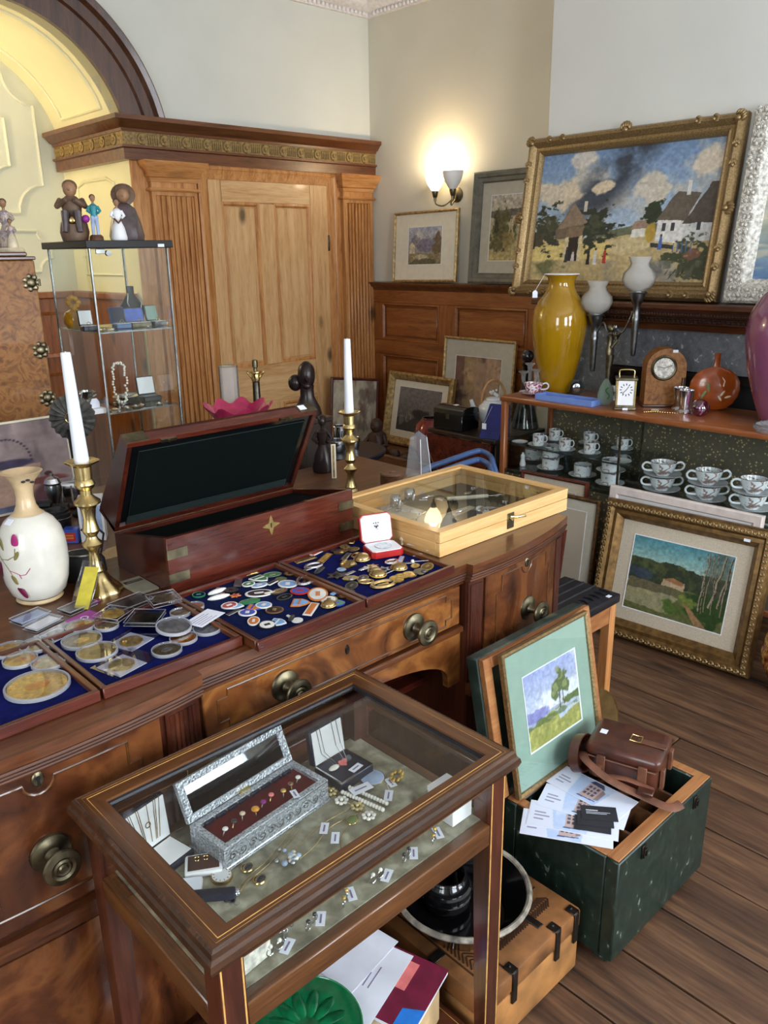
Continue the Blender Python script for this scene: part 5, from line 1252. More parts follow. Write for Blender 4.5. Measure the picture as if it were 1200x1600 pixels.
OW(G().box(1.57, 1.596, gy0 - 0.0155, gy0 - 0.0145, 1.634, 1.645), 'price_tag', 'paper', gc)

# jewellery boxes: base with pad and raised lid
def ring_box(name, label, loc, rz, w, d, h, lidh, outer, inner, pad, group=None, ang=0.25, cat='jewellery box'):
    t = T(name, label, cat, loc, rz, group)
    G().box(-w / 2, w / 2, -d / 2, d / 2, 0, h, min(w, d) * 0.05).obj('base', outer, t)
    G().box(-w / 2 * 0.88, w / 2 * 0.88, -d / 2 * 0.88, d / 2 * 0.88, h, h + 0.0012, 0).obj('pad', pad, t)
    m = Matrix.Translation((0, d / 2, h)) @ Matrix.Rotation(-ang, 4, 'X')
    l = G().box(-w / 2, w / 2, 0, min(0.012, h), 0, lidh, min(w, d) * 0.05, m=m).obj('lid', outer, t)
    G().box(-w / 2 * 0.9, w / 2 * 0.9, -0.0012, 0, lidh * 0.07, lidh * 0.95, m=m).obj('lining', inner, l)
    return t
def ringgeo(r=0.008, tube=0.0014): return G().tube([(r * math.cos(a), 0, r + r * math.sin(a)) for a in [2 * PI * i / 16 for i in range(16)]], tube, 6, True)
for i, (px_, w_, hh, o_, i_, lb) in enumerate(((138, 0.052, 0.058, 'navy', 'white', 'small navy ring box with white lining, left end of upper glass shelf'), (190, 0.06, 0.062, 'tube_blue', 'navy', 'blue-grey ring box with dark lining on upper glass shelf'), (217, 0.085, 0.055, 'brass_dull', 'screen_blue', 'wide jewellery box with blue lining on upper glass shelf'), (246, 0.055, 0.062, 'pewter', 'green_mount', 'ring box with pale green lining, right end of upper glass shelf'))):
    p = PYp(px_, 505, 3.02)
    b = ring_box('ring_box', lb, (p.x, 3.02, GS[0] + 0.0005), 0.1 * (i - 1.5), w_, 0.05, 0.018, hh, o_, i_, 'white', 'ring boxes in the glass tower')
    ringgeo(0.007).obj('ring', 'gold', b, loc=(0, -0.005, 0.018))
ab_ = T('scent_bottle', 'amber glass bottle with frilled stopper on upper glass shelf', 'bottle', (PYp(118, 505, 3.16).x, 3.16, GS[0] + 0.001))
G().lathe([(0, 0), (0.03, 0), (0.042, 0.02), (0.044, 0.04), (0.034, 0.062), (0.014, 0.072), (0.012, 0.082), (0, 0.084)], 20).obj('body', 'amber_glass', ab_)
g = G()
for k in range(8): g.sph((0.02 * math.cos(k * 0.8), 0.008 * math.sin(k), 0.098 + 0.018 * math.sin(k * 0.8)), 0.011, u=8, v=6)
g.obj('stopper', 'amber_glass', ab_)
nb = T('necklace_bust', 'black necklace bust with silver chain on upper glass shelf', 'jewellery stand', (PYp(208, 500, 3.14).x, 3.14, GS[0] + 0.001), 0.0)
G().lathe([(0, 0), (0.04, 0), (0.05, 0.03), (0.052, 0.07), (0.03, 0.10), (0.016, 0.12), (0.016, 0.15), (0, 0.152)], 18, sy=0.5).obj('bust', 'black', nb)
G().tube([(-0.02, -0.022, 0.125), (-0.03, -0.03, 0.09), (-0.022, -0.032, 0.055), (0, -0.032, 0.035), (0.022, -0.032, 0.055), (0.03, -0.03, 0.09), (0.02, -0.022, 0.125)], 0.0028, 6).obj('chain', 'silver', nb)
# beads on a stand, cup, boxes on lower shelf
bs = T('bead_necklace_stand', 'clear stand hung with pale bead necklaces in glass tower', 'necklace', (PYp(191, 635, 3.08).x, 3.08, GS[1] + 0.001))
G().cyl((0, 0, 0), 0.04, 0.004, 20).cyl((0, 0, 0.004), 0.004, 0.15, 8).cyl((-0.03, 0, 0.15), 0.003, 0.06, 8, axis='x').obj('stand', 'acrylic', bs)
random.seed(5)
bd0 = G().sph((0, 0, 0), 0.005, u=7, v=5).obj('bead', 'pearl', bs); bd0.location = (0, -0.008, 0.16)
for k in range(46):
    a = k / 46 * 2 * PI
    inst(bd0, (0.026 * math.copysign(abs(math.sin(a)) ** 0.5, math.sin(a)) + random.uniform(-0.004, 0.004), random.uniform(-0.012, 0), 0.085 + 0.078 * math.cos(a)), parent=bs, mat=None)
wb_ = ring_box('watch_box', 'black watch box with white padded lining on lower glass shelf', (PYp(236, 632, 3.06).x, 3.06, GS[1] + 0.001), -0.1, 0.075, 0.06, 0.02, 0.075, 'black', 'white', 'navy', None, 0.2)
wr_ = T('ring_stand', 'white card ring display box at front of lower glass shelf', 'jewellery box', (PYp(152, 645, 2.945).x, 2.945, GS[1] + 0.001))
G().box(-0.028, 0.028, -0.018, 0.018, 0, 0.02, 0.001).obj('box', 'white', wr_); G().prism([(-0.018, 0.02), (0.018, 0.02), (0.018, 0.04), (0.009, 0.055), (-0.009, 0.055), (-0.018, 0.04)], 0.010, 0.014, 'xz').obj('card', 'paper', wr_)
sc2 = T('trophy_cup', 'small silver two-handled cup on lower glass shelf', 'cup', (PYp(137, 632, 3.10).x, 3.10, GS[1] + 0.001))
G().lathe([(0, 0), (0.022, 0), (0.02, 0.006), (0.006, 0.012), (0.007, 0.022), (0.022, 0.034), (0.026, 0.06), (0.030, 0.064), (0.026, 0.064), (0.02, 0.036), (0, 0.03)], 18).obj('bowl', 'silver', sc2)
for s_ in (-1, 1): G().tube([(s_ * 0.025, 0, 0.055), (s_ * 0.04, 0, 0.056), (s_ * 0.042, 0, 0.045), (s_ * 0.024, 0, 0.038)], 0.003, 6).obj('handle', 'silver', sc2)
sd = T('silver_dish', 'oval silver dish on lower glass shelf of glass tower', 'dish', (PYp(205, 640, 3.16).x, 3.16, GS[1] + 0.001))
G().lathe([(0, 0), (0.03, 0), (0.05, 0.012), (0.056, 0.014), (0.05, 0.016), (0.03, 0.004), (0, 0.003)], 20, sx=1.3).obj('dish', 'silver', sd)
G().tube([(0.07 * math.cos(2 * PI * i / 20), 0.054 * math.sin(2 * PI * i / 20), 0.0145) for i in range(20)], 0.002, 6, True).obj('rim', 'silver', sd)

random.seed(17)
for i, (px_, sh, m_, d_) in enumerate(((150, 0, 'gold', 'gold brooch'), (163, 0, 'coin_silver0', 'silver brooch'), (173, 0, 'pearl', 'pearl stud'), (232, 0, 'silver', 'silver wristwatch'), (170, 1, 'silver', 'silver chain'), (180, 1, 'pearl', 'pearl bracelet'), (200, 1, 'silver', 'silver bangle'), (213, 1, 'gold', 'gold signet'), (222, 1, 'silver', 'filigree brooch'), (250, 1, 'silver', 'silver charm'), (262, 1, 'pewter', 'dark cufflink'))):
    m_ = m_.replace('coin_silver0', 'silver')
    y_ = 2.945 + 0.012 * (i % 3)
    p = PYp(px_, 515 if sh == 0 else 645, y_)
    x_ = min(max(p.x, gx0 + 0.03), gx1 - 0.03)
    t = T('tower_jewel', d_ + (' on upper' if sh == 0 else ' on lower') + ' shelf front of glass tower', 'jewellery', (x_, y_, GS[sh] + 0.001), random.uniform(0, 3), 'jewels along the glass tower shelves')
    r_ = random.uniform(0.006, 0.010)
    G().tube([(r_ * 1.3 * math.cos(a), r_ * math.sin(a), 0.003) for a in [2 * PI * k / 14 for k in range(14)]], 0.0026, 6, True).obj('setting', m_, t); G().sph((0, 0, 0.005), r_ * 0.55, u=8, v=6).obj('stone', ('pearl', 'pale_blue', 'amber')[i % 3], t)
# ---- figurines
FZ = gt + 0.0265
def figure(t, s, dress, top, skin, hair, hat=None, arm=True, skirt=True):
    """small porcelain figure, height about 0.16*s"""
    body = G()
    if skirt: body.lathe([(0, 0), (0.030 * s, 0), (0.032 * s, 0.01 * s), (0.024 * s, 0.05 * s), (0.012 * s, 0.078 * s), (0, 0.08 * s)], 14)
    else:
        for q in (-1, 1): body.tube([(q * 0.010 * s, 0, 0.0), (q * 0.009 * s, 0, 0.035 * s), (q * 0.006 * s, 0, 0.075 * s)], [0.007 * s, 0.007 * s, 0.010 * s], 8)
    body.obj('skirt' if skirt else 'legs', dress, t)
    u = G().lathe([(0, 0.070 * s), (0.013 * s, 0.072 * s), (0.016 * s, 0.10 * s), (0.018 * s, 0.115 * s), (0.007 * s, 0.124 * s), (0, 0.125 * s)], 12, sy=0.75)
    for q in (-1, 1): u.tube([(q * 0.016 * s, 0, 0.114 * s), (q * 0.026 * s, -0.004 * s, 0.095 * s), (q * 0.014 * s, -0.016 * s, 0.086 * s)], [0.0065 * s, 0.006 * s, 0.005 * s], 7)
    u.obj('torso', top, t)
    h = G().tube([(0, 0, 0.12 * s), (0, 0, 0.134 * s)], 0.005 * s, 7).sph((0, -0.001 * s, 0.145 * s), 0.0125 * s, 0.88, 0.95, 1.12, u=12, v=8).sph((0, -0.0135 * s, 0.144 * s), 0.0025 * s, u=6, v=4)
    h.obj('head', skin, t)
    G().sph((0, 0.0035 * s, 0.150 * s), 0.0128 * s, 0.98, 0.9, 0.95, u=12, v=8).obj('hair', hair, t)
    if hat: G().lathe([(0, 0.165 * s), (0.010 * s, 0.164 * s), (0.013 * s, 0.156 * s), (0.028 * s, 0.150 * s), (0.027 * s, 0.148 * s), (0, 0.152 * s)], 16).obj('hat', hat, t)
def onT(px_, y): return (PYp(px_, 372, y).x, y, FZ)
f1 = T('boy_figurine', 'seated brown clay boy figurine on barrel atop glass tower', 'figurine', onT(118, 3.06), -0.5)
G().lathe([(0, 0), (0.045, 0), (0.052, 0.03), (0.048, 0.06), (0.036, 0.085), (0, 0.09)], 18).obj('barrel', 'clay_brown', f1)
G().sph((0, -0.045, 0.07), 0.016, 1.3, 0.5, 0.9, u=10, v=6).obj('gilt_patch', 'gold', f1)
u = G().lathe([(0, 0.08), (0.03, 0.085), (0.034, 0.11), (0.040, 0.135), (0.018, 0.155), (0, 0.157)], 16, sy=0.8)
for q in (-1, 1): u.tube([(q * 0.036, 0, 0.14), (q * 0.048, -0.02, 0.12), (q * 0.015, -0.045, 0.14)], [0.012, 0.011, 0.009], 8)
u.obj('torso', 'clay_brown', f1)
g = G()
for q in (-1, 1): g.tube([(q * 0.018, -0.01, 0.092), (q * 0.022, -0.055, 0.095), (q * 0.024, -0.058, 0.05), (q * 0.026, -0.062, 0.03)], [0.015, 0.014, 0.011, 0.010], 8)
g.obj('legs', 'clay_grey', f1)
G().sph((0, -0.005, 0.178), 0.026, 0.92, 0.95, 1.05, u=14, v=9).sph((0, -0.031, 0.176), 0.005, u=6, v=4).obj('head', 'skin_clay', f1)
G().sph((0, 0.004, 0.188), 0.027, 1, 0.95, 0.85, u=12, v=8).obj('cap', 'clay_brown', f1)
f2 = T('dancer_figurine', 'tiny figurine in teal jacket beside purple ball atop glass tower', 'figurine', onT(151, 2.985), -0.3)
G().lathe([(0, 0), (0.026, 0), (0.024, 0.014), (0.018, 0.02), (0, 0.02)], 14).obj('plinth', 'brown_wood', f2)
f2b = bpy.data.objects.new('body', None); col.objects.link(f2b); f2b.parent = f2; f2b.location = (0, 0, 0.02); f2b.empty_display_size = 0.02
figure(f2b, 0.86, 'pale_blue', 'teal', 'skin_clay', 'hair_dark', None, True, False)
G().sph((0, 0, 0), 0.014, u=12, v=8).obj('ball', 'purple', f2, loc=(-0.03, 0, 0.075))
f3 = T('girl_figurine', 'cloaked clay girl figurine in round straw hat atop glass tower', 'figurine', onT(199, 3.10), -0.5)
G().lathe([(0, 0), (0.062, 0), (0.066, 0.02), (0.056, 0.07), (0.040, 0.12), (0.016, 0.14), (0, 0.142)], 20, wob=lambda r, z, a: (r * (1 + 0.06 * math.sin(5 * a)), z)).obj('cloak', 'clay_grey', f3)
G().sph((0, -0.012, 0.165), 0.025, 0.95, 0.95, 1.05, u=14, v=9).sph((0, -0.037, 0.163), 0.004, u=6, v=4).obj('head', 'skin_clay', f3)
G().lathe([(0, 0.006), (0.036, 0.004), (0.046, -0.004), (0.044, -0.008), (0.03, -0.002), (0, 0.0)], 20, m=Matrix.Translation((0, 0.006, 0.172)) @ Matrix.Rotation(1.15, 4, 'X')).sph((0, 0.012, 0.178), 0.030, u=12, v=8).obj('hat', 'clay_brown', f3)
f4 = T('lady_figurine', 'white dressed lady figurine with dark hair, before cloaked girl', 'figurine', onT(187, 2.96), -0.4)
figure(f4, 0.90, 'white', 'white', 'skin_clay', 'hair_dark')
G().tube([(-0.014, -0.024, 0.076), (0.0, -0.028, 0.06), (0.012, -0.024, 0.074)], 0.004, 6).obj('sash', 'brown_wood', f4)
p = PYp(14, 385, 3.10)
f5 = T('couple_figurine', 'pastel porcelain figure group on top of burr walnut cabinet', 'figurine', (p.x, 3.10, 1.6225), -0.3)
G().lathe([(0, 0), (0.05, 0), (0.052, 0.008), (0.046, 0.014), (0, 0.015)], 18).obj('base', 'petal', f5)
f5b = bpy.data.objects.new('lady', None); col.objects.link(f5b); f5b.parent = f5; f5b.location = (0, 0.01, 0.014)
figure(f5b, 1.02, 'figurine_mix', 'figurine_mix', 'skin_clay', 'hair_dark', None)
f5c = bpy.data.objects.new('child', None); col.objects.link(f5c); f5c.parent = f5; f5c.location = (0.012, -0.03, 0.014)
figure(f5c, 0.6, 'petal', 'figurine_mix', 'skin_clay', 'hair_dark')

# ---- ruffled rosette on a stand, cameras and oddments on the back table
p = PYp(113, 652, 2.50)
rz_ = T('ruffled_rosette', 'dark grey ruffled rosette on black stand behind left candle', 'ornament', (p.x, 2.50, TZ), -0.75)
hh = p.z - TZ
G().lathe([(0.012, 0.012), (0.03, 0.016), (0.05, 0.014), (0.072, 0.004), (0.072, -0.004), (0.05, 0.0), (0.012, 0.0)], 60, m=Matrix.Translation((0, 0, hh)) @ Matrix.Rotation(PI / 2, 4, 'X'), wob=lambda r, z, a: (r, z + 0.008 * (r / 0.07) * math.sin(20 * a))).obj('ruffle', 'grey_fur', rz_)
G().lathe([(0, 0), (0.04, 0), (0.04, 0.01), (0.012, 0.03), (0.018, hh * 0.5), (0.022, hh - 0.04), (0.008, hh - 0.01), (0, hh)], 14).obj('stand', 'black', rz_)
G().tube([(0.016 * math.cos(2 * PI * i / 20), -0.016, hh + 0.016 * math.sin(2 * PI * i / 20)) for i in range(20)], 0.0018, 6, True).obj('ring', 'brass', rz_)
p = PZ(92, 826, TZ + 0.001)
ca = T('camera', 'old black camera with upright lens behind cream vase', 'camera', (p.x, p.y, TZ + 0.001), -0.6)
G().box(-0.085, 0.035, -0.03, 0.03, 0, 0.075, 0.006, seg=2).obj('body', 'black', ca)
G().lathe([(0, 0.0), (0.036, 0.0), (0.036, 0.05), (0.039, 0.052), (0.039, 0.075), (0.034, 0.078), (0.034, 0.085), (0.028, 0.085), (0.020, 0.07), (0, 0.068)], 28, c=(0.02, -0.075, 0)).obj('lens', 'black', ca)
G().lathe([(0, 0.071), (0.014, 0.0725), (0.0205, 0.0715), (0.02, 0.070), (0, 0.070)], 20, c=(0.02, -0.075, 0)).obj('lens_glass', 'dark_glass', ca)
for z_ in (0.022, 0.062): G().tube([(0.02 + 0.0395 * math.cos(2 * PI * i / 24), -0.075 + 0.0395 * math.sin(2 * PI * i / 24), z_) for i in range(24)], 0.0015, 5, True).obj('lens_ring', 'pewter', ca)
G().box(-0.06, -0.01, -0.015, 0.015, 0.075, 0.09, 0.003).obj('viewfinder', 'black', ca)
p = PZ(112, 790, TZ + 0.001)
tn = T('silver_casket', 'rounded silver metal box behind black camera', 'box', (p.x, p.y - 0.02, TZ + 0.001), -0.4)
G().box(-0.06, 0.06, -0.04, 0.04, 0, 0.10, 0.025, seg=4).obj('body', 'silver', tn)
for q in (-0.03, 0, 0.03): G().tube([(q, -0.041, 0.03), (q, -0.0415, 0.085)], 0.003, 6).obj('rib', 'silver', tn)
p = PYp(83, 762, 2.52)
ur = T('silver_pot', 'small dark silver lidded pot behind cream vase', 'pot', (p.x, 2.52, TZ + 0.001))
G().lathe([(0, 0), (0.02, 0), (0.018, 0.01), (0.008, 0.03), (0.02, 0.07), (0.027, 0.10), (0.024, 0.115), (0.028, 0.12), (0, 0.122)], 18).obj('body', 'pewter', ur)
G().lathe([(0.026, 0.121), (0.02, 0.135), (0.006, 0.142), (0.006, 0.15), (0, 0.152)], 16).obj('lid', 'silver', ur)
p = PZ(114, 846, TZ + 0.001)
fb = T('film_box', 'small red and blue printed film carton beside camera lens', 'carton', (p.x, p.y, TZ + 0.001), -0.7)
G().box(-0.022, 0.022, -0.018, 0.018, 0, 0.042, 0.0008).obj('carton', 'e_blue', fb)
G().box(-0.0185, 0.016, -0.0186, -0.018, 0.007, 0.033).obj('label_panel', 'e_red', fb)
for z_ in (0.014, 0.022): G().box(-0.012, 0.010, -0.0190, -0.0186, z_, z_ + 0.005).obj('stripe', 'e_orange', fb)
p = PZ(150, 850, TZ + 0.001)
wbx = T('white_carton', 'plain white carton between left candlestick and mahogany box', 'carton', (p.x + 0.02, p.y + 0.05, TZ + 0.001), -0.5)
G().box(-0.035, 0.035, -0.03, 0.03, 0, 0.13, 0.001).obj('carton', 'white', wbx); G().box(-0.028, 0.028, -0.0306, -0.030, 0.03, 0.11).obj('label_panel', 'pale_blue', wbx)
p = PZ(160, 900, SBT)
p = PZ(118, 850, TZ + 0.001)
crp = T('crumpled_paper', 'crumpled brown wrapping paper lying behind left candlestick', 'paper', (0.845, 2.02, TZ + 0.001), 0.3)
g = G(); random.seed(11)
vs = [[g.bm.verts.new((-0.11 + i * 0.02, -0.06 + j * 0.02, 0.006 + random.uniform(0, 0.045) * math.sin(PI * j / 6))) for i in range(12)] for j in range(7)]
for j in range(6):
    for i in range(11): g.bm.faces.new((vs[j][i], vs[j][i + 1], vs[j + 1][i + 1], vs[j + 1][i]))
o = g.obj('sheet', 'cardboard', crp, sharp=15); sm_ = o.modifiers.new('t', 'SOLIDIFY'); sm_.thickness = 0.001
ex = [('accessory_case', 'black leather lens case left of cream vase', (0.62, 2.30), 'black', 0.09, 0.10), ('metal_flask', 'silver flask with black strap left of cream vase', (0.66, 2.16), 'silver', 0.05, 0.09)]
for n, lb, (x_, y_), m_, w_, h_ in ex:
    t = T(n, lb, 'case' if m_ == 'black' else 'flask', (x_, y_, TZ + 0.001), -0.5)
    G().box(-w_ / 2, w_ / 2, -0.03, 0.03, 0, h_, 0.012, seg=3).obj('body', m_, t); G().tube([(-w_ / 2 - 0.001, 0, h_ * 0.5), (-w_ * 0.3, 0, h_ + 0.03), (w_ * 0.3, 0, h_ + 0.03), (w_ / 2 + 0.001, 0, h_ * 0.5)], 0.004, 6).obj('strap', 'black', t)

# ---- tall dark chest behind the mahogany box, with bowl, glass cylinder, column lamp and bust
CZ = 0.93
ch = T('tall_chest', 'dark chest of drawers behind the open mahogany box', 'chest', (1.85, 2.78, 0))
OW(G().box(1.66, 2.03, 2.62, 2.95, 0.06, CZ - 0.025, 0.003), 'body', 'dark_wood', ch)
OW(G().box(1.645, 2.045, 2.61, 2.96, CZ - 0.025, CZ, 0.004), 'top', 'dark_wood', ch)
for i in range(3):
    d_ = OW(G().box(1.68, 2.01, 2.608, 2.622, 0.12 + i * 0.265, 0.36 + i * 0.265, 0.003), 'drawer', 'dark_wood', ch)
    for x_ in (1.76, 1.93): G().sph((x_, 2.602, 0.24 + i * 0.265), 0.012, u=10, v=6).obj('knob', 'brass_dull', d_)
for x_ in (1.66, 1.99):
    for y_ in (2.62, 2.91): OW(G().box(x_, x_ + 0.04, y_, y_ + 0.04, 0, 0.06), 'foot', 'dark_wood', ch)
bp = PYp(370, 655, 2.95)
bo = T('ruffled_bowl', 'cranberry pink glass bowl with ruffled rim', 'bowl', (PYp(372, 640, 2.74).x, 2.74, CZ + 0.001))
bo_h = max(0.06, PYp(370, 634, 2.74).z - CZ)
G().lathe([(0, 0), (0.05, 0), (0.06, 0.006), (0.10, bo_h * 0.55), (0.135, bo_h), (0.130, bo_h), (0.094, bo_h * 0.55), (0.05, 0.012), (0, 0.01)], 72, wob=lambda r, z, a: (r * (1 + (0.07 * math.sin(9 * a) if r > 0.12 else 0)), z + (0.012 * math.sin(9 * a) if r > 0.12 else 0))).obj('bowl', 'pink_glass', bo)
G().lathe([(0.03, 0), (0.052, 0.0), (0.052, 0.004), (0.03, 0.005)], 30).obj('foot_ring', 'pink_glass', bo)
gl_ = T('glass_cylinder', 'clear glass hurricane shade standing behind pink bowl', 'vase', (PYp(360, 630, 2.905).x, 2.905, CZ + 0.001))
gh = PYp(358, 572, 2.905).z - CZ
G().lathe([(0.044, 0), (0.040, gh * 0.5), (0.040, gh), (0.037, gh), (0.037, gh * 0.5), (0.041, 0)], 28).obj('cylinder', 'glass_clear', gl_)
G().tube([(0.0385 * math.cos(2 * PI * i / 28), 0.0385 * math.sin(2 * PI * i / 28), gh) for i in range(28)], 0.0022, 6, True).obj('rim', 'glass_thick', gl_)
cp_ = PYp(402, 630, 2.90)
cl_ = T('column_lamp', 'brass corinthian column lamp base without shade behind pink bowl', 'lamp', (cp_.x, 2.90, CZ + 0.001))
c0 = PYp(398, 596, 2.90).z - CZ; c1 = PYp(396, 562, 2.90).z - CZ
G().lathe([(0, 0), (0.035, 0), (0.035, 0.012), (0.026, 0.018), (0.017, 0.03), (0.0155, c0 - 0.004), (0, c0)], 16, wob=lambda r, z, a: (r * (1 + (0.05 * math.sin(8 * a) if 0.014 < r < 0.018 else 0)), z)).obj('column', 'bronze_dark', cl_)
g = G().lathe([(0, c0 - 0.004), (0.016, c0 - 0.002), (0.020, c0 + 0.012), (0.018, c0 + 0.03), (0.026, c0 + 0.036), (0.026, c0 + 0.042), (0, c0 + 0.043)], 14)
for k in range(4):
    a = PI / 4 + k * PI / 2; g.tube([(0.018 * math.cos(a), 0.018 * math.sin(a), c0 + 0.014), (0.030 * math.cos(a), 0.030 * math.sin(a), c0 + 0.030), (0.036 * math.cos(a), 0.036 * math.sin(a), c0 + 0.038), (0.032 * math.cos(a), 0.032 * math.sin(a), c0 + 0.042)], 0.004, 6)
g.obj('capital', 'brass', cl_)
G().lathe([(0, c0 + 0.043), (0.008, c0 + 0.044), (0.008, c0 + 0.056), (0.012, c0 + 0.06), (0.012, c1 - 0.004), (0, c1)], 12).obj('bulb_holder', 'brass_dull', cl_)
bu = PYp(480, 640, 2.90)
bst = T('bust', 'dark bronze bust with gathered hair, seen from behind', 'sculpture', (PYp(481, 640, 2.74).x, 2.74, CZ + 0.001), -0.65)
k_ = (PYp(480, 566, 2.74).z - CZ) / 0.30
pd = T('bust_pedestal', 'plain dark pedestal under the bronze bust', 'pedestal', (bst.location.x, 2.74, 0))
G().box(-0.075, 0.075, -0.06, 0.06, 0.03, CZ - 0.02, 0.003).obj('shaft', 'dark_wood', pd); G().box(-0.085, 0.085, -0.07, 0.07, CZ - 0.02, CZ, 0.003).obj('top', 'dark_wood', pd); G().box(-0.085, 0.085, -0.07, 0.07, 0, 0.03, 0.003).obj('plinth', 'dark_wood', pd)
g = G()
g.lathe([(0, 0), (0.075, 0), (0.078, 0.02), (0.070, 0.05), (0.052, 0.085), (0.039, 0.115), (0.037, 0.15), (0.040, 0.175), (0, 0.18)], 22, sx=1.0, sy=0.72)
o = g.obj('shoulders', 'bronze_bust', bst); o.scale = (k_,) * 3
o = G().sph((0.0, 0.006, 0.228), 0.060, 0.80, 0.92, 1.30, u=20, v=14).sph((0, -0.046, 0.215), 0.014, 0.7, 1, 1.2, u=8, v=6).sph((0, -0.032, 0.175), 0.024, 1, 0.8, 0.8, u=10, v=6).obj('head', 'bronze_bust', bst); o.scale = (k_,) * 3
o = G().sph((-0.062, 0.030, 0.185), 0.040, 1, 1, 1.15, u=14, v=9).sph((0, 0.024, 0.245), 0.055, 0.86, 0.85, 1.0, u=14, v=9).obj('hair', 'bronze_bust', bst); o.scale = (k_,) * 3

# ---- round table with silver, bronze figure
SZ = 0.70
stb = T('round_table', 'small dark round table holding silver cups', 'table', (2.47, 2.90, 0))
G().lathe([(0, SZ - 0.035), (0.18, SZ - 0.035), (0.195, SZ - 0.02), (0.20, SZ - 0.006), (0.195, SZ), (0, SZ)], 40).obj('top', 'black_wood', stb)
G().lathe([(0, 0), (0.03, 0.02), (0.03, 0.3), (0.045, 0.36), (0.025, 0.45), (0.04, SZ - 0.035), (0, SZ - 0.035)], 16).obj('stem', 'dark_wood', stb)
for k in range(3):
    a = k * 2 * PI / 3 + 0.4; G().tube([(0.02 * math.cos(a), 0.02 * math.sin(a), 0.2), (0.12 * math.cos(a), 0.12 * math.sin(a), 0.12), (0.2 * math.cos(a), 0.2 * math.sin(a), 0.018)], 0.016, 8).obj('leg', 'dark_wood', stb)
for i, (px_, py_, r_, h_, lb) in enumerate(((526, 706, 0.048, 0.055, 'low round silver bowl on dark round table'), (531, 692, 0.034, 0.085, 'tall silver beaker at back of dark round table'), (553, 700, 0.030, 0.05, 'small silver beaker at edge of dark round table'))):
    p = PZ(px_, py_, SZ)
    t = T('silver_cup', lb, 'cup', (p.x, p.y, SZ + 0.001), 0, 'silver on the dark round table')
    G().lathe([(0, 0), (r_ * 0.8, 0), (r_ * 0.95, h_ * 0.25), (r_, h_ * 0.8), (r_ * 0.97, h_), (r_ * 0.92, h_), (r_ * 0.9, h_ * 0.3), (0, h_ * 0.12)], 22).obj('bowl', 'silver', t)
    G().tube([(r_ * 0.95 * math.cos(2 * PI * k / 22), r_ * 0.95 * math.sin(2 * PI * k / 22), h_) for k in range(22)], 0.0025, 6, True).obj('rim', 'silver', t)
bf = T('bronze_figure', 'slender dark bronze draped figure behind mahogany box corner', 'sculpture', (1.90, 2.36, TZ + 0.001), -0.7)
figure(bf, 1.35, 'bronze_bust', 'bronze_bust', 'bronze_bust', 'bronze_bust')
gilt_strip = T('gilt_rod', 'short gilt strip leaning beside bronze figure', 'moulding', (1.86, 2.25, TZ + 0.001), -0.7)
G().box(-0.009, 0.009, -0.004, 0.004, 0, 0.13, 0.001).obj('strip', 'cream_mount', gilt_strip); G().box(-0.003, 0.003, -0.0055, -0.004, 0.004, 0.126).obj('bead', 'gilt_bright', gilt_strip)

# ---- bench with carvings, red vase; drop-leaf table with box, teapot, decanter
bn = table('pine_bench', 'low brown bench under the carved wooden figures', 3.30, 3.84, 3.17, 4.02, 0.34, 'brown_wood', 'brown_wood', 0.035, 0.05, 'bench')
OW(G().box(3.30, 3.335, 3.17, 4.02, 0.34, 0.42, 0.003), 'front_rail', 'brown_wood', bn)
BZ = 0.341
for i, (px_, py_, kind, lb) in enumerate(((592, 700, 'sit', 'carved dark wood seated figure on low bench'), (651, 706, 'lie', 'carved dark wood reclining animal on low bench'))):
    p = PXp(px_, py_, 3.45)
    t = T('wood_carving', lb, 'carving', (3.44, p.y, BZ), -PI / 2 + 0.3, scale=1.0 if kind == 'sit' else 0.72)
    if kind == 'sit':
        G().lathe([(0, 0), (0.075, 0), (0.08, 0.04), (0.065, 0.07), (0.055, 0.12), (0.05, 0.16), (0.02, 0.19), (0, 0.19)], 16, wob=lambda r, z, a: (r * (1 + 0.12 * math.sin(4 * a + z * 40)), z)).obj('body', 'carved_wood', t)
        G().sph((0, -0.01, 0.215), 0.045, 0.9, 0.95, 1.1, u=12, v=8).sph((0, -0.05, 0.21), 0.012, u=6, v=5).obj('head', 'carved_wood', t)
        g = G()
        for q in (-1, 1): g.tube([(q * 0.05, 0, 0.15), (q * 0.08, -0.03, 0.10), (q * 0.03, -0.07, 0.08)], 0.016, 8)
        g.obj('arms', 'carved_wood', t)
    else:
        G().tube([(-0.16, 0, 0.05), (-0.08, 0, 0.075), (0, 0, 0.065), (0.08, 0, 0.075), (0.14, 0, 0.06)], [0.035, 0.055, 0.048, 0.055, 0.03], 12).obj('body', 'carved_wood', t)
        G().sph((-0.19, -0.02, 0.105), 0.045, 1.1, 0.9, 1, u=12, v=8).obj('head', 'carved_wood', t)
        for q in (-0.10, 0.10): G().tube([(q, -0.03, 0.04), (q - 0.02, -0.06, 0.012), (q - 0.06, -0.065, 0.012)], 0.012, 8).obj('leg', 'carved_wood', t)
p = PXp(672, 720, 3.32)
rv = T('red_vase', 'round dark red glazed vase beside black casket', 'vase', (3.47, 3.27, BZ))
G().lathe([(0, 0), (0.05, 0), (0.06, 0.01), (0.095, 0.12), (0.105, 0.21), (0.09, 0.28), (0.055, 0.315), (0.05, 0.315), (0.085, 0.27), (0.09, 0.15), (0, 0.02)], 28).obj('body', 'red_glaze', rv)
G().tube([(0.0525 * math.cos(2 * PI * k / 28), 0.0525 * math.sin(2 * PI * k / 28), 0.316) for k in range(28)], 0.005, 6, True).obj('rim', 'black_gloss', rv)
DZ = 0.68
dl = T('drop_leaf_table', 'dark drop-leaf table with curved mahogany leaf hanging down', 'table', (3.36, 2.78, 0))
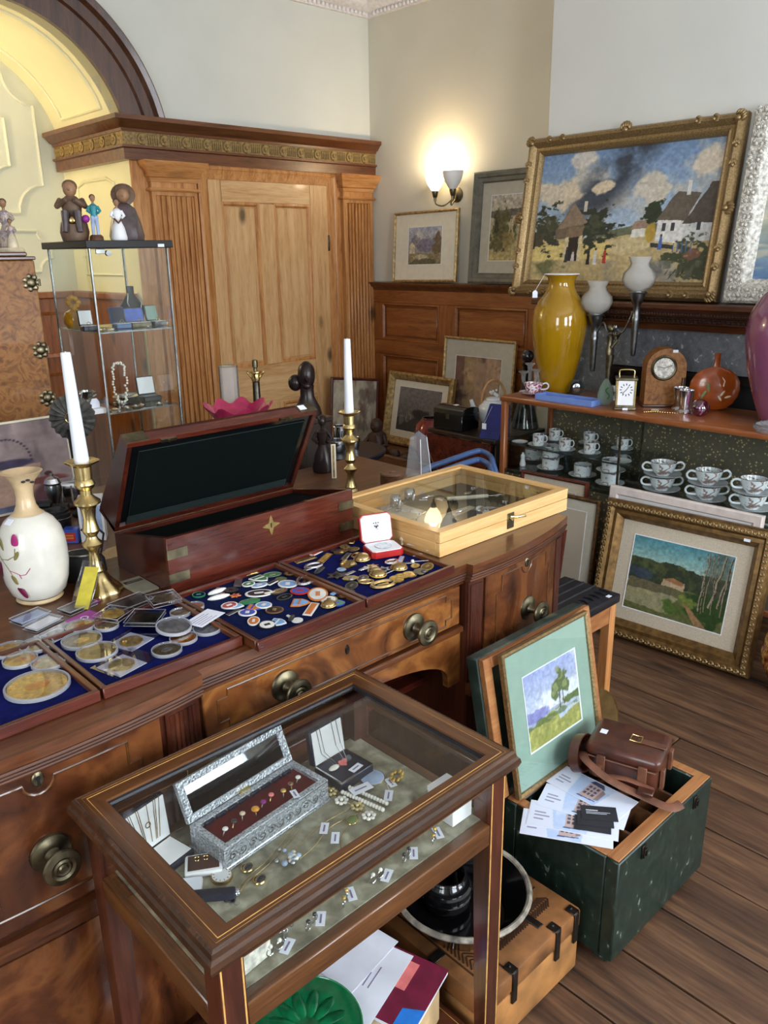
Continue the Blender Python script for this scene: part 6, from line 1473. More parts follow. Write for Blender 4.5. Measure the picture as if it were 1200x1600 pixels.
OW(G().box(3.17, 3.60, 2.54, 3.02, DZ - 0.022, DZ, 0.004), 'top', 'dark_wood', dl)
arcl = [(2.55, DZ - 0.024)] + [(2.78 + 0.225 * math.cos(PI + PI * i / 16), DZ - 0.03 - 0.24 * math.sin(PI * i / 16)) for i in range(17)] + [(3.01, DZ - 0.024)]
OW(G().prism(arcl, 3.152, 3.17, 'yz'), 'drop_leaf', 'mahogany_red', dl)
OW(G().tube([(3.15, y_, z_) for y_, z_ in arcl[1:-1]], 0.003, 6), 'leaf_edge', 'walnut_top', dl)
for x_ in (3.20, 3.53):
    for y_ in (2.56, 2.96): OW(G().box(x_, x_ + 0.04, y_, y_ + 0.04, 0, DZ - 0.022, 0.003), 'leg', 'dark_wood', dl)
p = PZ(712, 680, DZ)
bx_ = T('black_casket', 'black japanned domed casket on drop-leaf table', 'box', (3.28, 2.905, DZ + 0.001), -PI / 2 + 0.05)
G().box(-0.10, 0.10, -0.075, 0.075, 0, 0.085, 0.003).obj('body', 'black_gloss', bx_)
G().prism([(-0.075, 0.087), (0.075, 0.087), (0.07, 0.11), (0.04, 0.122), (0, 0.126), (-0.04, 0.122), (-0.07, 0.11)], -0.10, 0.10, 'yz').obj('lid', 'black_gloss', bx_)
G().box(-0.01, 0.01, -0.012, 0.012, 0.1255, 0.1275).obj('price_tag', 'paper', bx_)
G().box(-0.012, 0.012, -0.0765, -0.075, 0.06, 0.085).obj('lock_plate', 'brass_dull', bx_)
tp = T('teapot', 'white teapot with arched cane handle and dragon lid', 'teapot', (3.47, 2.80, DZ + 0.001), -0.72)
G().lathe([(0, 0), (0.045, 0), (0.075, 0.03), (0.088, 0.07), (0.08, 0.11), (0.05, 0.14), (0, 0.145)], 28).obj('body', 'white_china', tp)
G().lathe([(0.045, 0.142), (0.042, 0.152), (0.02, 0.158), (0, 0.16)], 20).obj('lid', 'white_china', tp)
g = G()
for k in range(6): g.sph((0.018 * math.cos(k * 1.1), 0.010 * math.sin(k * 1.1), 0.166 + 0.006 * k), 0.011 - 0.0008 * k, u=8, v=6)
g.obj('finial', 'white_china', tp)
G().tube([(-0.075, 0, 0.06), (-0.11, 0, 0.10), (-0.125, 0, 0.145)], [0.02, 0.014, 0.010], 10).obj('spout', 'white_china', tp)
G().tube([(0.068 * math.cos(PI * i / 16), 0, 0.12 + 0.13 * math.sin(PI * i / 16)) for i in range(17)], 0.007, 8).obj('handle', 'cane', tp)
dc = T('decanter', 'tall smoky glass decanter with black ball stopper', 'decanter', (3.53, 2.625, DZ + 0.001))
G().lathe([(0, 0), (0.07, 0), (0.075, 0.01), (0.05, 0.12), (0.03, 0.22), (0.024, 0.33), (0.034, 0.35), (0.03, 0.35), (0.02, 0.33), (0.026, 0.22), (0.045, 0.12), (0.068, 0.012), (0, 0.008)], 26).obj('body', 'smoked_glass', dc)
G().sph((0, 0, 0.388), 0.036, u=16, v=10).lathe([(0, 0.33), (0.016, 0.335), (0.018, 0.36), (0, 0.36)], 12).obj('stopper', 'dark_glass', dc)
bl = T('blue_case', 'dark blue folding case with hanging tag on drop-leaf table', 'case', (3.24, 2.60, DZ + 0.001), -PI / 2 + 0.2)
G().prism([(-0.06, 0), (0.07, 0), (0.07, 0.16), (0.05, 0.16)], -0.06, 0.05, 'yz').obj('body', 'blue_box', bl)
G().box(-0.012, 0.012, -0.002, 0, 0, 0.03).obj('price_tag', 'paper', bl, loc=(-0.03, -0.062, 0.05)); G().tube([(-0.03, -0.062, 0.08), (-0.03, -0.03, 0.11), (-0.03, 0.02, 0.155)], 0.0008, 4).obj('string', 'white', bl)

# ---- obelisk, turned box, tubular chair, second-row items near the oak case
p = PZ(655, 752, TZ)
ob = T('crystal_obelisk', 'clear cut crystal obelisk behind the oak jewellery case', 'ornament', (2.045, 1.99, TZ + 0.001), 0.2)
G().prism([(-0.045, -0.045), (0.045, -0.045), (0.045, 0.045), (-0.045, 0.045)], 0, 0.014).obj('plinth', 'glass_clear', ob)
g = G()
A = [g.bm.verts.new((s * 0.034, t * 0.034, 0.03)) for s, t in ((-1, -1), (1, -1), (1, 1), (-1, 1))]; A0 = [g.bm.verts.new((s * 0.026, t * 0.026, 0.0145)) for s, t in ((-1, -1), (1, -1), (1, 1), (-1, 1))]
B = [g.bm.verts.new((s * 0.022, t * 0.022, 0.165)) for s, t in ((-1, -1), (1, -1), (1, 1), (-1, 1))]; tip = g.bm.verts.new((0, 0, 0.19))
for P_, Q_ in ((A0, A), (A, B)):
    for k in range(4): g.bm.faces.new((P_[k], P_[(k + 1) % 4], Q_[(k + 1) % 4], Q_[k]))
for k in range(4): g.bm.faces.new((B[k], B[(k + 1) % 4], tip))
g.bm.faces.new(A0[::-1]); g.obj('shaft', 'glass_clear', ob, sharp=0)
for s in (-1, 1):
    G().tube([(s * 0.033, -0.033, 0.032), (s * 0.0215, -0.0215, 0.164)], 0.0014, 4).obj('cut_edge', 'white', ob)
p = PZ(613, 772, TZ)
wx = T('turned_box', 'round brown turned wooden box behind oak jewellery case', 'box', (1.905, 1.985, TZ + 0.001))
G().lathe([(0, 0), (0.04, 0), (0.042, 0.004), (0.042, 0.052), (0.040, 0.054), (0, 0.054)], 28).obj('body', 'brown_wood', wx)
G().lathe([(0, 0.0545), (0.0425, 0.0545), (0.043, 0.058), (0.040, 0.063), (0.012, 0.064), (0.010, 0.067), (0, 0.068)], 28).obj('lid', 'brown_wood', wx)
tc_ = T('tubular_chair', 'blue steel tubular chair behind the oak jewellery case', 'chair', (2.62, 2.22, 0), 0.0)
c_ = Vector(tc_.location)
pts = [PZ(655, 752, 0.66), PZ(690, 737, 0.69), PZ(735, 721, 0.71), PZ(750, 719, 0.71), PZ(764, 727, 0.70), PZ(770, 742, 0.68)]
pts = [Vector((2.30, 2.36, 0.02)), Vector((2.32, 2.38, 0.55))] + pts + [Vector((2.66, 2.08, 0.5)), Vector((2.66, 2.08, 0.02))]
G().tube([p_ - c_ for p_ in pts], 0.0135, 10, sm=4).obj('arm_frame', 'tube_blue', tc_)
G().tube([p_ - c_ + Vector((0.20, 0.16, -0.02 if p_.z > 0.1 else 0)) for p_ in pts], 0.0135, 10, sm=4).obj('arm_frame', 'tube_blue', tc_)
G().box(-0.28, 0.20, -0.05, 0.26, 0.40, 0.44, 0.01).obj('seat', 'black', tc_)

# ================================================================== ON AND IN THE SHOWCASE
CT1 = CT + 0.0008
def vase_tag(t, loc, r_loc):
    G().prism([(-0.012, 0), (0.012, 0), (0.012, 0.026), (0.004, 0.034), (-0.004, 0.034), (-0.012, 0.026)], -0.001, 0.001, 'xz').obj('price_tag', 'paper', t, loc=loc, rz=-0.7)
    G().tube([Vector(loc) + Vector((0, 0, 0.032)), r_loc], 0.001, 4).obj('string', 'white', t)
yv = T('yellow_vase', 'large glossy mustard yellow baluster vase with price tag', 'vase', (3.36, 2.318, CT1))
G().lathe([(0, 0), (0.062, 0), (0.068, 0.006), (0.085, 0.07), (0.112, 0.18), (0.130, 0.29), (0.134, 0.34), (0.128, 0.39), (0.108, 0.435), (0.080, 0.468), (0.066, 0.495), (0.062, 0.52), (0.066, 0.545), (0.082, 0.560), (0.079, 0.562), (0.058, 0.54), (0.055, 0.50), (0.09, 0.43), (0.12, 0.34), (0.07, 0.05), (0, 0.02)], 48).obj('body', 'yellow_glaze', yv)
G().tube([(0.0805 * math.cos(2 * PI * k / 48), 0.0805 * math.sin(2 * PI * k / 48), 0.561) for k in range(48)], 0.0025, 6, True).obj('rim', 'white', yv)
vase_tag(yv, (-0.105, 0.075, 0.455), Vector((-0.058, 0.056, 0.562)))
pv = T('purple_vase', 'large glossy mauve baluster vase at right end of showcase', 'vase', (3.31, 1.20, CT1))
G().lathe([(0, 0), (0.085, 0), (0.092, 0.006), (0.125, 0.09), (0.165, 0.22), (0.182, 0.32), (0.184, 0.37), (0.172, 0.43), (0.14, 0.49), (0.10, 0.535), (0.082, 0.57), (0.078, 0.61), (0.086, 0.645), (0.098, 0.66), (0.094, 0.662), (0.074, 0.63), (0.072, 0.58), (0.13, 0.47), (0.17, 0.36), (0.1, 0.05), (0, 0.02)], 52).obj('body', 'purple_glaze', pv)
G().tube([(0.096 * math.cos(2 * PI * k / 48), 0.096 * math.sin(2 * PI * k / 48), 0.661) for k in range(48)], 0.003, 6, True).obj('rim', 'white', pv)

# china
def cup_mesh(r, h, style):
    if style == 'can': pr = [(0, 0), (r * 0.86, 0), (r * 0.95, h * 0.08), (r, h), (r * 0.94, h), (r * 0.88, h * 0.12), (0, h * 0.08)]
    else: pr = [(0, 0), (r * 0.48, 0), (r * 0.50, h * 0.08), (r * 0.78, h * 0.30), (r * 0.95, h * 0.7), (r * 1.02, h), (r * 0.97, h), (r * 0.9, h * 0.7), (r * 0.72, h * 0.33), (0, h * 0.14)]
    return G().lathe(pr, 24)
def make_cup(name, label, loc, rz, r, h, style, mat='floral_china', group=None, handles=1):
    t = T(name, label, 'cup', loc, rz, group)
    cup_mesh(r, h, style).obj('bowl', mat, t)
    for k in range(handles):
        s = 1 if k == 0 else -1
        q = 0.97 if style == 'can' else 0.93
        G().tube([(s * r * q, 0, h * 0.85), (s * r * 1.35, 0, h * 0.95), (s * r * 1.62, 0, h * 0.72), (s * r * 1.45, 0, h * 0.42), (s * r * (0.93 if style == 'can' else 0.82), 0, h * 0.35)], r * 0.085, 7, sm=4).obj('handle', 'white_china', t)
    G().tube([(r * 0.98 * math.cos(2 * PI * i / 24), r * 0.98 * math.sin(2 * PI * i / 24), h) for i in range(24)], r * 0.03, 5, True).obj('rim', 'clay_grey', t)
    return t
def make_saucer(name, label, loc, r, group=None, mat='white_china'):
    t = T(name, label, 'saucer', loc, 0, group)
    G().lathe([(0, 0), (r * 0.5, 0), (r * 0.55, r * 0.03), (r, r * 0.16), (r * 0.985, r * 0.19), (r * 0.55, r * 0.075), (r * 0.5, r * 0.05), (0, r * 0.05)], 28).obj('dish', mat, t)
    G().tube([(r * 0.99 * math.cos(2 * PI * i / 28), r * 0.99 * math.sin(2 * PI * i / 28), r * 0.175) for i in range(28)], r * 0.012, 5, True).obj('rim', 'clay_grey', t)
    return t
SHZ, DKZ = 0.6906, CDK + 0.0008
gcan, gsoup, gtea = 'floral coffee cans on the glass shelf', 'stacked two-handled soup cups', 'floral teacups at the showcase bottom'
place = [  # px, py, label part
    (841, 697, 'second from the left'), (866, 688, 'back row, behind second and third'), (882, 704, 'third from the left in front row'), (920, 692, 'back row, behind the fourth'), (921, 709, 'fourth from the left in front row'), (972, 702, 'right end')]
for px_, py_, lb in place:
    p = PZ(px_, py_, SHZ)
    xx = min(max(p.x, 3.20), 3.40)
    d = _ray(px_, py_); yy = ORG.y + d.y * (xx / d.x)
    make_saucer('saucer', 'small saucer under coffee can on glass shelf, ' + lb, (xx, yy, SHZ), 0.052, 'saucers on the glass shelf')
    make_cup('coffee_can', 'floral coffee can on glass shelf, ' + lb, (xx, yy, SHZ + 0.0035), -0.75 - PI / 2 + 0.9, 0.0285, 0.054, 'can', group=gcan)
p = PXp(812, 697, 3.19); make_saucer('small_dish', 'plain white small dish at left end of glass shelf', (3.19, p.y, SHZ), 0.04)
p = PXp(953, 714, 3.17); make_saucer('saucer', 'empty white saucer at right front of glass shelf', (3.185, 1.835, SHZ), 0.05, 'saucers on the glass shelf')
tea = [(831, 752, 1, 'teacup at left corner of showcase bottom', 3.34), (858, 765, 2, 'left stack of teacups', 3.24), (908, 774, 1, 'lone teacup left of the brass divider', 3.235), (950, 792, 2, 'teacup stack beside the brass divider', 3.20)]
for px_, py_, n, lb, xx in tea:
    d = _ray(px_, py_); yy = d.y * (xx / d.x); z = DKZ
    for k in range(n):
        w_ = ('' if n == 1 else (', lower', ', upper')[k])
        make_saucer('saucer', 'saucer of ' + lb + w_, (xx, yy, z), 0.066, 'saucers at the showcase bottom')
        make_cup('teacup', 'floral ' + lb + w_ if n == 1 else 'floral cup in ' + lb + w_, (xx, yy, z + 0.0042), 0.3, 0.043, 0.056, 'can', group=gtea)
        z += 0.0042 + 0.0562
soup = [(1032, 775, 'left'), (1102, 788, 'middle'), (1172, 803, 'right')]
for i, (px_, py_, lb) in enumerate(soup):
    xx = 3.27; d = _ray(px_, py_); yy = d.y * (xx / d.x); z = DKZ
    for k in range(2):
        w_ = ('lower', 'upper')[k]
        make_saucer('saucer', '%s saucer in %s stack of soup cups' % (w_, lb), (xx, yy, z), 0.082, 'soup cup saucers')
        make_cup('soup_cup', '%s two-handled floral cup in %s stack of showcase' % (w_, lb), (xx, yy, z + 0.0046), PI / 2 + 0.75, 0.056, 0.062, 'bowl', group=gsoup, handles=2)
        z += 0.0046 + 0.0622
sh_ = T('pepper_pot', 'tiny white china shaker in left corner of showcase', 'shaker', (3.20, 2.385, DKZ))
G().lathe([(0, 0), (0.014, 0), (0.016, 0.01), (0.009, 0.04), (0.012, 0.052), (0.008, 0.06), (0, 0.062)], 14).obj('body', 'white_china', sh_); G().sph((0, 0, 0.064), 0.006, u=8, v=5).obj('knob', 'white_china', sh_)
# cup and saucer on top
p = PZ(833, 616, CT1)
make_saucer('saucer', 'saucer under red and blue painted cup on showcase top', (p.x, p.y, CT1), 0.07, mat='imari_china')
make_cup('teacup', 'red and blue painted teacup on showcase top', (p.x, p.y, CT1 + 0.0046), -0.8, 0.045, 0.052, 'bowl', 'imari_china')
# clear glass candelabrum
p = PZ(812, 612, CT1)
gcn = T('glass_candelabrum', 'clear glass three-light candle holder at left end of showcase top', 'candle holder', (3.36, 2.53 - 0.125, CT1), -0.75)
gcn.location = (3.27, 2.415, CT1); gcn.rotation_euler[2] = 1.3
G().lathe([(0, 0), (0.04, 0), (0.042, 0.005), (0.015, 0.014), (0.008, 0.03), (0, 0.032)], 20).obj('foot', 'glass_clear', gcn)
for s, h in ((-1, 0.115), (0, 0.14), (1, 0.095)):
    G().tube([(0, 0, 0.02), (s * 0.035, 0, 0.035), (s * 0.05, 0, h - 0.04)] if s else [(0, 0, 0.02), (0, 0, h - 0.04)], 0.008, 8, sm=4).obj('arm', 'glass_clear', gcn)
    G().lathe([(0, 0), (0.010, 0.0), (0.013, 0.03), (0.027, 0.04), (0.025, 0.042), (0.010, 0.034), (0, 0.012)], 18).obj('candle_cup', 'glass_clear', gcn, loc=(s * 0.05, 0, h - 0.04))
# glass desk clock
p = PZ(897, 612, CT1)
gk = T('glass_clock', 'small round faceted glass desk clock behind blue tray', 'clock', (3.34, 2.19, CT1), -0.8)
G().lathe([(0, -0.011), (0.030, -0.011), (0.040, -0.004), (0.040, 0.004), (0.030, 0.011), (0, 0.011)], 10, m=Matrix.Translation((0, 0, 0.0385)) @ Matrix.Rotation(PI / 2, 4, 'X')).obj('block', 'glass_thick', gk, sharp=0)
G().lathe([(0, 0.0125), (0.018, 0.0125), (0.020, 0.0112), (0, 0.0112)], 20, m=Matrix.Translation((0, 0, 0.0385)) @ Matrix.Rotation(PI / 2, 4, 'X')).obj('dial', 'silver', gk)
G().box(-0.001, 0.001, -0.0135, -0.0127, 0.0385, 0.052).box(0, 0.010, -0.0135, -0.0127, 0.0375, 0.0395).obj('hands', 'ink', gk)
# blue plastic tray
tb_ = T('blue_tray', 'pale blue plastic pen tray at front of showcase top', 'tray', (3.165, 2.115, CT1), 0)
G().box(-0.045, 0.045, -0.155, 0.155, 0, 0.005).box(-0.045, -0.041, -0.155, 0.155, 0.005, 0.026, 0.001).box(0.041, 0.045, -0.155, 0.155, 0.005, 0.026, 0.001).box(-0.041, 0.041, -0.155, -0.151, 0.005, 0.026, 0.001).box(-0.041, 0.041, 0.151, 0.155, 0.005, 0.026, 0.001).obj('tray', 'tray_blue', tb_)
G().box(-0.041, 0.041, -0.012, -0.010, 0.005, 0.022).obj('divider', 'tray_blue', tb_)
# paperweight, telescope, clocks
p = PZ(943, 633, CT1)
pwt = T('glass_paperweight', 'frosted green teardrop glass paperweight by carriage clock', 'paperweight', (p.x + 0.01, p.y, CT1), -0.8)
G().lathe([(0, 0), (0.022, 0.001), (0.036, 0.022), (0.038, 0.045), (0.028, 0.08), (0.012, 0.112), (0, 0.122)], 24, sy=0.55).obj('glass_drop', 'green_clear', pwt)
G().tube([(0.004 + 0.008 * math.sin(a), -0.018, 0.03 + a * 0.008) for a in [k * 0.5 for k in range(14)]], 0.003, 6).obj('leaf_inclusion', 'e_green', pwt)
tl = T('opera_glass', 'pewter viewing lens behind the glass paperweight', 'lens', (3.31, 1.955, CT1), -0.75)
G().lathe([(0, 0), (0.018, 0), (0.021, 0.02), (0.024, 0.05), (0.021, 0.05), (0.018, 0.03), (0, 0.028)], 20, m=Matrix.Translation((0, 0.02, 0.0245)) @ Matrix.Rotation(PI / 2, 4, 'X')).obj('barrel', 'pewter', tl)
G().lathe([(0, 0), (0.014, 0), (0.016, 0.05), (0.012, 0.07), (0, 0.072)], 16, c=(0, 0.04, 0)).obj('stand', 'pewter', tl)
p = PZ(985, 642, CT1)
cc = T('carriage_clock', 'brass carriage clock with white roman dial on showcase top', 'clock', (3.185, 1.835, CT1), -0.98)
G().box(-0.047, 0.047, -0.04, 0.04, 0, 0.014, 0.003).box(-0.042, 0.042, -0.036, 0.036, 0.014, 0.02).obj('base', 'brass_dull', cc)
G().box(-0.047, 0.047, -0.04, 0.04, 0.128, 0.140, 0.003).obj('top', 'brass_dull', cc)
for s in (-1, 1):
    for q in (-1, 1): G().box(s * 0.038 - 0.004, s * 0.038 + 0.004, q * 0.032 - 0.004, q * 0.032 + 0.004, 0.02, 0.128, 0.001).obj('pillar', 'brass', cc)
G().box(-0.034, 0.034, -0.030, 0.028, 0.02, 0.128).obj('movement', 'bronze_dark', cc)
G().box(-0.034, 0.034, -0.0315, -0.030, 0.021, 0.127).obj('dial', 'white', cc)
for k in range(12):
    a = k * PI / 6; m = Matrix.Translation((0, -0.0318, 0.088)) @ Matrix.Rotation(a, 4, 'Y')
    G().box(-0.0018, 0.0018, -0.0004, 0.0002, 0.019, 0.028, m=m).obj('numeral', 'ink', cc)
for a, L_ in ((0.6, 0.018), (3.9, 0.024)): G().box(-0.0012, 0.0012, -0.0012, -0.0006, 0, L_, m=Matrix.Translation((0, -0.0318, 0.088)) @ Matrix.Rotation(a, 4, 'Y')).obj('hand', 'ink', cc)
G().tube([(-0.03, 0, 0.138), (-0.032, 0, 0.158), (-0.024, 0, 0.170), (0.024, 0, 0.170), (0.032, 0, 0.158), (0.03, 0, 0.138)], 0.0032, 8, sm=3).obj('handle', 'brass', cc)
G().box(-0.011, 0.011, -0.042, -0.041, 0.001, 0.011).obj('price_tag', 'paper', cc)
mk_ = T('mantel_clock', 'arched burr walnut mantel clock with round silver dial', 'clock', (3.375, 1.765, CT1), -0.86)
prof = [(-0.085, 0.012), (-0.085, 0.15)] + [(-0.085 * math.cos(PI * i / 20), 0.172 + 0.083 * math.sin(PI * i / 20)) for i in range(1, 20)] + [(0.085, 0.15), (0.085, 0.012)]
G().prism(prof, -0.05, 0.05, 'xz').obj('case', 'burr', mk_)
G().box(-0.092, 0.092, -0.056, 0.056, 0, 0.012, 0.003).obj('plinth', 'mahogany', mk_)
RY = Matrix.Translation((-0.012, -0.05, 0.172)) @ Matrix.Rotation(PI / 2, 4, 'X')
G().lathe([(0, 0.004), (0.044, 0.004), (0.044, 0.007), (0.050, 0.010), (0.055, 0.006), (0.056, 0), (0, 0)], 32, m=RY).obj('bezel', 'brass_dull', mk_)
G().lathe([(0, 0.0052), (0.0435, 0.0052), (0.0435, 0.0045), (0, 0.0045)], 32, m=RY).obj('dial', 'white_frame', mk_)
for a, L_ in ((-1.35, 0.024), (1.25, 0.036)): G().box(-0.0012, 0.0012, -0.0063, -0.0057, 0, L_, m=Matrix.Translation((-0.012, -0.05, 0.172)) @ Matrix.Rotation(a, 4, 'Y')).obj('hand', 'ink', mk_)
for k in range(12): G().box(-0.0008, 0.0008, -0.006, -0.0054, 0.036, 0.041, m=Matrix.Translation((-0.012, -0.05, 0.172)) @ Matrix.Rotation(k * PI / 6, 4, 'Y')).obj('minute_mark', 'ink', mk_)
for x_ in (0.07, 0.080): G().cyl((x_, -0.052, 0.014), 0.0028, 0.115, 8).obj('pilaster', 'black_wood', mk_)
G().box(0.02, 0.042, -0.0515, -0.0505, 0.238, 0.25).obj('price_tag', 'paper', mk_)
# orange flat vase
ov = T('flat_vase', 'orange-brown flattened moon vase with leaf decoration', 'vase', (3.42, 1.548, CT1), -0.98)
G().lathe([(0, 0), (0.032, 0.0), (0.055, 0.007), (0.082, 0.030), (0.099, 0.062), (0.104, 0.092), (0.100, 0.122), (0.083, 0.152), (0.056, 0.172), (0.028, 0.181), (0.015, 0.186), (0.0125, 0.20), (0.0125, 0.236), (0.015, 0.242), (0.012, 0.242), (0.009, 0.21), (0, 0.19)], 36, sy=0.30).obj('body', 'orange_glaze', ov)
for (u_, v_, r_, m_) in ((-0.03, 0.10, -0.2, 'leaf_green'), (-0.045, 0.07, 0.5, 'leaf_green'), (0.03, 0.075, 0.6, 'petal'), (0.052, 0.06, 1.3, 'petal'), (0.02, 0.055, -0.6, 'petal'), (-0.052, 0.12, 0.9, 'petal')):
    yy = -0.30 * 0.1 * math.sqrt(max(0, 1 - (u_ / 0.105) ** 2 - ((v_ - 0.09) / 0.09) ** 2 * 0.6)) - 0.0005
    G().sph((0, 0, 0), 0.022 if m_ == 'leaf_green' else 0.015, 0.32, 0.12, 1, u=10, v=6).obj('leaf_decoration', m_, ov, loc=(u_, yy, v_)).rotation_euler = (0, r_, 0)
G().tube([(0.010, -0.010, 0.170), (0.018, -0.021, 0.150), (0.034, -0.027, 0.128), (0.03, -0.031, 0.105)], 0.003, 6).obj('branch_decoration', 'petal', ov)
for (x_, y_, lb) in ((3.335, 1.655, 'silver beaker, left one of pair before orange vase'), (3.285, 1.605, 'silver beaker, right one of pair before orange vase')):
    t = T('beaker', lb, 'cup', (x_, y_, CT1), 0, 'pair of silver beakers on the showcase')
    G().lathe([(0, 0), (0.036, 0), (0.034, 0.006), (0.024, 0.014), (0.026, 0.03), (0.034, 0.095), (0.031, 0.095), (0.024, 0.03), (0, 0.024)], 24).obj('cup', 'silver', t)
    G().tube([(0.0325 * math.cos(2 * PI * i / 24), 0.0325 * math.sin(2 * PI * i / 24), 0.095) for i in range(24)], 0.0018, 6, True).obj('rim', 'silver', t)
pb_ = T('pink_paperweight', 'round pink glass paperweight with white swirl', 'paperweight', (3.235, 1.515, CT1))
G().sph((0, 0, 0.037), 0.038, 1, 1, 0.97, u=24, v=16).obj('glass_ball', 'pink_clear', pb_)
G().tube([(-0.015 + 0.014 * math.sin(a * 1.4), -0.01, 0.012 + a * 0.008) for a in [k * 0.5 for k in range(13)]], 0.003, 6).obj('swirl', 'white', pb_)
wc = T('watch_chain', 'gold watch with beaded chain at front of showcase top', 'watch', (3.19, 1.675, CT1), -0.9)
ln = G().sph((0, 0, 0.004), 0.004, u=7, v=5).obj('link', 'gold', wc); ln.location = (-0.06, 0, 0)
for k in range(1, 22): inst(ln, (-0.06 + k * 0.0095, 0.012 * math.sin(k * 0.35), 0), parent=wc)
G().lathe([(0, 0), (0.02, 0), (0.022, 0.004), (0.02, 0.008), (0, 0.01)], 20, c=(-0.01, 0.035, 0)).obj('watch_case', 'gold', wc)
G().lathe([(0, 0.0105), (0.017, 0.0095), (0.017, 0.009), (0, 0.009)], 20, c=(-0.01, 0.035, 0)).obj('watch_dial', 'pearl', wc)
gd = T('glass_ashtray', 'thick clear glass dish below mauve vase', 'dish', (3.145, 1.175, CT1))
G().lathe([(0, 0.008), (0.05, 0.006), (0.056, 0.002), (0.062, 0.0), (0.075, 0.014), (0.074, 0.026), (0.066, 0.028), (0.058, 0.014), (0, 0.012)], 32).obj('dish', 'glass_clear', gd); G().tube([(0.070 * math.cos(2 * PI * i / 28), 0.070 * math.sin(2 * PI * i / 28), 0.0275) for i in range(28)], 0.003, 6, True).obj('rim', 'glass_thick', gd)

# ---- figural lamp with two torches
LX = 3.40
hub = PXp(962, 510, LX)
fl_ = T('figural_lamp', 'silvered female figure lamp holding two frosted torch lights', 'lamp', (LX, PXp(952, 560, LX).y, CT1))
L0 = Vector(fl_.location)
def LP(px_, py_, x=LX): return PXp(px_, py_, x) - L0
fz = LP(952, 560)
G().lathe([(0, 0), (0.045, 0), (0.045, 0.01), (0.03, 0.02), (0.022, 0.04), (0.016, 0.08), (0, 0.082)], 18).obj('foot', 'bronze_dark', fl_)
h0 = LP(952, 600).z
zt = LP(950, 513).z
g = G().tube([(0, 0, 0.075), (0.0, 0, 0.13), (0, -0.004, zt - 0.12)], [0.010, 0.013, 0.02], 10).lathe([(0, zt - 0.13), (0.022, zt - 0.12), (0.024, zt - 0.10), (0.015, zt - 0.075), (0.019, zt - 0.05), (0.022, zt - 0.035), (0.008, zt - 0.024), (0, zt - 0.02)], 14, sy=0.75)
g.tube([(0.0, -0.02, zt - 0.038), (0.0, -0.035, zt - 0.055), (-0.02, -0.02, zt - 0.085)], 0.0065, 8)
hb_ = LP(962, 512)
g.tube([(0, -0.018, zt - 0.034), (-0.005, hb_.y - 0.03, zt - 0.02), (0, hb_.y - 0.012, hb_.z - 0.05), (0, hb_.y, hb_.z - 0.02)], 0.0065, 8)
g.sph((0, 0, zt - 0.002), 0.016, 0.9, 0.95, 1.1, u=12, v=8).sph((0, 0.006, zt + 0.004), 0.015, u=10, v=7).tube([(0, 0, zt - 0.03), (0, 0, zt - 0.012)], 0.006, 8)
g.obj('figure', 'brass_dull', fl_)
G().lathe([(0, 0), (0.008, 0), (0.010, 0.02), (0.013, 0.024), (0.011, 0.034), (0, 0.036)], 14).obj('hub', 'pewter', fl_, loc=(0, hb_.y, hb_.z - 0.024))
for (bx, by_, tx, ty, sh0, sh1, mid) in ((925, 581, 934, 440, 490, 440, 525), (991, 557, 996, 412, 455, 412, 500)):
    b0, b1, c0_, c1_ = LP(bx, by_), LP(tx, ty), LP((bx * 0.3 + tx * 0.7), sh0), LP(tx, sh1)
    cx_, cy_ = 0.0, (b0.y + c0_.y) / 2
    zb = b0.z; zc = c0_.z; zt_ = c1_.z
    G().lathe([(0, zb), (0.010, zb + 0.004), (0.013, zb + 0.02), (0.017, zb + (zc - zb) * 0.55), (0.019, zb + (zc - zb) * 0.6), (0.016, zb + (zc - zb) * 0.62), (0.015, zb + (zc - zb) * 0.78), (0.022, zb + (zc - zb) * 0.82), (0.030, zb + (zc - zb) * 0.9), (0.036, zc - 0.006), (0.036, zc), (0, zc)], 20).obj('torch', 'pewter', fl_, loc=(cx_, cy_, 0))
    gal = [(0.038 * math.cos(2 * PI * i / 20), 0.038 * math.sin(2 * PI * i / 20), zc - 0.006) for i in range(20)]
    G().tube(gal, 0.004, 6, True).obj('gallery', 'pewter', fl_, loc=(cx_, cy_, 0))
    G().lathe([(0.030, zc), (0.058, zc + 0.018), (0.074, zc + 0.05), (0.070, zc + 0.078), (0.044, zc + 0.105), (0.040, zc + 0.12), (0.052, zc + 0.148), (0.050, zc + 0.148), (0.038, zc + 0.12), (0.042, zc + 0.104), (0.068, zc + 0.077), (0.072, zc + 0.05), (0.056, zc + 0.02), (0.030, zc + 0.003)], 30, wob=lambda r, z, a: (r * (1 + (0.05 * math.sin(8 * a) if z > zc + 0.14 else 0)), z)).obj('shade', 'frost_glass', fl_, loc=(cx_, cy_, 0))
    j = zb + (zc - zb) * 0.7
    G().tube([(0, hb_.y, hb_.z), (0, hb_.y + (cy_ - hb_.y) * 0.35, hb_.z - 0.02), (0, hb_.y + (cy_ - hb_.y) * 0.6, hb_.z + 0.02), (0, cy_ + (0.016 if cy_ < hb_.y else -0.016), j)], 0.0045, 8, sm=5).obj('arm', 'pewter', fl_)

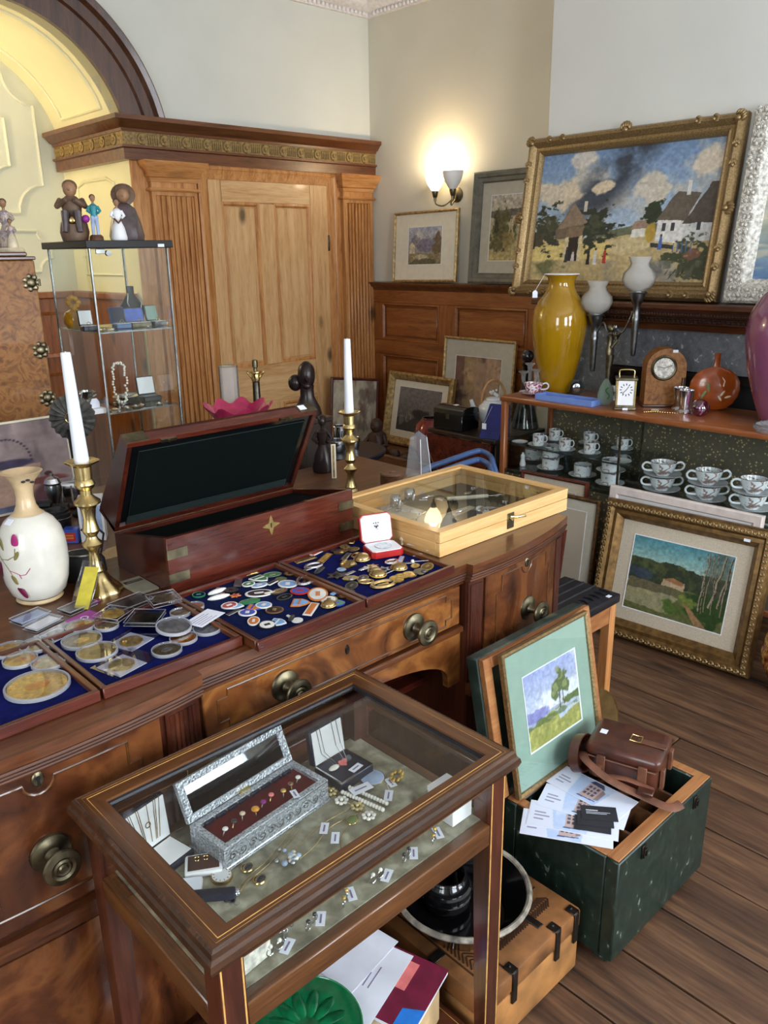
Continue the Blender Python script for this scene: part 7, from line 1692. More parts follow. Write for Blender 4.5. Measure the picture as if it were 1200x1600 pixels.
# ---- brown floral vase on the floor at the right edge
p = PZ(1205, 1080, 0)
bv = T('floor_vase', 'brown and gold floral vase on floor beside bronze landscape frame', 'vase', (2.93, 0.925, 0.0))
G().lathe([(0, 0), (0.05, 0), (0.055, 0.008), (0.045, 0.02), (0.04, 0.03)], 28).obj('foot', 'petal', bv)
G().lathe([(0.04, 0.03), (0.07, 0.06), (0.098, 0.12), (0.104, 0.17), (0.09, 0.23), (0.055, 0.28), (0.04, 0.32), (0.05, 0.36), (0.046, 0.36), (0.036, 0.32), (0.05, 0.28), (0, 0.1)], 36).obj('body', 'brown_floral', bv)
# brass charger behind the green box
bp_ = T('brass_charger', 'dull brass charger leaning behind green mounted picture', 'plate', (1.955, 1.165, 0.155), 0)
bp_.rotation_euler = (PI / 2 - 0.12, 0, 0)
G().lathe([(0, 0), (0.10, 0.0), (0.11, 0.008), (0.145, 0.014), (0.15, 0.018), (0.145, 0.018), (0.105, 0.012), (0, 0.004)], 40).obj('plate', 'brass', bp_)
G().tube([(0.148 * math.cos(2 * PI * i / 40), 0.148 * math.sin(2 * PI * i / 40), 0.017) for i in range(40)], 0.003, 6, True).obj('rim', 'brass', bp_)

# ================================================================== ON THE SIDEBOARD
ST = SBT + 0.0006
# ------------------------------------------------------------------ mahogany writing box, lid raised
wx0, wx1, wyF, wyB = 0.797, 1.345, 1.553, 1.815
ZF, ZB = SBT + 0.135, SBT + 0.088
wbx_ = T('writing_box', 'open brass-bound mahogany writing box lined in dark green', 'box', (1.07, 1.68, ST))
def WO(g, n, m, p=None, sharp=38):
    o = g.obj(n, m, p or wbx_, sharp)
    if p is None: o.location = -Vector(wbx_.location)
    return o
WO(G().box(wx0, wx1, wyF, wyF + 0.012, ST, ZF, 0.001), 'front_board', 'mahogany_red')
WO(G().box(wx0, wx1, wyB - 0.012, wyB, ST, ZB, 0.001), 'back_board', 'mahogany_red')
def yz(t): return ZF + (ZB - ZF) * t
side = [(wyF + 0.012, ST), (wyB - 0.012, ST), (wyB - 0.012, ZB), (wyF + 0.012, ZF)]
for x_ in (wx0, wx1 - 0.012): WO(G().prism(side, x_, x_ + 0.012, 'yz'), 'side_board', 'mahogany_red_z')
WO(G().box(wx0 + 0.012, wx1 - 0.012, wyF + 0.012, wyB - 0.012, ST, ST + 0.01), 'bottom', 'black_wood')
WO(G().prism([(wyF + 0.06, ZF - 0.030), (wyB - 0.013, ZB - 0.010), (wyB - 0.013, ZB - 0.016), (wyF + 0.06, ZF - 0.036)], wx0 + 0.013, wx1 - 0.013, 'yz'), 'writing_flap', 'baize')
WO(G().prism([(wyF + 0.06, ZF - 0.029), (wyF + 0.072, ZF - 0.031), (wyF + 0.072, ZF - 0.038), (wyF + 0.06, ZF - 0.036)], wx0 + 0.013, wx1 - 0.013, 'yz'), 'flap_edge', 'black_gloss')
WO(G().box(wx0 + 0.013, wx1 - 0.013, wyF + 0.013, wyF + 0.058, ZF - 0.05, ZF - 0.042), 'pen_tray', 'black_wood')
for x_ in (1.10, 1.125): WO(G().cyl((x_, wyF + 0.035, ZF - 0.042), 0.009, 0.03, 12), 'inkwell_cap', 'pewter')
WO(G().box(1.19, 1.23, wyF + 0.02, wyF + 0.05, ZF - 0.042, ZF - 0.012, 0.004), 'inkwell', 'black_gloss')
# brass corner straps and star escutcheon
for z_ in (ST + 0.028, ST + 0.085):
    WO(G().box(wx0 - 0.0012, wx0 + 0.05, wyF - 0.0012, wyF + 0.002, z_, z_ + 0.022), 'corner_strap', 'brass_dull')
    WO(G().box(wx1 - 0.05, wx1 + 0.0012, wyF - 0.0012, wyF + 0.002, z_, z_ + 0.022), 'corner_strap', 'brass_dull')
star = []
for k in range(4):
    a = k * PI / 2
    for j in range(6):
        b = a + (PI / 2) * j / 6; r_ = 0.026 * (1 - 0.62 * math.sin(2 * (b - a)) ** 0.8)
        star.append((1.078 + r_ * math.cos(b), ST + 0.100 + r_ * math.sin(b)))
es = WO(G().prism(star, wyF - 0.002, wyF + 0.002, 'xz'), 'star_escutcheon', 'brass')
o = G().box(1.0765, 1.0795, wyF - 0.0025, wyF - 0.0018, ST + 0.094, ST + 0.106).obj('keyhole', 'black', es)
# lid
A_ = math.radians(62)
lmx = Matrix(((1, 0, 0, 0), (0, -math.cos(A_), math.sin(A_), wyB), (0, math.sin(A_), math.cos(A_), ZB + 0.0015), (0, 0, 0, 1)))   # local: x, along lid, outwards
LL, t0, t1 = 0.272, 0.082, 0.036
lidp = bpy.data.objects.new('lid', None); col.objects.link(lidp); lidp.parent = wbx_; lidp.location = -Vector(wbx_.location); lidp.empty_display_size = 0.02
def LO(g, n, m): return g.obj(n, m, lidp)
prof = [(0, 0), (LL, 0), (LL, t1), (0, t0)]
for x_ in (wx0, wx1 - 0.012): LO(G().prism([(0, 0), (LL - 0.012, 0), (LL - 0.012, t1 + 0.002), (0.012, t0)], x_, x_ + 0.012, 'yz', m=lmx), 'lid_side', 'mahogany_red_z')
LO(G().prism([(LL - 0.012, 0), (LL, 0), (LL, t1), (LL - 0.012, t1 + 0.002)], wx0, wx1, 'yz', m=lmx), 'lid_front', 'mahogany_red')
LO(G().prism([(0, 0), (0.012, 0), (0.012, t0 - 0.002), (0, t0)], wx0, wx1, 'yz', m=lmx), 'lid_back', 'mahogany_red')
LO(G().prism([(0, t0), (LL, t1), (LL, t1 - 0.008), (0, t0 - 0.008)], wx0 + 0.0005, wx1 - 0.0005, 'yz', m=lmx), 'lid_top', 'mahogany_red')
LO(G().box(wx0 + 0.012, wx1 - 0.012, 0.012, LL - 0.012, 0.006, 0.010, m=lmx), 'lid_frame', 'black_gloss')
LO(G().box(wx0 + 0.032, wx1 - 0.032, 0.035, LL - 0.030, 0.0035, 0.006, m=lmx), 'lid_lining', 'baize')
LO(G().tube([lmx @ Vector(q) for q in ((wx0 + 0.034, 0.037, 0.003), (wx1 - 0.034, 0.037, 0.003), (wx1 - 0.034, LL - 0.032, 0.003), (wx0 + 0.034, LL - 0.032, 0.003))], 0.0009, 4, True), 'gilt_line', 'baize_light')
LO(G().box(wx0 + 0.032, wx1 - 0.032, 0.013, 0.033, 0.003, 0.006, m=lmx), 'hinge_cloth', 'baize_light')
for x_ in (0.90, 1.24): LO(G().box(x_ - 0.02, x_ + 0.02, LL - 0.011, LL - 0.003, -0.004, 0.0, m=lmx).cyl((x_, LL - 0.007, -0.007), 0.004, 0.004, 8, m=lmx), 'lid_catch', 'brass_dull')
for x0_, x1_ in ((wx0 - 0.0006, wx0 + 0.055), (wx1 - 0.055, wx1 + 0.0006)): LO(G().box(x0_, x1_, LL - 0.0005, LL + 0.001, 0.002, t1 - 0.001, m=lmx), 'corner_plate', 'brass_dull')
LO(G().box(wx1 - 0.05, wx1 - 0.028, LL + 0.0012, LL + 0.002, 0.012, 0.03, m=lmx), 'price_tag', 'paper')

# ------------------------------------------------------------------ brass candlesticks
def candlestick(label, clabel, loc, tilt):
    t = T('candlestick', label, 'candlestick', loc, 0.3, 'pair of brass candlesticks')
    G().lathe([(0, 0.0), (0.052, 0.0), (0.052, 0.006), (0.044, 0.016), (0.034, 0.026), (0.028, 0.034), (0.024, 0.044), (0.018, 0.050), (0, 0.05)], 48, wob=lambda r, z, a: (r * (1 + (0.06 * math.sin(8 * a) if r > 0.025 else 0)), z)).obj('foot', 'brass', t)
    G().lathe([(0, 0.05), (0.018, 0.05), (0.020, 0.056), (0.0135, 0.075), (0.0115, 0.098), (0.014, 0.104), (0.022, 0.114), (0.023, 0.119), (0.014, 0.128), (0.0115, 0.136), (0.016, 0.143), (0.019, 0.150), (0.0155, 0.165), (0.0135, 0.178), (0.0165, 0.200), (0.020, 0.207), (0.029, 0.213), (0.029, 0.218), (0.019, 0.226), (0.0125, 0.233), (0.0125, 0.243), (0.0195, 0.250), (0.0225, 0.257), (0.0205, 0.264), (0.0175, 0.268), (0.0185, 0.298), (0, 0.30)], 24).obj('stem', 'brass', t, sharp=30)
    G().lathe([(0.017, 0.294), (0.020, 0.299), (0.034, 0.305), (0.036, 0.309), (0.033, 0.310), (0.019, 0.304), (0.016, 0.304)], 40, wob=lambda r, z, a: (r * (1 + (0.05 * math.sin(6 * a) if r > 0.03 else 0)), z)).obj('drip_pan', 'brass', t)
    c = T('candle', clabel, 'candle', (loc[0], loc[1], loc[2] + 0.3002), 0, 'white candles in the brass candlesticks')
    c.rotation_euler = tilt
    G().lathe([(0, 0), (0.0150, 0), (0.0158, 0.012), (0.0145, 0.06), (0.0105, 0.238), (0.0095, 0.242), (0, 0.240)], 20).obj('wax', 'wax', c)
    G().cyl((0, 0, 0.240), 0.0012, 0.004, 6).obj('wick', 'paper', c)
candlestick('brass candlestick between cream vase and mahogany box', 'tall white candle at the left, beside cream vase', (0.69, 1.692, ST), (0.0, -0.018, 0))
candlestick('brass candlestick behind right end of mahogany box', 'tall white candle behind right end of mahogany box', (1.702, 1.972, TZ + 0.001), (0, 0, 0))

# ------------------------------------------------------------------ cream vase with magenta flowers
cv = T('cream_vase', 'cream china vase with pierced tan neck and magenta flowers', 'vase', (0.582, 1.758, ST), -0.4, scale=0.97)
G().lathe([(0, 0), (0.048, 0), (0.052, 0.004), (0.048, 0.010)], 40).obj('foot', 'tan_china', cv)
bodyp = [(0.048, 0.010), (0.060, 0.022), (0.069, 0.05), (0.0735, 0.085), (0.074, 0.115), (0.072, 0.145), (0.066, 0.170), (0.052, 0.192), (0.034, 0.206)]
def brad(z):
    for (r0, z0), (r1, z1) in zip(bodyp, bodyp[1:]):
        if z0 <= z <= z1: return r0 + (r1 - r0) * (z - z0) / (z1 - z0)
    return 0.05
G().lathe(bodyp, 48, sx=1, sy=0.92).obj('body', 'cream_china', cv)
G().lathe([(0.034, 0.206), (0.026, 0.213), (0.0205, 0.226), (0.018, 0.245), (0.0195, 0.265), (0.026, 0.283), (0.038, 0.298), (0.043, 0.303), (0.039, 0.304), (0.024, 0.292), (0.016, 0.27), (0.016, 0.23), (0.02, 0.21), (0, 0.20)], 36, sx=1.05).obj('neck', 'tan_china', cv)
for u_, v_ in ((0.006, 0.288), (0.016, 0.292), (0.024, 0.285)): G().sph((u_ - 0.002, -0.0265 - (v_ - 0.285) * 1.2, v_ - 0.002), 0.004, 1.2, 0.6, 0.7, u=8, v=6).obj('pierced_hole', 'ink', cv)
def onv(a, z): r_ = brad(z); return Vector((r_ * math.cos(a), r_ * 0.92 * math.sin(a), z))
def petal(a, z, L_, wd, ang, mat, name):
    p_ = onv(a, z); o = G().sph((0, 0, 0), L_, wd, 0.08, 1, u=10, v=8).obj(name, mat, cv); o.location = p_ * 1.004
    o.rotation_euler = (Matrix.Rotation(a + PI / 2, 4, 'Z') @ Matrix.Rotation(ang, 4, 'Y')).to_euler()
for a, z, L_, wd, ang, m_, n in ((-2.02, 0.158, 0.020, 0.42, 0.1, 'flower_magenta', 'flower'), (-2.0, 0.128, 0.012, 0.4, 0.5, 'stem_olive', 'bud'), (-2.05, 0.044, 0.022, 0.34, -0.55, 'flower_dark', 'flower'), (-2.2, 0.072, 0.014, 0.4, -0.5, 'stem_olive', 'bud'), (-2.55, 0.15, 0.018, 0.3, -0.35, 'stem_olive', 'leaf'), (-2.75, 0.09, 0.02, 0.4, 0.2, 'flower_dark', 'flower')): petal(a, z, L_, wd, ang, m_, n)
def vine(pts, mat, r_=0.0011): G().tube([onv(a, z) * 1.002 for a, z in pts], r_, 5).obj('painted_stem', mat, cv)
vine([(-2.85, 0.13), (-2.6, 0.118), (-2.35, 0.098), (-2.2, 0.078), (-2.1, 0.06)], 'stem_olive'); vine([(-2.6, 0.116), (-2.3, 0.118), (-2.05, 0.128), (-2.02, 0.145)], 'stem_olive')
vine([(-2.3, 0.092), (-2.1, 0.088), (-1.95, 0.082), (-1.8, 0.084), (-1.65, 0.098)], 'flower_magenta', 0.0009); vine([(-2.0, 0.085), (-1.95, 0.074)], 'flower_magenta', 0.0009)
o = G().box(-0.010, 0.010, -0.001, 0, -0.008, 0.008).obj('price_tag', 'paper', cv); o.location = onv(-2.5, 0.196) * 1.004; o.rotation_euler = (-0.9, 0, -2.5 + PI / 2)

# black purse, yellow packet, coin book
pu = T('purse', 'small black leather purse behind the left candlestick', 'purse', (0.70, 1.79, ST), -0.6)
G().lathe([(0, 0), (0.045, 0), (0.054, 0.02), (0.052, 0.05), (0.042, 0.066), (0.03, 0.07), (0, 0.06)], 24, sy=0.55).obj('body', 'purse', pu)
G().tube([(0.045 * math.cos(2 * PI * i / 24), 0.024 * math.sin(2 * PI * i / 24), 0.066) for i in range(24)], 0.003, 6, True).obj('clasp', 'steel', pu)
G().tube([(0.045, 0, 0.065), (0.055, 0.005, 0.11), (0.03, 0.008, 0.135), (0.005, 0.01, 0.12)], 0.007, 6, flat=0.35).obj('strap', 'purse', pu)
p = PZ(105, 935, ST)
yp = T('yellow_packet', 'yellow leaflet in clear plastic wrap leaning by cream vase', 'packet', (0.618, 1.625, ST), -0.9)
mt = Matrix.Rotation(-0.75, 4, 'X')
G().box(-0.016, 0.016, -0.0012, 0.0012, 0.002, 0.10, m=mt).obj('leaflet', 'yellow_plastic', yp); G().box(-0.026, 0.022, -0.003, 0.003, 0.0, 0.115, 0.002, m=mt).obj('wrapper', 'acrylic', yp)
p = PZ(172, 925, ST)
bk_ = T('coin_booklet', 'grey printed coin booklet lying by mahogany box', 'booklet', (0.769, 1.655, ST), 0.0)
G().box(-0.027, 0.027, -0.048, 0.048, 0, 0.006, 0.001).obj('cover', 'booklet_grey', bk_)
o = G().box(-0.022, 0.022, 0.018, 0.032, 0.006, 0.0066).obj('title_panel', 'bronze_dark', bk_)
for i in range(2): G().box(-0.018 + 0.003 * i, 0.018, 0.0205 + 0.006 * i, 0.0235 + 0.006 * i, 0.0066, 0.0069).obj('title_line', 'silver', o)

# ------------------------------------------------------------------ velvet trays
def tray(label, x0, x1, y0, y1, vel):
    t = T('velvet_tray', label, 'tray', ((x0 + x1) / 2, (y0 + y1) / 2, ST), 0, 'blue velvet display trays')
    w_, d_ = (x1 - x0) / 2, (y1 - y0) / 2; th = 0.010
    G().box(-w_, w_, -d_, -d_ + th, 0, 0.021, 0.0015).obj('front_rail', 'mahogany_red', t); G().box(-w_, w_, d_ - th, d_, 0, 0.021, 0.0015).obj('back_rail', 'mahogany_red', t)
    for s in (-w_, w_ - th): G().box(s, s + th, -d_ + th, d_ - th, 0, 0.021, 0.0015).obj('side_rail', 'mahogany_y', t)
    G().box(-w_ + th, w_ - th, -d_ + th, d_ - th, 0, 0.011).obj('velvet', vel, t)
    return t
T3Y0, T3Y1 = 1.187, 1.512
tray('blue velvet tray of gold medallions at left edge', 0.196, 0.482, 1.232, 1.505, 'velvet_blue')
tray('blue velvet tray of encapsulated coins before cream vase', 0.487, 0.773, 1.232, 1.505, 'velvet_blue')
tray('blue velvet tray of enamel badges before mahogany box', 0.778, 1.057, T3Y0, T3Y1, 'velvet_blue_dark')
tray('blue velvet tray of brass badges under red coin case', 1.062, 1.343, T3Y0, T3Y1, 'velvet_blue')
VT = ST + 0.0114
# coins in round capsules
plain('coin_gold', (204, 170, 92), 0.35, 0.7, var=0.2, vs=120); plain('coin_pale', (206, 190, 140), 0.35, 0.7, var=0.15, vs=120); plain('coin_dark', (120, 104, 74), 0.35, 0.8, var=0.25, vs=120); plain('coin_copper', (196, 120, 48), 0.3, 0.8, var=0.2, vs=120); plain('coin_silver', (176, 178, 180), 0.3, 0.9, var=0.15, vs=120)
def capsule(px_, py_, rpx, coin, label, z=VT, tl=0.0, inner=None, dx=0):
    p = PZ(px_, py_, z); dist = (p - ORG).length; r_ = rpx / FPX * dist * 0.98
    t = T('coin_capsule', label, 'coin', (p.x, p.y, z), 0, 'coins in round capsules')
    if tl: t.rotation_euler = (tl, 0, 0.4); t.location.z += r_ * abs(math.sin(tl)) * 0.9
    G().lathe([(0, 0.0012), (r_ * 0.88, 0.0012), (r_ * 0.9, 0.0018), (r_ * 0.9, 0.0034), (r_ * 0.86, 0.004), (r_ * 0.80, 0.0034), (r_ * 0.55, 0.0036), (r_ * 0.5, 0.0042), (0, 0.0042)], 32).obj('coin', coin, t)
    if inner: G().sph((0, 0, 0.0042), r_ * 0.4, 1, 0.7, 0.05, u=12, v=6).obj('relief', inner, t)
    G().lathe([(0, 0), (r_, 0), (r_, 0.0062), (r_ * 0.985, 0.0068), (r_ * 0.93, 0.0068), (r_ * 0.92, 0.0062), (0, 0.0062)], 32).obj('capsule', 'acrylic', t)
    G().lathe([(r_ * 0.93, 0.0069), (r_ * 1.005, 0.0069), (r_ * 1.005, 0.0004), (r_ * 1.0, 0.0004), (r_ * 0.99, 0.0064), (r_ * 0.93, 0.0064)], 32).obj('capsule_rim', 'acrylic_edge', t)
    return t
caps = [(17, 1018, 25, 'coin_gold', 'gold medallion capsule at back left of first tray', 'coin_pale'), (57, 1011, 24, 'coin_pale', 'pale gold coin capsule at back of first tray', None), (32, 1034, 24, 'coin_gold', 'gold coin capsule left of centre in first tray', 'coin_copper'), (76, 1038, 24, 'coin_pale', 'pale gold coin capsule right side of first tray', None), (59, 1074, 45, 'coin_gold', 'very large gold medallion at front of first tray', 'coin_copper'),
    (125, 981, 22, 'coin_gold', 'gold coin capsule near back left of second tray', 'coin_copper'), (128, 1003, 29, 'coin_dark', 'double dark gold capsule at left of second tray', 'coin_gold'), (152, 1021, 30, 'coin_dark', 'dark medallion capsule at front left of second tray', 'bronze_dark'), (167, 980, 18, 'coin_dark', 'plain dark coin near middle of second tray', None), (261, 1018, 23, 'coin_dark', 'black and silver coin capsule at front right of second tray', 'coin_silver'), (287, 1000, 21, 'coin_copper', 'orange copper coin capsule in second tray', 'coin_pale'), (324, 985, 22, 'coin_silver', 'silver coin capsule at right end of second tray', None), (282, 960, 16, 'coin_dark', 'dark coin at back right of second tray', None), (304, 950, 15, 'coin_copper', 'small bronze coin at back right corner of second tray', None)]
for px_, py_, r_, c_, lb, inn_ in caps: capsule(px_, py_, r_, c_, lb, inner=inn_)
capsule(272, 984, 27, 'coin_silver', 'silver coin capsule tilted over the orange copper coin', VT + 0.008, 0.12)
def pouch(px_, py_, label, coin, w_, d_, rz, z=VT):
    p = PZ(px_, py_, z); t = T('coin_pouch', label, 'coin', (p.x, p.y, z), rz, 'coins in clear pouches')
    G().box(-w_ / 2, w_ / 2, -d_ / 2, d_ / 2, 0, 0.0008).obj('card', 'paper', t); G().lathe([(0, 0.0008), (d_ * 0.36, 0.0008), (d_ * 0.36, 0.003), (d_ * 0.3, 0.0034), (0, 0.003)], 26).obj('coin', coin, t)
    G().box(-w_ * 0.66, w_ * 0.9, -d_ * 0.56, d_ * 0.56, 0.0036, 0.0044, 0.0002).obj('sleeve', 'acrylic', t)
pouch(205, 1003, 'gold coin on white card in plastic sleeve, middle of second tray', 'coin_gold', 0.062, 0.062, 0.35)
pouch(190, 1040, 'gold coin on white card in plastic sleeve at tray front edge', 'coin_pale', 0.062, 0.066, 0.25)
pouch(88, 992, 'dark coin on white square card at left of second tray', 'coin_dark', 0.05, 0.05, 0.3)
def slab(px_, py_, label, w_, d_, rz, inner, z, coin=None, tl=0.0, h=0.008):
    p = PZ(px_, py_, z)
    if p.y > 1.512:
        z = ST + 0.0004; p = PZ(px_, py_, z)
    t = T('coin_case', label, 'coin case', (p.x, p.y, z), rz, 'square clear coin cases')
    t.rotation_euler = (tl, 0, rz)
    G().box(-w_ / 2, w_ / 2, -d_ / 2, d_ / 2, 0, h, 0.001).obj('case', 'acrylic', t)
    G().tube([(-w_ / 2, -d_ / 2, h), (w_ / 2, -d_ / 2, h), (w_ / 2, d_ / 2, h), (-w_ / 2, d_ / 2, h)], 0.0008, 4, True).obj('case_edge', 'acrylic_edge', t); G().tube([(-w_ / 2, -d_ / 2, 0.0006), (w_ / 2, -d_ / 2, 0.0006), (w_ / 2, d_ / 2, 0.0006), (-w_ / 2, d_ / 2, 0.0006)], 0.0008, 4, True).obj('case_edge', 'acrylic_edge', t)
    if inner: G().box(-w_ * 0.45, w_ * 0.45, -d_ * 0.45, d_ * 0.45, h * 0.3, h * 0.45).obj('insert', inner, t)
    if coin: G().lathe([(0, h * 0.45), (d_ * 0.36, h * 0.45), (d_ * 0.36, h * 0.7), (d_ * 0.28, h * 0.75), (0, h * 0.7)], 26).obj('coin', coin, t)
ZT2 = ST + 0.0218
slab(205, 944, 'rectangular clear case lying near mahogany box', 0.085, 0.055, 0.15, 'pewter', ZT2, None)
slab(256, 938, 'square clear case with dark medal near badge tray', 0.062, 0.062, -0.2, None, ZT2, 'coin_dark')
slab(227, 968, 'square black-lined case with dark medal in second tray', 0.066, 0.066, 0.75, 'black', VT + 0.012, 'bronze_dark', 0.0)
slab(178, 962, 'square clear case holding gold pieces, left of black-lined case', 0.06, 0.06, 0.5, None, VT + 0.008, 'coin_gold')
slab(48, 966, 'flat clear case at back left corner of second tray', 0.07, 0.045, 0.25, 'pale_blue', ZT2 + 0.006, None)
slab(122, 950, 'flat grey case leaning over magenta card', 0.072, 0.042, 0.25, 'pewter', ZT2 + 0.004, None)
slab(68, 976, 'thin clear case below flat case at tray corner', 0.07, 0.04, 0.35, 'white', ZT2 - 0.004, None)
for px_, py_, rz, lb, z in ((132, 966, 0.3, 'magenta card under clear cases in second tray', ZT2 - 0.002), (138, 940, 0.5, 'magenta card beside left candlestick foot', ST + 0.0005)):
    p = PZ(px_, py_, z); z = ST + 0.0004 if p.y > 1.512 else z; p = PZ(px_, py_, z); t = T('magenta_card', lb, 'card', (p.x, p.y, z), rz, 'magenta cards'); G().box(-0.032, 0.032, -0.024, 0.024, 0, 0.001).obj('card', 'magenta', t); G().lathe([(0.006, 0.001), (0.009, 0.001), (0.009, 0.0014), (0.006, 0.0014)], 16).obj('motif', 'paper', t)
p = PZ(320, 966, ZT2)
rc = T('receipt', 'white printed receipt slip lying between two velvet trays', 'paper', (p.x, p.y, ZT2 + 0.0004), 0.35)
G().box(-0.038, 0.038, -0.023, 0.023, 0, 0.0006).obj('sheet', 'paper', rc)
for i in range(5): G().box(-0.032, 0.02 - 0.006 * (i % 3), -0.016 + i * 0.007, -0.0145 + i * 0.007, 0.0006, 0.0008).obj('print_line', 'tag_print', rc)

# ------------------------------------------------------------------ enamel badges and brass badges
random.seed(21)
def badge(px_, py_, kind, rpx, m1, m2, label, cat='badge', group='enamel badges in the third tray', z=VT):
    p = PZ(px_, py_, z + 0.001); dist = (p - ORG).length; r_ = rpx / FPX * dist * 1.28
    rz = random.uniform(-0.6, 0.9)
    t = T('badge' if cat == 'badge' else 'brass_badge', label, cat, (p.x, p.y, z), rz, group)
    t.rotation_euler = (random.uniform(-0.06, 0.06), random.uniform(-0.06, 0.06), rz); t.location.z += 0.001
    h = 0.0022
    if kind in ('disc', 'oval'):
        sx = 1.0; sy = 1.0 if kind == 'disc' else 0.62
        G().lathe([(0, 0), (r_, 0), (r_, h), (r_ * 0.88, h * 1.2), (r_ * 0.84, h), (0, h)], 22, sx=sx, sy=sy).obj('rim', m1, t)
        G().lathe([(0, h * 1.15), (r_ * 0.82, h * 1.1), (r_ * 0.82, h), (0, h)], 22, sx=sx, sy=sy).obj('enamel', m2, t)
        G().box(-r_ * 0.34, r_ * 0.34, -r_ * 0.22 * sy, r_ * 0.22 * sy, h * 1.1, h * 1.3, 0.0002).obj('emblem', m1, t)
    elif kind == 'shield':
        pl_ = [(-r_ * 0.8, r_ * 0.9), (r_ * 0.8, r_ * 0.9), (r_ * 0.8, 0), (r_ * 0.45, -r_ * 0.6), (0, -r_), (-r_ * 0.45, -r_ * 0.6), (-r_ * 0.8, 0)]
        G().prism(pl_, 0, h).obj('rim', m1, t); G().prism([(x * 0.82, y * 0.82) for x, y in pl_], h, h * 1.25).obj('enamel', m2, t)
        G().box(-r_ * 0.6, r_ * 0.6, r_ * 0.05, r_ * 0.25, h * 1.25, h * 1.5).obj('band', m1, t)
    elif kind == 'bar':
        G().box(-r_, r_, -r_ * 0.32, r_ * 0.32, 0, h, 0.0006).obj('rim', m1, t); G().box(-r_ * 0.86, r_ * 0.86, -r_ * 0.2, r_ * 0.2, h, h * 1.3).obj('enamel', m2, t)
    elif kind == 'star':
        pl_ = [((r_ if k % 2 == 0 else r_ * 0.55) * math.cos(k * PI / 6), (r_ if k % 2 == 0 else r_ * 0.55) * math.sin(k * PI / 6)) for k in range(12)]
        G().prism(pl_, 0, h).obj('star', m1, t); G().sph((0, 0, h), r_ * 0.4, 1, 1, 0.3, u=12, v=6).obj('boss', m2, t)
    elif kind == 'dome':
        G().sph((0, 0, r_ * 0.3), r_, 1, 1, 0.55, u=16, v=9).obj('dome', m1, t); G().tube([(r_ * math.cos(2 * PI * i / 16), r_ * math.sin(2 * PI * i / 16), r_ * 0.2) for i in range(16)], r_ * 0.1, 5, True).obj('edge', m2, t)
    elif kind == 'wreath':
        G().tube([(r_ * math.cos(2 * PI * i / 20), r_ * 0.6 * math.sin(2 * PI * i / 20), h) for i in range(20)], r_ * 0.16, 6, True).obj('wreath', m1, t); G().box(-r_ * 0.5, r_ * 0.5, -r_ * 0.12, r_ * 0.12, h * 0.6, h * 1.6, 0.0004).obj('emblem', m2, t)
    elif kind == 'bird':
        G().sph((0, 0, h), r_, 1, 0.32, 0.22, u=12, v=7).obj('body', m1, t); G().prism([(-r_ * 0.2, 0), (r_ * 0.5, r_ * 0.75), (r_ * 0.75, r_ * 0.6), (r_ * 0.4, 0)], h * 0.8, h * 1.6).obj('wing', m2, t)
    elif kind == 'fan':
        pl_ = [(0, -r_ * 0.6)] + [(r_ * (1 + 0.10 * (k % 2)) * math.cos(PI * k / 10), r_ * (1 + 0.10 * (k % 2)) * math.sin(PI * k / 10)) for k in range(11)]
        G().prism(pl_, 0, h * 1.5).obj('fan', m1, t); G().sph((0, -r_ * 0.1, h * 1.5), r_ * 0.35, 1, 1, 0.5, u=10, v=6).obj('boss', m2, t)
    elif kind == 'pin':
        G().tube([(-r_, 0, 0.003), (r_, 0, 0.003)], 0.0011, 6).obj('pin', m1, t); G().sph((-r_, 0, 0.004), r_ * 0.16, u=8, v=6).obj('head', m2, t)
def b3(x, y): return 290 + x / 4.138, 880 + y / 4.138
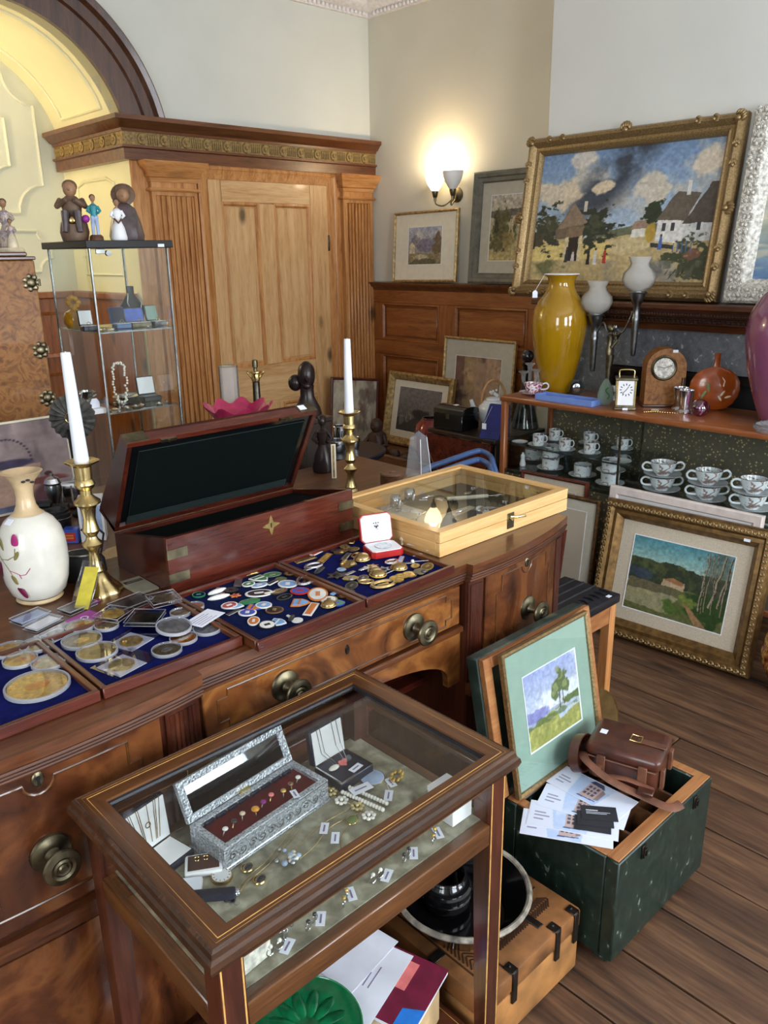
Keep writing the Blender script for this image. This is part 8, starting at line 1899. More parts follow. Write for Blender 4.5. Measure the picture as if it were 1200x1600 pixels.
B3 = [(85, 207, 'disc', 8, 'e_green', 'velvet_blue_dark', 'small green round'), (205, 188, 'bird', 14, 'e_white', 'e_brown', 'white and brown bird'), (295, 178, 'disc', 9, 'bronze_dark', 'e_black', 'dark bronze round'), (215, 225, 'bird', 14, 'e_white', 'e_red', 'white and red bird'), (322, 212, 'star', 7, 'e_orange', 'e_red', 'little red and orange star'), (402, 75, 'bar', 13, 'brass', 'gold', 'narrow brass clip'), (340, 128, 'bar', 14, 'pewter', 'pewter', 'plain grey bar'), (407, 138, 'disc', 8, 'e_white', 'e_green', 'green and white round'), (485, 103, 'shield', 12, 'e_white', 'e_green', 'white-edged green heart-shaped'), (478, 145, 'oval', 11, 'e_white', 'e_lblue', 'pale blue oval'), (560, 78, 'oval', 12, 'silver', 'e_green', 'silver-edged green oval'), (568, 125, 'bar', 10, 'e_white', 'e_black', 'black and white lettered bar'), (618, 105, 'disc', 7, 'e_brown', 'e_green', 'small brown and green round'), (677, 70, 'disc', 8, 'bronze_dark', 'e_brown', 'small brown round'), (660, 137, 'disc', 12, 'e_white', 'e_lblue', 'large pale blue and white round'), (775, 115, 'wreath', 15, 'silver', 'pewter', 'silver wreath'), (475, 197, 'oval', 17, 'e_white', 'e_black', 'black oval with white number'), (545, 195, 'bar', 8, 'gold', 'e_white', 'short gilt bar'), (605, 185, 'oval', 12, 'pewter', 'e_brown', 'grey-brown oval'), (640, 222, 'oval', 11, 'pewter', 'e_black', 'dark grey oval'), (740, 182, 'disc', 12, 'e_red', 'e_blue', 'red round badge with blue centre'), (855, 203, 'oval', 20, 'e_orange', 'e_white', 'large orange and white oval'), (1040, 203, 'oval', 14, 'bronze_dark', 'e_brown', 'plain brown oval'), (970, 190, 'bar', 9, 'e_lblue', 'e_lblue', 'pale blue tip'), (415, 250, 'oval', 13, 'e_green', 'e_green', 'bright green oval'), (325, 280, 'shield', 10, 'e_white', 'e_lblue', 'white and pale blue shield'), (283, 276, 'disc', 10, 'e_white', 'e_red', 'red and white round'), (442, 290, 'shield', 10, 'e_blue', 'e_orange', 'blue and yellow shield'), (505, 274, 'disc', 10, 'e_white', 'e_lblue', 'small pale blue round'), (575, 306, 'disc', 11, 'e_brown', 'bronze_dark', 'brown medal-like round'), (400, 322, 'disc', 11, 'e_white', 'e_blue', 'dark blue and white round'), (312, 320, 'bar', 10, 'silver', 'pewter', 'silver bar'), (745, 258, 'shield', 12, 'e_orange', 'e_lblue', 'orange-edged pale blue shield'), (812, 300, 'bar', 18, 'e_white', 'e_orange', 'long white and orange bar'), (925, 240, 'disc', 11, 'brass', 'e_white', 'white round gilt-edged'), (925, 278, 'dome', 9, 'gold', 'brass', 'gilt domed'), (978, 260, 'disc', 10, 'e_blue', 'e_green', 'green and blue round'), (440, 377, 'oval', 12, 'e_white', 'e_orange', 'white and orange oval'), (528, 402, 'disc', 11, 'e_black', 'e_white', 'white round with black edge'), (600, 386, 'shield', 11, 'e_white', 'e_lblue', 'pale blue and white crest'), (685, 362, 'bird', 11, 'e_black', 'e_white', 'black and white bird'), (722, 372, 'disc', 7, 'e_white', 'e_white', 'small plain white round')]
for x, y, k_, r_, m1, m2, d_ in B3:
    px_, py_ = b3(x, y); d_ = d_.replace(' badge', '')
    badge(px_, py_, k_, r_, m1, m2, d_ + ' enamel badge in the third tray')
def b4(x, y): return 440 + x / 4.286, 800 + y / 4.286
B4 = [(475, 197, 'bar', 10, 'brass', 'gold', 'gilt bar by red coin case'), (160, 322, 'bar', 14, 'brass', 'coin_dark', 'gilt buckle at back left corner'), (288, 312, 'bar', 15, 'gold', 'coin_gold', 'wide gilt buckle at the back'), (235, 275, 'bar', 12, 'e_white', 'e_red', 'red and white ribbon bar'), (365, 262, 'disc', 7, 'bronze_dark', 'e_black', 'small dark round'), (435, 240, 'fan', 8, 'brass', 'coin_dark', 'small gilt fan at the back'), (480, 253, 'disc', 8, 'gold', 'coin_dark', 'small gilt round at the back'), (215, 365, 'wreath', 12, 'silver', 'e_black', 'silver and black wreath'), (255, 398, 'bird', 13, 'e_black', 'silver', 'black and silver bird'), (190, 385, 'bird', 10, 'pewter', 'e_black', 'dark pewter bird'), (400, 275, 'fan', 9, 'gold', 'brass', 'gilt shell'), (432, 302, 'bar', 11, 'silver', 'pewter', 'silver bar'), (420, 335, 'bird', 9, 'brass', 'silver', 'brass bird'), (465, 355, 'fan', 13, 'gold', 'brass', 'large gilt scallop'), (540, 320, 'dome', 10, 'gold', 'brass', 'gilt button nearest the red case'), (500, 295, 'wreath', 8, 'gold', 'brass', 'small gilt wreath'), (370, 427, 'star', 14, 'pewter', 'bronze_dark', 'dark six-pointed star'), (400, 390, 'disc', 6, 'silver', 'e_lblue', 'tiny silver round'), (458, 412, 'bar', 9, 'silver', 'silver', 'short silver bar'), (465, 455, 'fan', 10, 'brass', 'silver', 'brass crest with silver boss'), (468, 497, 'oval', 12, 'pewter', 'bronze_dark', 'dark oval at tray front'), (545, 447, 'oval', 11, 'e_brown', 'bronze_dark', 'brown leather-like oval'), (567, 472, 'wreath', 9, 'gold', 'gold', 'gilt scroll'), (555, 388, 'bird', 10, 'silver', 'pewter', 'silver insect'), (605, 367, 'star', 9, 'gold', 'coin_gold', 'gilt star'), (645, 428, 'dome', 10, 'gold', 'coin_gold', 'large gilt ball button'), (622, 400, 'dome', 8, 'brass', 'gold', 'smaller gilt ball button'), (685, 388, 'star', 10, 'pewter', 'e_black', 'grey openwork star'), (722, 412, 'pin', 9, 'silver', 'silver', 'silver arrow pin'), (735, 338, 'wreath', 9, 'silver', 'gold', 'silver ring'), (785, 382, 'dome', 10, 'gold', 'brass', 'right-hand gilt ball button'), (680, 490, 'wreath', 15, 'gold', 'coin_gold', 'oval gilt ring at tray front'), (770, 452, 'disc', 9, 'coin_gold', 'coin_gold', 'left of three touching gilt discs'), (808, 432, 'disc', 9, 'gold', 'coin_gold', 'middle of three touching gilt discs'), (858, 420, 'disc', 9, 'coin_gold', 'gold', 'right of three touching gilt discs'), (895, 364, 'oval', 9, 'gold', 'coin_gold', 'small gilt oval'), (975, 369, 'oval', 12, 'coin_gold', 'coin_dark', 'large gilt oval at right end'), (945, 405, 'fan', 11, 'e_black', 'pewter', 'black shell'), (800, 318, 'bar', 11, 'silver', 'pale_blue', 'silver bar with pale ribbon'), (850, 345, 'bar', 8, 'silver', 'pewter', 'small silver clasp'), (910, 292, 'oval', 8, 'silver', 'pale_blue', 'pale silver oval'), (955, 335, 'pin', 15, 'silver', 'pearl', 'long silver hatpin')]
for x, y, k_, r_, m1, m2, d_ in B4:
    px_, py_ = b4(x, y); badge(px_, py_, k_, r_, m1, m2, d_ + ' in the fourth tray', 'brass badge', 'brass badges in the fourth tray')
# red coin case
p = PZ(602, 864, VT)
rc_ = T('coin_box', 'open red presentation case with white lining and silver coin', 'coin case', (p.x - 0.005, p.y + 0.002, VT + 0.0022), -0.35)
w_, d_ = 0.043, 0.036
octo = [(-w_, -d_ + 0.008), (-w_ + 0.008, -d_), (w_ - 0.008, -d_), (w_, -d_ + 0.008), (w_, d_ - 0.008), (w_ - 0.008, d_), (-w_ + 0.008, d_), (-w_, d_ - 0.008)]
G().prism(octo, 0, 0.016).obj('base', 'red_case', rc_); G().prism([(x * 0.93, y * 0.93) for x, y in octo], 0.016, 0.0175).obj('lining', 'white', rc_)
G().lathe([(0, 0.0176), (0.021, 0.0176), (0.021, 0.0195), (0.018, 0.019), (0, 0.019)], 30).obj('coin', 'coin_silver', rc_)
lm2 = Matrix.Translation((0, d_, 0.017)) @ Matrix.Rotation(PI / 2 - 0.22, 4, 'X')
oc2 = [(x, y + d_) for x, y in octo]
lo = G().prism(oc2, -0.012, 0.0, m=lm2).obj('lid', 'red_case', rc_); G().prism([(x * 0.94, (y - d_) * 0.94 + d_) for x, y in oc2], 0.0, 0.0016, m=lm2).obj('lid_lining', 'white', lo)
for (a, b, c_, e_) in ((-0.007, 0.040, 0.007, 0.041), (-0.006, 0.034, -0.003, 0.039), (0.003, 0.034, 0.006, 0.039), (-0.0025, 0.031, 0.0025, 0.038), (-0.005, 0.028, 0.005, 0.0292), (-0.008, 0.043, -0.004, 0.046), (0.004, 0.043, 0.008, 0.046), (-0.0015, 0.042, 0.0015, 0.047)): G().box(a, c_, b + 0.004, e_ + 0.004, 0.0016, 0.0018, m=lm2).obj('crest', 'ink', lo)

# ------------------------------------------------------------------ oak jewellery case
oc = T('oak_case', 'pale oak glazed jewellery case with brass latch on sideboard', 'display case', (1.67, 1.492, ST))
ox0, ox1, oy0, oy1, oh = 1.394, 1.945, 1.283, 1.702, 0.060
def OO(g, n, m, sharp=38): return OW(g, n, m, oc, sharp)
for n, a, m_ in (('front_wall', (ox0, ox1, oy0, oy0 + 0.014), 'oak'), ('back_wall', (ox0, ox1, oy1 - 0.014, oy1), 'oak'), ('side_wall', (ox0, ox0 + 0.014, oy0 + 0.014, oy1 - 0.014), 'oak_y'), ('side_wall', (ox1 - 0.014, ox1, oy0 + 0.014, oy1 - 0.014), 'oak_y')):
    OO(G().box(a[0], a[1], a[2], a[3], ST, ST + 0.036, 0.001), n, m_); OO(G().box(a[0], a[1], a[2], a[3], ST + 0.037, ST + oh, 0.001), n.replace('wall', 'lid_edge'), m_)
zt_ = ST + oh
i_ = 0.026
for pl_, m_ in (([(ox0, oy0), (ox1, oy0), (ox1 - i_, oy0 + i_), (ox0 + i_, oy0 + i_)], 'oak'), ([(ox1, oy0), (ox1, oy1), (ox1 - i_, oy1 - i_), (ox1 - i_, oy0 + i_)], 'oak_y'), ([(ox1, oy1), (ox0, oy1), (ox0 + i_, oy1 - i_), (ox1 - i_, oy1 - i_)], 'oak'), ([(ox0, oy1), (ox0, oy0), (ox0 + i_, oy0 + i_), (ox0 + i_, oy1 - i_)], 'oak_y')): OO(G().prism(pl_, zt_, zt_ + 0.006), 'lid_rail', m_)
OO(G().box(ox0 + 0.02, ox1 - 0.02, oy0 + 0.02, oy1 - 0.02, zt_ - 0.002, zt_ + 0.001), 'glass_lid', 'glass')
OO(G().box(ox0 + 0.014, ox1 - 0.014, oy0 + 0.014, oy1 - 0.014, ST, ST + 0.008), 'lining', 'black')
OO(G().box(ox0 + 0.016, 1.63, oy0 + 0.016, oy1 - 0.016, ST + 0.008, ST + 0.0084), 'cream_lining', 'linen_mount')
OO(G().box(1.63, 1.76, oy0 + 0.016, 1.50, ST + 0.008, ST + 0.0084), 'cream_lining', 'linen_mount')
lx_ = PYp(797, 820, oy0).x
OO(G().box(lx_ - 0.014, lx_ + 0.014, oy0 - 0.003, oy0, ST + 0.010, ST + 0.054, 0.001), 'latch_plate', 'brass_dull')
OO(G().tube([(lx_ - 0.006, oy0 - 0.005, ST + 0.045), (lx_ + 0.01, oy0 - 0.012, ST + 0.042), (lx_ + 0.03, oy0 - 0.03, ST + 0.046)], 0.0035, 8).cyl((lx_, oy0 - 0.008, ST + 0.04), 0.007, 0.006, 12, axis='y'), 'latch_lever', 'brass')
OZ = ST + 0.0088
def oitem(px_, py_): return PZ(px_, py_, OZ)
def tagcard(name, parent, loc, rz, s=1.0): 
    o = G().box(-0.014 * s, 0.014 * s, -0.007 * s, 0.007 * s, 0, 0.0006).obj(name, 'paper', parent, loc=loc, rz=rz)
    G().box(-0.009 * s, 0.008 * s, -0.0015, 0.0015, 0.0006, 0.0009).obj('print_line', 'tag_print', o); return o
random.seed(4)
spoons = [(625, 795, 0.5), (650, 812, 0.35), (640, 830, 0.6), (600, 800, 0.2), (775, 795, -0.7), (735, 770, 0.3)]
names = ['left back', 'left middle', 'left front', 'far left', 'right', 'back right']
for i, (px_, py_, rz) in enumerate(spoons):
    p = oitem(px_, py_); t = T('silver_spoon', 'silver teaspoon with paper tag in oak case, %s one' % names[i], 'spoon', (p.x, p.y, OZ), rz, 'silver spoons in the oak case')
    G().tube([(-0.005, 0, 0.003), (0.03, 0, 0.004), (0.07, 0, 0.003)], [0.0014, 0.0018, 0.004], 8, flat=0.5).obj('handle', 'silver', t); G().sph((-0.02, 0, 0.004), 0.017, 1, 0.62, 0.2, u=14, v=7).obj('bowl', 'silver', t)
    tagcard('price_tag', t, (0.05, 0.012, 0.0), 0.4)
for i, (px_, py_, lb) in enumerate(((618, 792, 'silver napkin ring in oak case, left one'), (640, 782, 'silver napkin ring in oak case, right one'))):
    p = oitem(px_, py_); t = T('napkin_ring', lb, 'napkin ring', (p.x, p.y, OZ), 0.5, 'napkin rings in the oak case')
    G().lathe([(0.018, -0.012), (0.0195, -0.01), (0.0195, 0.01), (0.018, 0.012), (0.0165, 0.01), (0.0165, -0.01), (0.018, -0.012)], 24, m=Matrix.Translation((0, 0, 0.0198)) @ Matrix.Rotation(PI / 2, 4, 'X')).obj('ring', 'silver', t); tagcard('price_tag', t, (0.03, 0, 0), 0.2)
p = oitem(738, 780); t = T('bone_handle', 'long bone-handled button hook at back of oak case', 'button hook', (p.x, p.y, OZ), -0.55)
G().tube([(-0.08, 0, 0.007), (0.05, 0, 0.007)], 0.006, 10).obj('handle', 'cream_mount', t); G().tube([(0.05, 0, 0.007), (0.10, 0, 0.006), (0.108, 0.006, 0.006), (0.104, 0.011, 0.006)], 0.0015, 6).obj('hook', 'silver', t); tagcard('price_tag', t, (0.09, 0.02, 0), 0.5)
p = oitem(690, 838); t = T('black_pearl_box', 'black tray of little pearls at front of oak case', 'jewellery box', (1.66, 1.405, OZ), 0.15)
G().box(-0.05, 0.05, -0.035, 0.035, 0, 0.012, 0.002).obj('tray', 'navy', t)
s0 = G().sph((0, 0, 0.0152), 0.0032, u=8, v=6).obj('pearl', 'pearl', t); s0.location = (-0.035, -0.02, 0)
for k in range(1, 16): inst(s0, (-0.035 + 0.0047 * k, -0.02 + 0.006 * math.sin(k * 0.9), 0), parent=t)
for i, (px_, py_, lb) in enumerate(((745, 800, 'silver filigree bracelet in oak case'), (760, 825, 'silver brooch with tag near oak case latch'))):
    p = oitem(px_, py_); t = T('silver_jewel', lb, 'jewellery', (p.x, p.y, OZ), 0.4)
    for k in range(3): G().tube([(0.02 * math.cos(2 * PI * i_ / 16) + k * 0.012, 0.012 * math.sin(2 * PI * i_ / 16), 0.004) for i_ in range(16)], 0.0022, 6, True).obj('loop', 'silver', t)
    tagcard('price_tag', t, (0.03, -0.02, 0), 0.3)

random.seed(31)
extra = [('silver thimble', 'pewter', 590, 812), ('silver locket', 'silver', 612, 815), ('pale cameo brooch', 'petal', 630, 846), ('silver compact', 'silver', 660, 850), ('jet brooch', 'e_black', 700, 782), ('silver bangle', 'silver', 668, 778), ('marcasite brooch', 'pewter', 770, 812), ('gold bar brooch', 'gold', 726, 838), ('silver medal', 'coin_silver', 792, 788), ('mother-of-pearl counter', 'pearl', 648, 800), ('enamel pendant', 'e_lblue', 655, 770), ('silver chain coil', 'silver', 720, 800), ('coral bead cluster', 'salmon', 810, 800), ('silver pencil', 'silver', 690, 858)]
for i, (d_, m_, px_, py_) in enumerate(extra):
    p = oitem(px_, py_)
    t = T('small_jewel', d_ + ' with white tag under glass of oak case', 'jewellery', (p.x, p.y, OZ), random.uniform(0, 3), 'small jewels in the oak case')
    r_ = random.uniform(0.010, 0.016)
    if i % 3 == 0: G().lathe([(0, 0), (r_, 0), (r_, 0.003), (r_ * 0.7, 0.006), (0, 0.007)], 18, sy=0.75).obj('body', m_, t); G().sph((0, 0, 0.0075), r_ * 0.4, 1, 0.8, 0.4, u=8, v=5).obj('stone', 'pearl', t)
    elif i % 3 == 1: G().tube([(r_ * 1.3 * math.cos(a), r_ * math.sin(a), 0.003) for a in [2 * PI * k / 18 for k in range(18)]], 0.0028, 6, True).obj('body', m_, t); G().sph((0, 0, 0.004), r_ * 0.45, u=8, v=5).obj('stone', m_, t)
    else: G().tube([(-r_ * 2, 0, 0.003), (0, 0.004, 0.004), (r_ * 2, 0, 0.003)], 0.003, 8, sm=4).obj('body', m_, t); G().sph((0, 0.004, 0.006), r_ * 0.5, u=8, v=5).obj('stone', m_, t)
    tagcard('price_tag', t, (r_ + 0.012, 0.008, 0), random.uniform(-0.6, 0.6), 0.9)

# ================================================================== JEWELLERY IN THE DISPLAY TABLE
VF = VZ + 0.0006
def vp_(px_, py_, z=VF): return PZ(px_, py_, z)
# embossed silver box, lid raised with mirror
sbx = T('silver_jewel_box', 'long embossed silver jewellery box with mirrored lid and red lining', 'jewellery box', (0.648, 1.012, VF), 0.10)
bw_, bd_, bh_ = 0.118, 0.046, 0.044
for a in ((-bw_, bw_, -bd_, -bd_ + 0.012), (-bw_, bw_, bd_ - 0.012, bd_), (-bw_, -bw_ + 0.012, -bd_ + 0.012, bd_ - 0.012), (bw_ - 0.012, bw_, -bd_ + 0.012, bd_ - 0.012)):
    G().box(a[0], a[1], a[2], a[3], 0.004, bh_, 0.001).obj('wall', 'silver_emboss', sbx)
G().box(-bw_ - 0.003, bw_ + 0.003, -bd_ - 0.003, bd_ + 0.003, 0, 0.004, 0.001).obj('base', 'silver_emboss', sbx)
for z_ in (0.006, bh_ - 0.003): G().tube([(-bw_, -bd_ - 0.0005, z_), (bw_, -bd_ - 0.0005, z_)], 0.0012, 6).obj('bead_line', 'silver', sbx)
sc0 = G().tube([(0.009 * math.cos(a) * (1 - a / 11), 0, 0.009 * math.sin(a) * (1 - a / 11)) for a in [k * 0.55 for k in range(16)]], 0.0011, 5).obj('scroll', 'silver', sbx)
for k in range(11):
    loc = (-bw_ + 0.016 + k * 0.0206, -bd_ - 0.0008, bh_ / 2 + 0.001)
    if k == 0: sc0.location = loc
    else: inst(sc0, loc, (0, (k % 2) * PI, 0), sbx)
G().box(-bw_ + 0.012, bw_ - 0.012, -bd_ + 0.012, bd_ - 0.012, 0.004, bh_ - 0.008).obj('lining', 'red_velvet', sbx)
for k in range(8): G().box(-0.098 + k * 0.025, -0.078 + k * 0.025, bd_ - 0.018, bd_ - 0.0125, bh_ - 0.008, bh_ - 0.001, 0.001).obj('slot_pad', 'navy', sbx)
lmm = Matrix.Translation((0, bd_, bh_)) @ Matrix.Rotation(-0.42, 4, 'X')
for a in ((-bw_, bw_, 0, 0.012), (-bw_, bw_, 0.060, 0.072), (-bw_, -bw_ + 0.014, 0.012, 0.060), (bw_ - 0.014, bw_, 0.012, 0.060)): G().box(a[0], a[1], 0, 0.010, a[2], a[3], 0.001, m=lmm).obj('lid_frame', 'silver_emboss', sbx)
G().box(-bw_ + 0.014, bw_ - 0.014, 0.003, 0.006, 0.012, 0.060, m=lmm).obj('mirror', 'mirror', sbx)
G().box(0.0 - 0.012, 0.0 + 0.012, bd_ - 0.003, bd_ + 0.002, bh_ - 0.006, bh_ + 0.004).obj('hinge', 'brass', sbx)
# rings in it
RM = Matrix.Rotation(0.10, 4, 'Z')
stones = [('e_white', 'clear-stoned'), ('e_black', 'black-stoned'), ('petal', 'clustered openwork'), ('amber', 'large amber'), ('purple', 'violet-stoned'), ('salmon', 'pink-stoned'), ('coin_gold', 'coiled gold'), ('e_brown', 'brown-stoned'), ('pearl', 'pale-stoned')]
for k, (m_, d_) in enumerate(stones):
    lp_ = Vector((-0.088 + k * 0.0215, -0.012 + 0.004 * (k % 3), bh_ - 0.014))
    w_ = RM @ lp_ + Vector(sbx.location)
    t = T('ring', d_ + ' ring in red-lined silver box', 'ring', (w_.x, w_.y, w_.z), 0.5 + 0.2 * (k % 4), 'rings in the silver box')
    ringgeo(0.0082, 0.0011).obj('band', 'gold' if k % 2 else 'silver', t)
    G().sph((0, 0, 0.0182), 0.0068 if m_ == 'amber' else 0.0048, 1.1, 1.1, 0.6, u=10, v=6).obj('stone', m_, t)
    if k == 6: tagcard('price_tag', t, (-0.01, -0.02, 0.017), 0.4, 0.8)
# navy pendant box
pbx = T('pendant_box', 'navy pendant box with white lining and pink heart pendant', 'jewellery box', (0.838, 1.016, VF), 0.06)
G().box(-0.042, 0.042, -0.040, 0.036, 0, 0.020, 0.002).obj('base', 'navy', pbx); G().box(-0.038, 0.038, -0.036, 0.032, 0.020, 0.0212).obj('pad', 'navy', pbx)
G().box(-0.041, 0.041, -0.039, -0.036, 0.0195, 0.0215).box(0.038, 0.041, -0.036, 0.034, 0.0195, 0.0215).box(-0.041, -0.038, -0.036, 0.034, 0.0195, 0.0215).obj('rim', 'silver', pbx)
lmm = Matrix.Translation((0, 0.036, 0.020)) @ Matrix.Rotation(-0.14, 4, 'X')
lo = G().box(-0.042, 0.042, 0, 0.014, 0, 0.072, 0.002, m=lmm).obj('lid', 'navy', pbx); G().box(-0.038, 0.038, -0.0012, 0, 0.002, 0.069, m=lmm).obj('lid_lining', 'white', lo)
for x_ in (-0.026, -0.018, 0.012, 0.024): G().tube([lmm @ Vector((x_, 0.012, 0.073)), lmm @ Vector((x_, -0.002, 0.0735)), lmm @ Vector((x_ + 0.004, -0.003, 0.02)), Vector((x_ * 0.5, 0.0, 0.0225))], 0.0006, 5).obj('chain', 'silver', pbx)
hp = [(0.0095 * (16 * math.sin(a) ** 3) / 16, 0.0095 * (13 * math.cos(a) - 5 * math.cos(2 * a) - 2 * math.cos(3 * a) - math.cos(4 * a)) / 16) for a in [2 * PI * k / 24 for k in range(24)]]
G().prism(hp, 0.0212, 0.026).obj('pink_pendant', 'salmon', pbx, loc=(0.004, 0.004, 0)); G().sph((-0.02, 0.004, 0.024), 0.009, 1.4, 0.8, 0.4, u=10, v=6).obj('pearl_pendant', 'pearl', pbx); G().sph((0.02, 0.006, 0.024), 0.006, u=10, v=6).obj('clear_pendant', 'glass_clear', pbx)
tagcard('price_tag', pbx, (0.01, -0.024, 0.0213), 0.1)
# white necklace box at the left, earring box before it
wbx2 = T('necklace_box', 'white-lined necklace box hung with fine chains at display table corner', 'jewellery box', (0.475, 1.045, VF), 0.20)
G().box(-0.04, 0.04, -0.03, 0.03, 0, 0.014, 0.004, seg=2).obj('base', 'navy', wbx2); G().box(-0.036, 0.036, -0.026, 0.026, 0.014, 0.0150).obj('pad', 'white', wbx2)
lmm = Matrix.Translation((0, 0.03, 0.014)) @ Matrix.Rotation(-0.10, 4, 'X')
lo = G().box(-0.042, 0.042, 0, 0.010, 0, 0.082, 0.003, seg=2, m=lmm).obj('lid', 'navy', wbx2); G().box(-0.039, 0.039, -0.002, 0, 0.002, 0.079, 0.0008, m=lmm).obj('lid_lining', 'white', lo)
for x_ in (-0.034, -0.030, -0.018, -0.014, 0.004, 0.018, 0.022, 0.030): G().tube([lmm @ Vector((x_, 0.011, 0.081)), lmm @ Vector((x_, -0.002, 0.0835)), lmm @ Vector((x_ * 0.7, -0.0035, 0.03)), lmm @ Vector((x_ * 0.6, -0.003, 0.012))], 0.0006, 5).obj('chain', 'gold', wbx2)
G().lathe([(0.004, 0), (0.0055, 0), (0.0055, 0.0008), (0.004, 0.0008)], 12, m=lmm @ Matrix.Translation((0, -0.0024, 0.045)) @ Matrix.Rotation(PI / 2, 4, 'X')).obj('crest', 'gold', wbx2)
eb = T('earring_box', 'small white-rimmed earring box with brown pad', 'jewellery box', (0.515, 0.988, VF), -0.55)
G().box(-0.03, 0.03, -0.022, 0.022, 0, 0.012, 0.004, seg=2).obj('base', 'white', eb); G().box(-0.025, 0.025, -0.017, 0.017, 0.012, 0.0128, 0.0003).obj('pad', 'leather', eb)
for x_ in (-0.010, 0.004): ringgeo(0.004, 0.0008).obj('earring', 'gold', eb, loc=(x_, 0.004, 0.0126))
eb2 = T('box_lid', 'pale blue-white open box lid beside earring box', 'jewellery box', (0.468, 0.965, VF), -0.6)
G().box(-0.026, 0.026, -0.019, 0.019, 0, 0.010, 0.004, seg=2).obj('shell', 'white', eb2); G().box(-0.023, 0.023, -0.016, 0.016, 0.010, 0.0106).obj('lining', 'paper', eb2)
dkc = T('spectacle_case', 'narrow dark case lying beside white pocket watch dial', 'case', (0.487, 0.925, VF), -0.65)
G().box(-0.045, 0.04, -0.010, 0.010, 0, 0.012, 0.004, seg=2).obj('body', 'navy', dkc); G().lathe([(0.0095, 0), (0.0105, 0.002), (0.0105, 0.008), (0.0095, 0.010)], 16, m=Matrix.Translation((0.04, 0, 0.0062)) @ Matrix.Rotation(PI / 2, 4, 'Y') @ Matrix.Scale(0.58, 4)).obj('silver_end', 'silver', dkc)
p = vp_(340, 1376)
wt = T('pocket_watch', 'white pocket watch dial lying near front left of display table', 'watch', (p.x + 0.008, p.y, VF), 0.3)
G().lathe([(0, 0), (0.017, 0), (0.018, 0.003), (0.017, 0.006), (0, 0.0065)], 28).obj('case', 'gold', wt); G().lathe([(0, 0.0071), (0.0152, 0.0068), (0.0152, 0.0064), (0, 0.0064)], 28).obj('dial', 'white', wt)
for k in range(12): G().box(-0.0005, 0.0005, 0.0115, 0.014, 0.0069, 0.0073, m=Matrix.Rotation(k * PI / 6, 4, 'Z')).obj('numeral', 'ink', wt)
# black-stone signet rings, necklace with blue cluster, cross pendant, cameo etc.
for i, (px_, py_, lb) in enumerate(((386, 1358, 'oval black-stone ring lying on cloth, nearer the silver box'), (405, 1377, 'oval black-stone ring lying on cloth, nearer the front'))):
    p = vp_(px_, py_); t = T('signet_ring', lb, 'ring', (p.x, p.y, VF), 0.6, 'black-stone rings on the cloth')
    G().tube([(0.009 * math.cos(a), 0.009 * math.sin(a), 0.003) for a in [2 * PI * k / 16 for k in range(16)]], 0.002, 6, True).obj('band', 'gold', t); G().sph((0, -0.003, 0.006), 0.0095, 1, 0.75, 0.35, u=12, v=6).obj('stone', 'e_black', t); G().tube([(0.0098 * math.cos(a), -0.003 + 0.0074 * math.sin(a), 0.006) for a in [2 * PI * k / 18 for k in range(18)]], 0.001, 5, True).obj('bezel', 'gold', t)
def chain(g, pts, r_=0.0007): return g.tube(pts, r_, 5, sm=6)
p = vp_(455, 1345); t = T('cluster_necklace', 'blue and white crystal cluster pendant on fine gold chain', 'necklace', (p.x, p.y, VF), 0.15)
random.seed(8)
for k in range(16):
    x_, y_ = random.gauss(0, 0.010), random.gauss(0, 0.012); G().sph((x_, y_, 0.005), random.uniform(0.0035, 0.0055), 1, 1, 0.8, u=8, v=6).obj('crystal', ('coin_silver', 'pale_blue', 'pearl')[k % 3], t)
for s_ in (-1, 1): chain(G(), [(0.01, 0.01 * s_, 0.002), (0.05, 0.012 * s_ + 0.004, 0.001), (0.10, 0.008 * s_ + 0.01, 0.001), (0.16, 0.01 * s_ - 0.004, 0.001)]).obj('chain', 'gold', t)
tagcard('price_tag', t, (0.09, 0.008, 0.0015), 0.6)
p = vp_(365, 1410); t = T('cross_pendant', 'little silver cross pendant with long gold chain near front rail', 'necklace', (p.x, p.y, VF), 0.25)
G().box(-0.003, 0.003, -0.010, 0.006, 0.001, 0.003).box(-0.007, 0.007, -0.001, 0.003, 0.001, 0.003).obj('cross', 'silver', t); G().lathe([(0.003, 0), (0.005, 0), (0.005, 0.002), (0.003, 0.002)], 10, c=(-0.004, 0.010, 0.001)).obj('loop', 'silver', t)
for s_ in (-1, 1): chain(G(), [(0, 0.004, 0.002), (0.05, 0.012 + 0.004 * s_, 0.001), (0.10, 0.004 * s_ + 0.01, 0.001), (0.18, 0.006 * s_ + 0.02, 0.001)], 0.0008).obj('chain', 'gold', t)
p = vp_(550, 1283); t = T('cameo_pendant', 'pale green oval cameo pendant on gold chain', 'necklace', (p.x, p.y, VF), 0.5)
G().sph((0, 0, 0.003), 0.012, 1, 0.78, 0.25, u=14, v=7).obj('stone', 'leaf_green', t); G().tube([(0.0125 * math.cos(a), 0.0098 * math.sin(a), 0.003) for a in [2 * PI * k / 20 for k in range(20)]], 0.0013, 5, True).obj('bezel', 'gold', t)
chain(G(), [(-0.012, 0, 0.002), (-0.04, 0.004, 0.001), (-0.09, -0.01, 0.001), (-0.14, 0.0, 0.001)]).obj('chain', 'gold', t); tagcard('price_tag', t, (-0.05, 0.012, 0.0015), 0.3)
p0, p1 = vp_(538, 1235), vp_(600, 1262)
t = T('pearl_strand', 'double strand of pearls with paper label in display table', 'necklace', (p0.x, p0.y, VF), math.atan2(p1.y - p0.y, p1.x - p0.x))
b0 = G().sph((0, 0, 0.0042), 0.0042, u=10, v=7).obj('pearl', 'pearl', t); b0.location = (0, 0.008, 0)
L_ = (p1 - p0).length
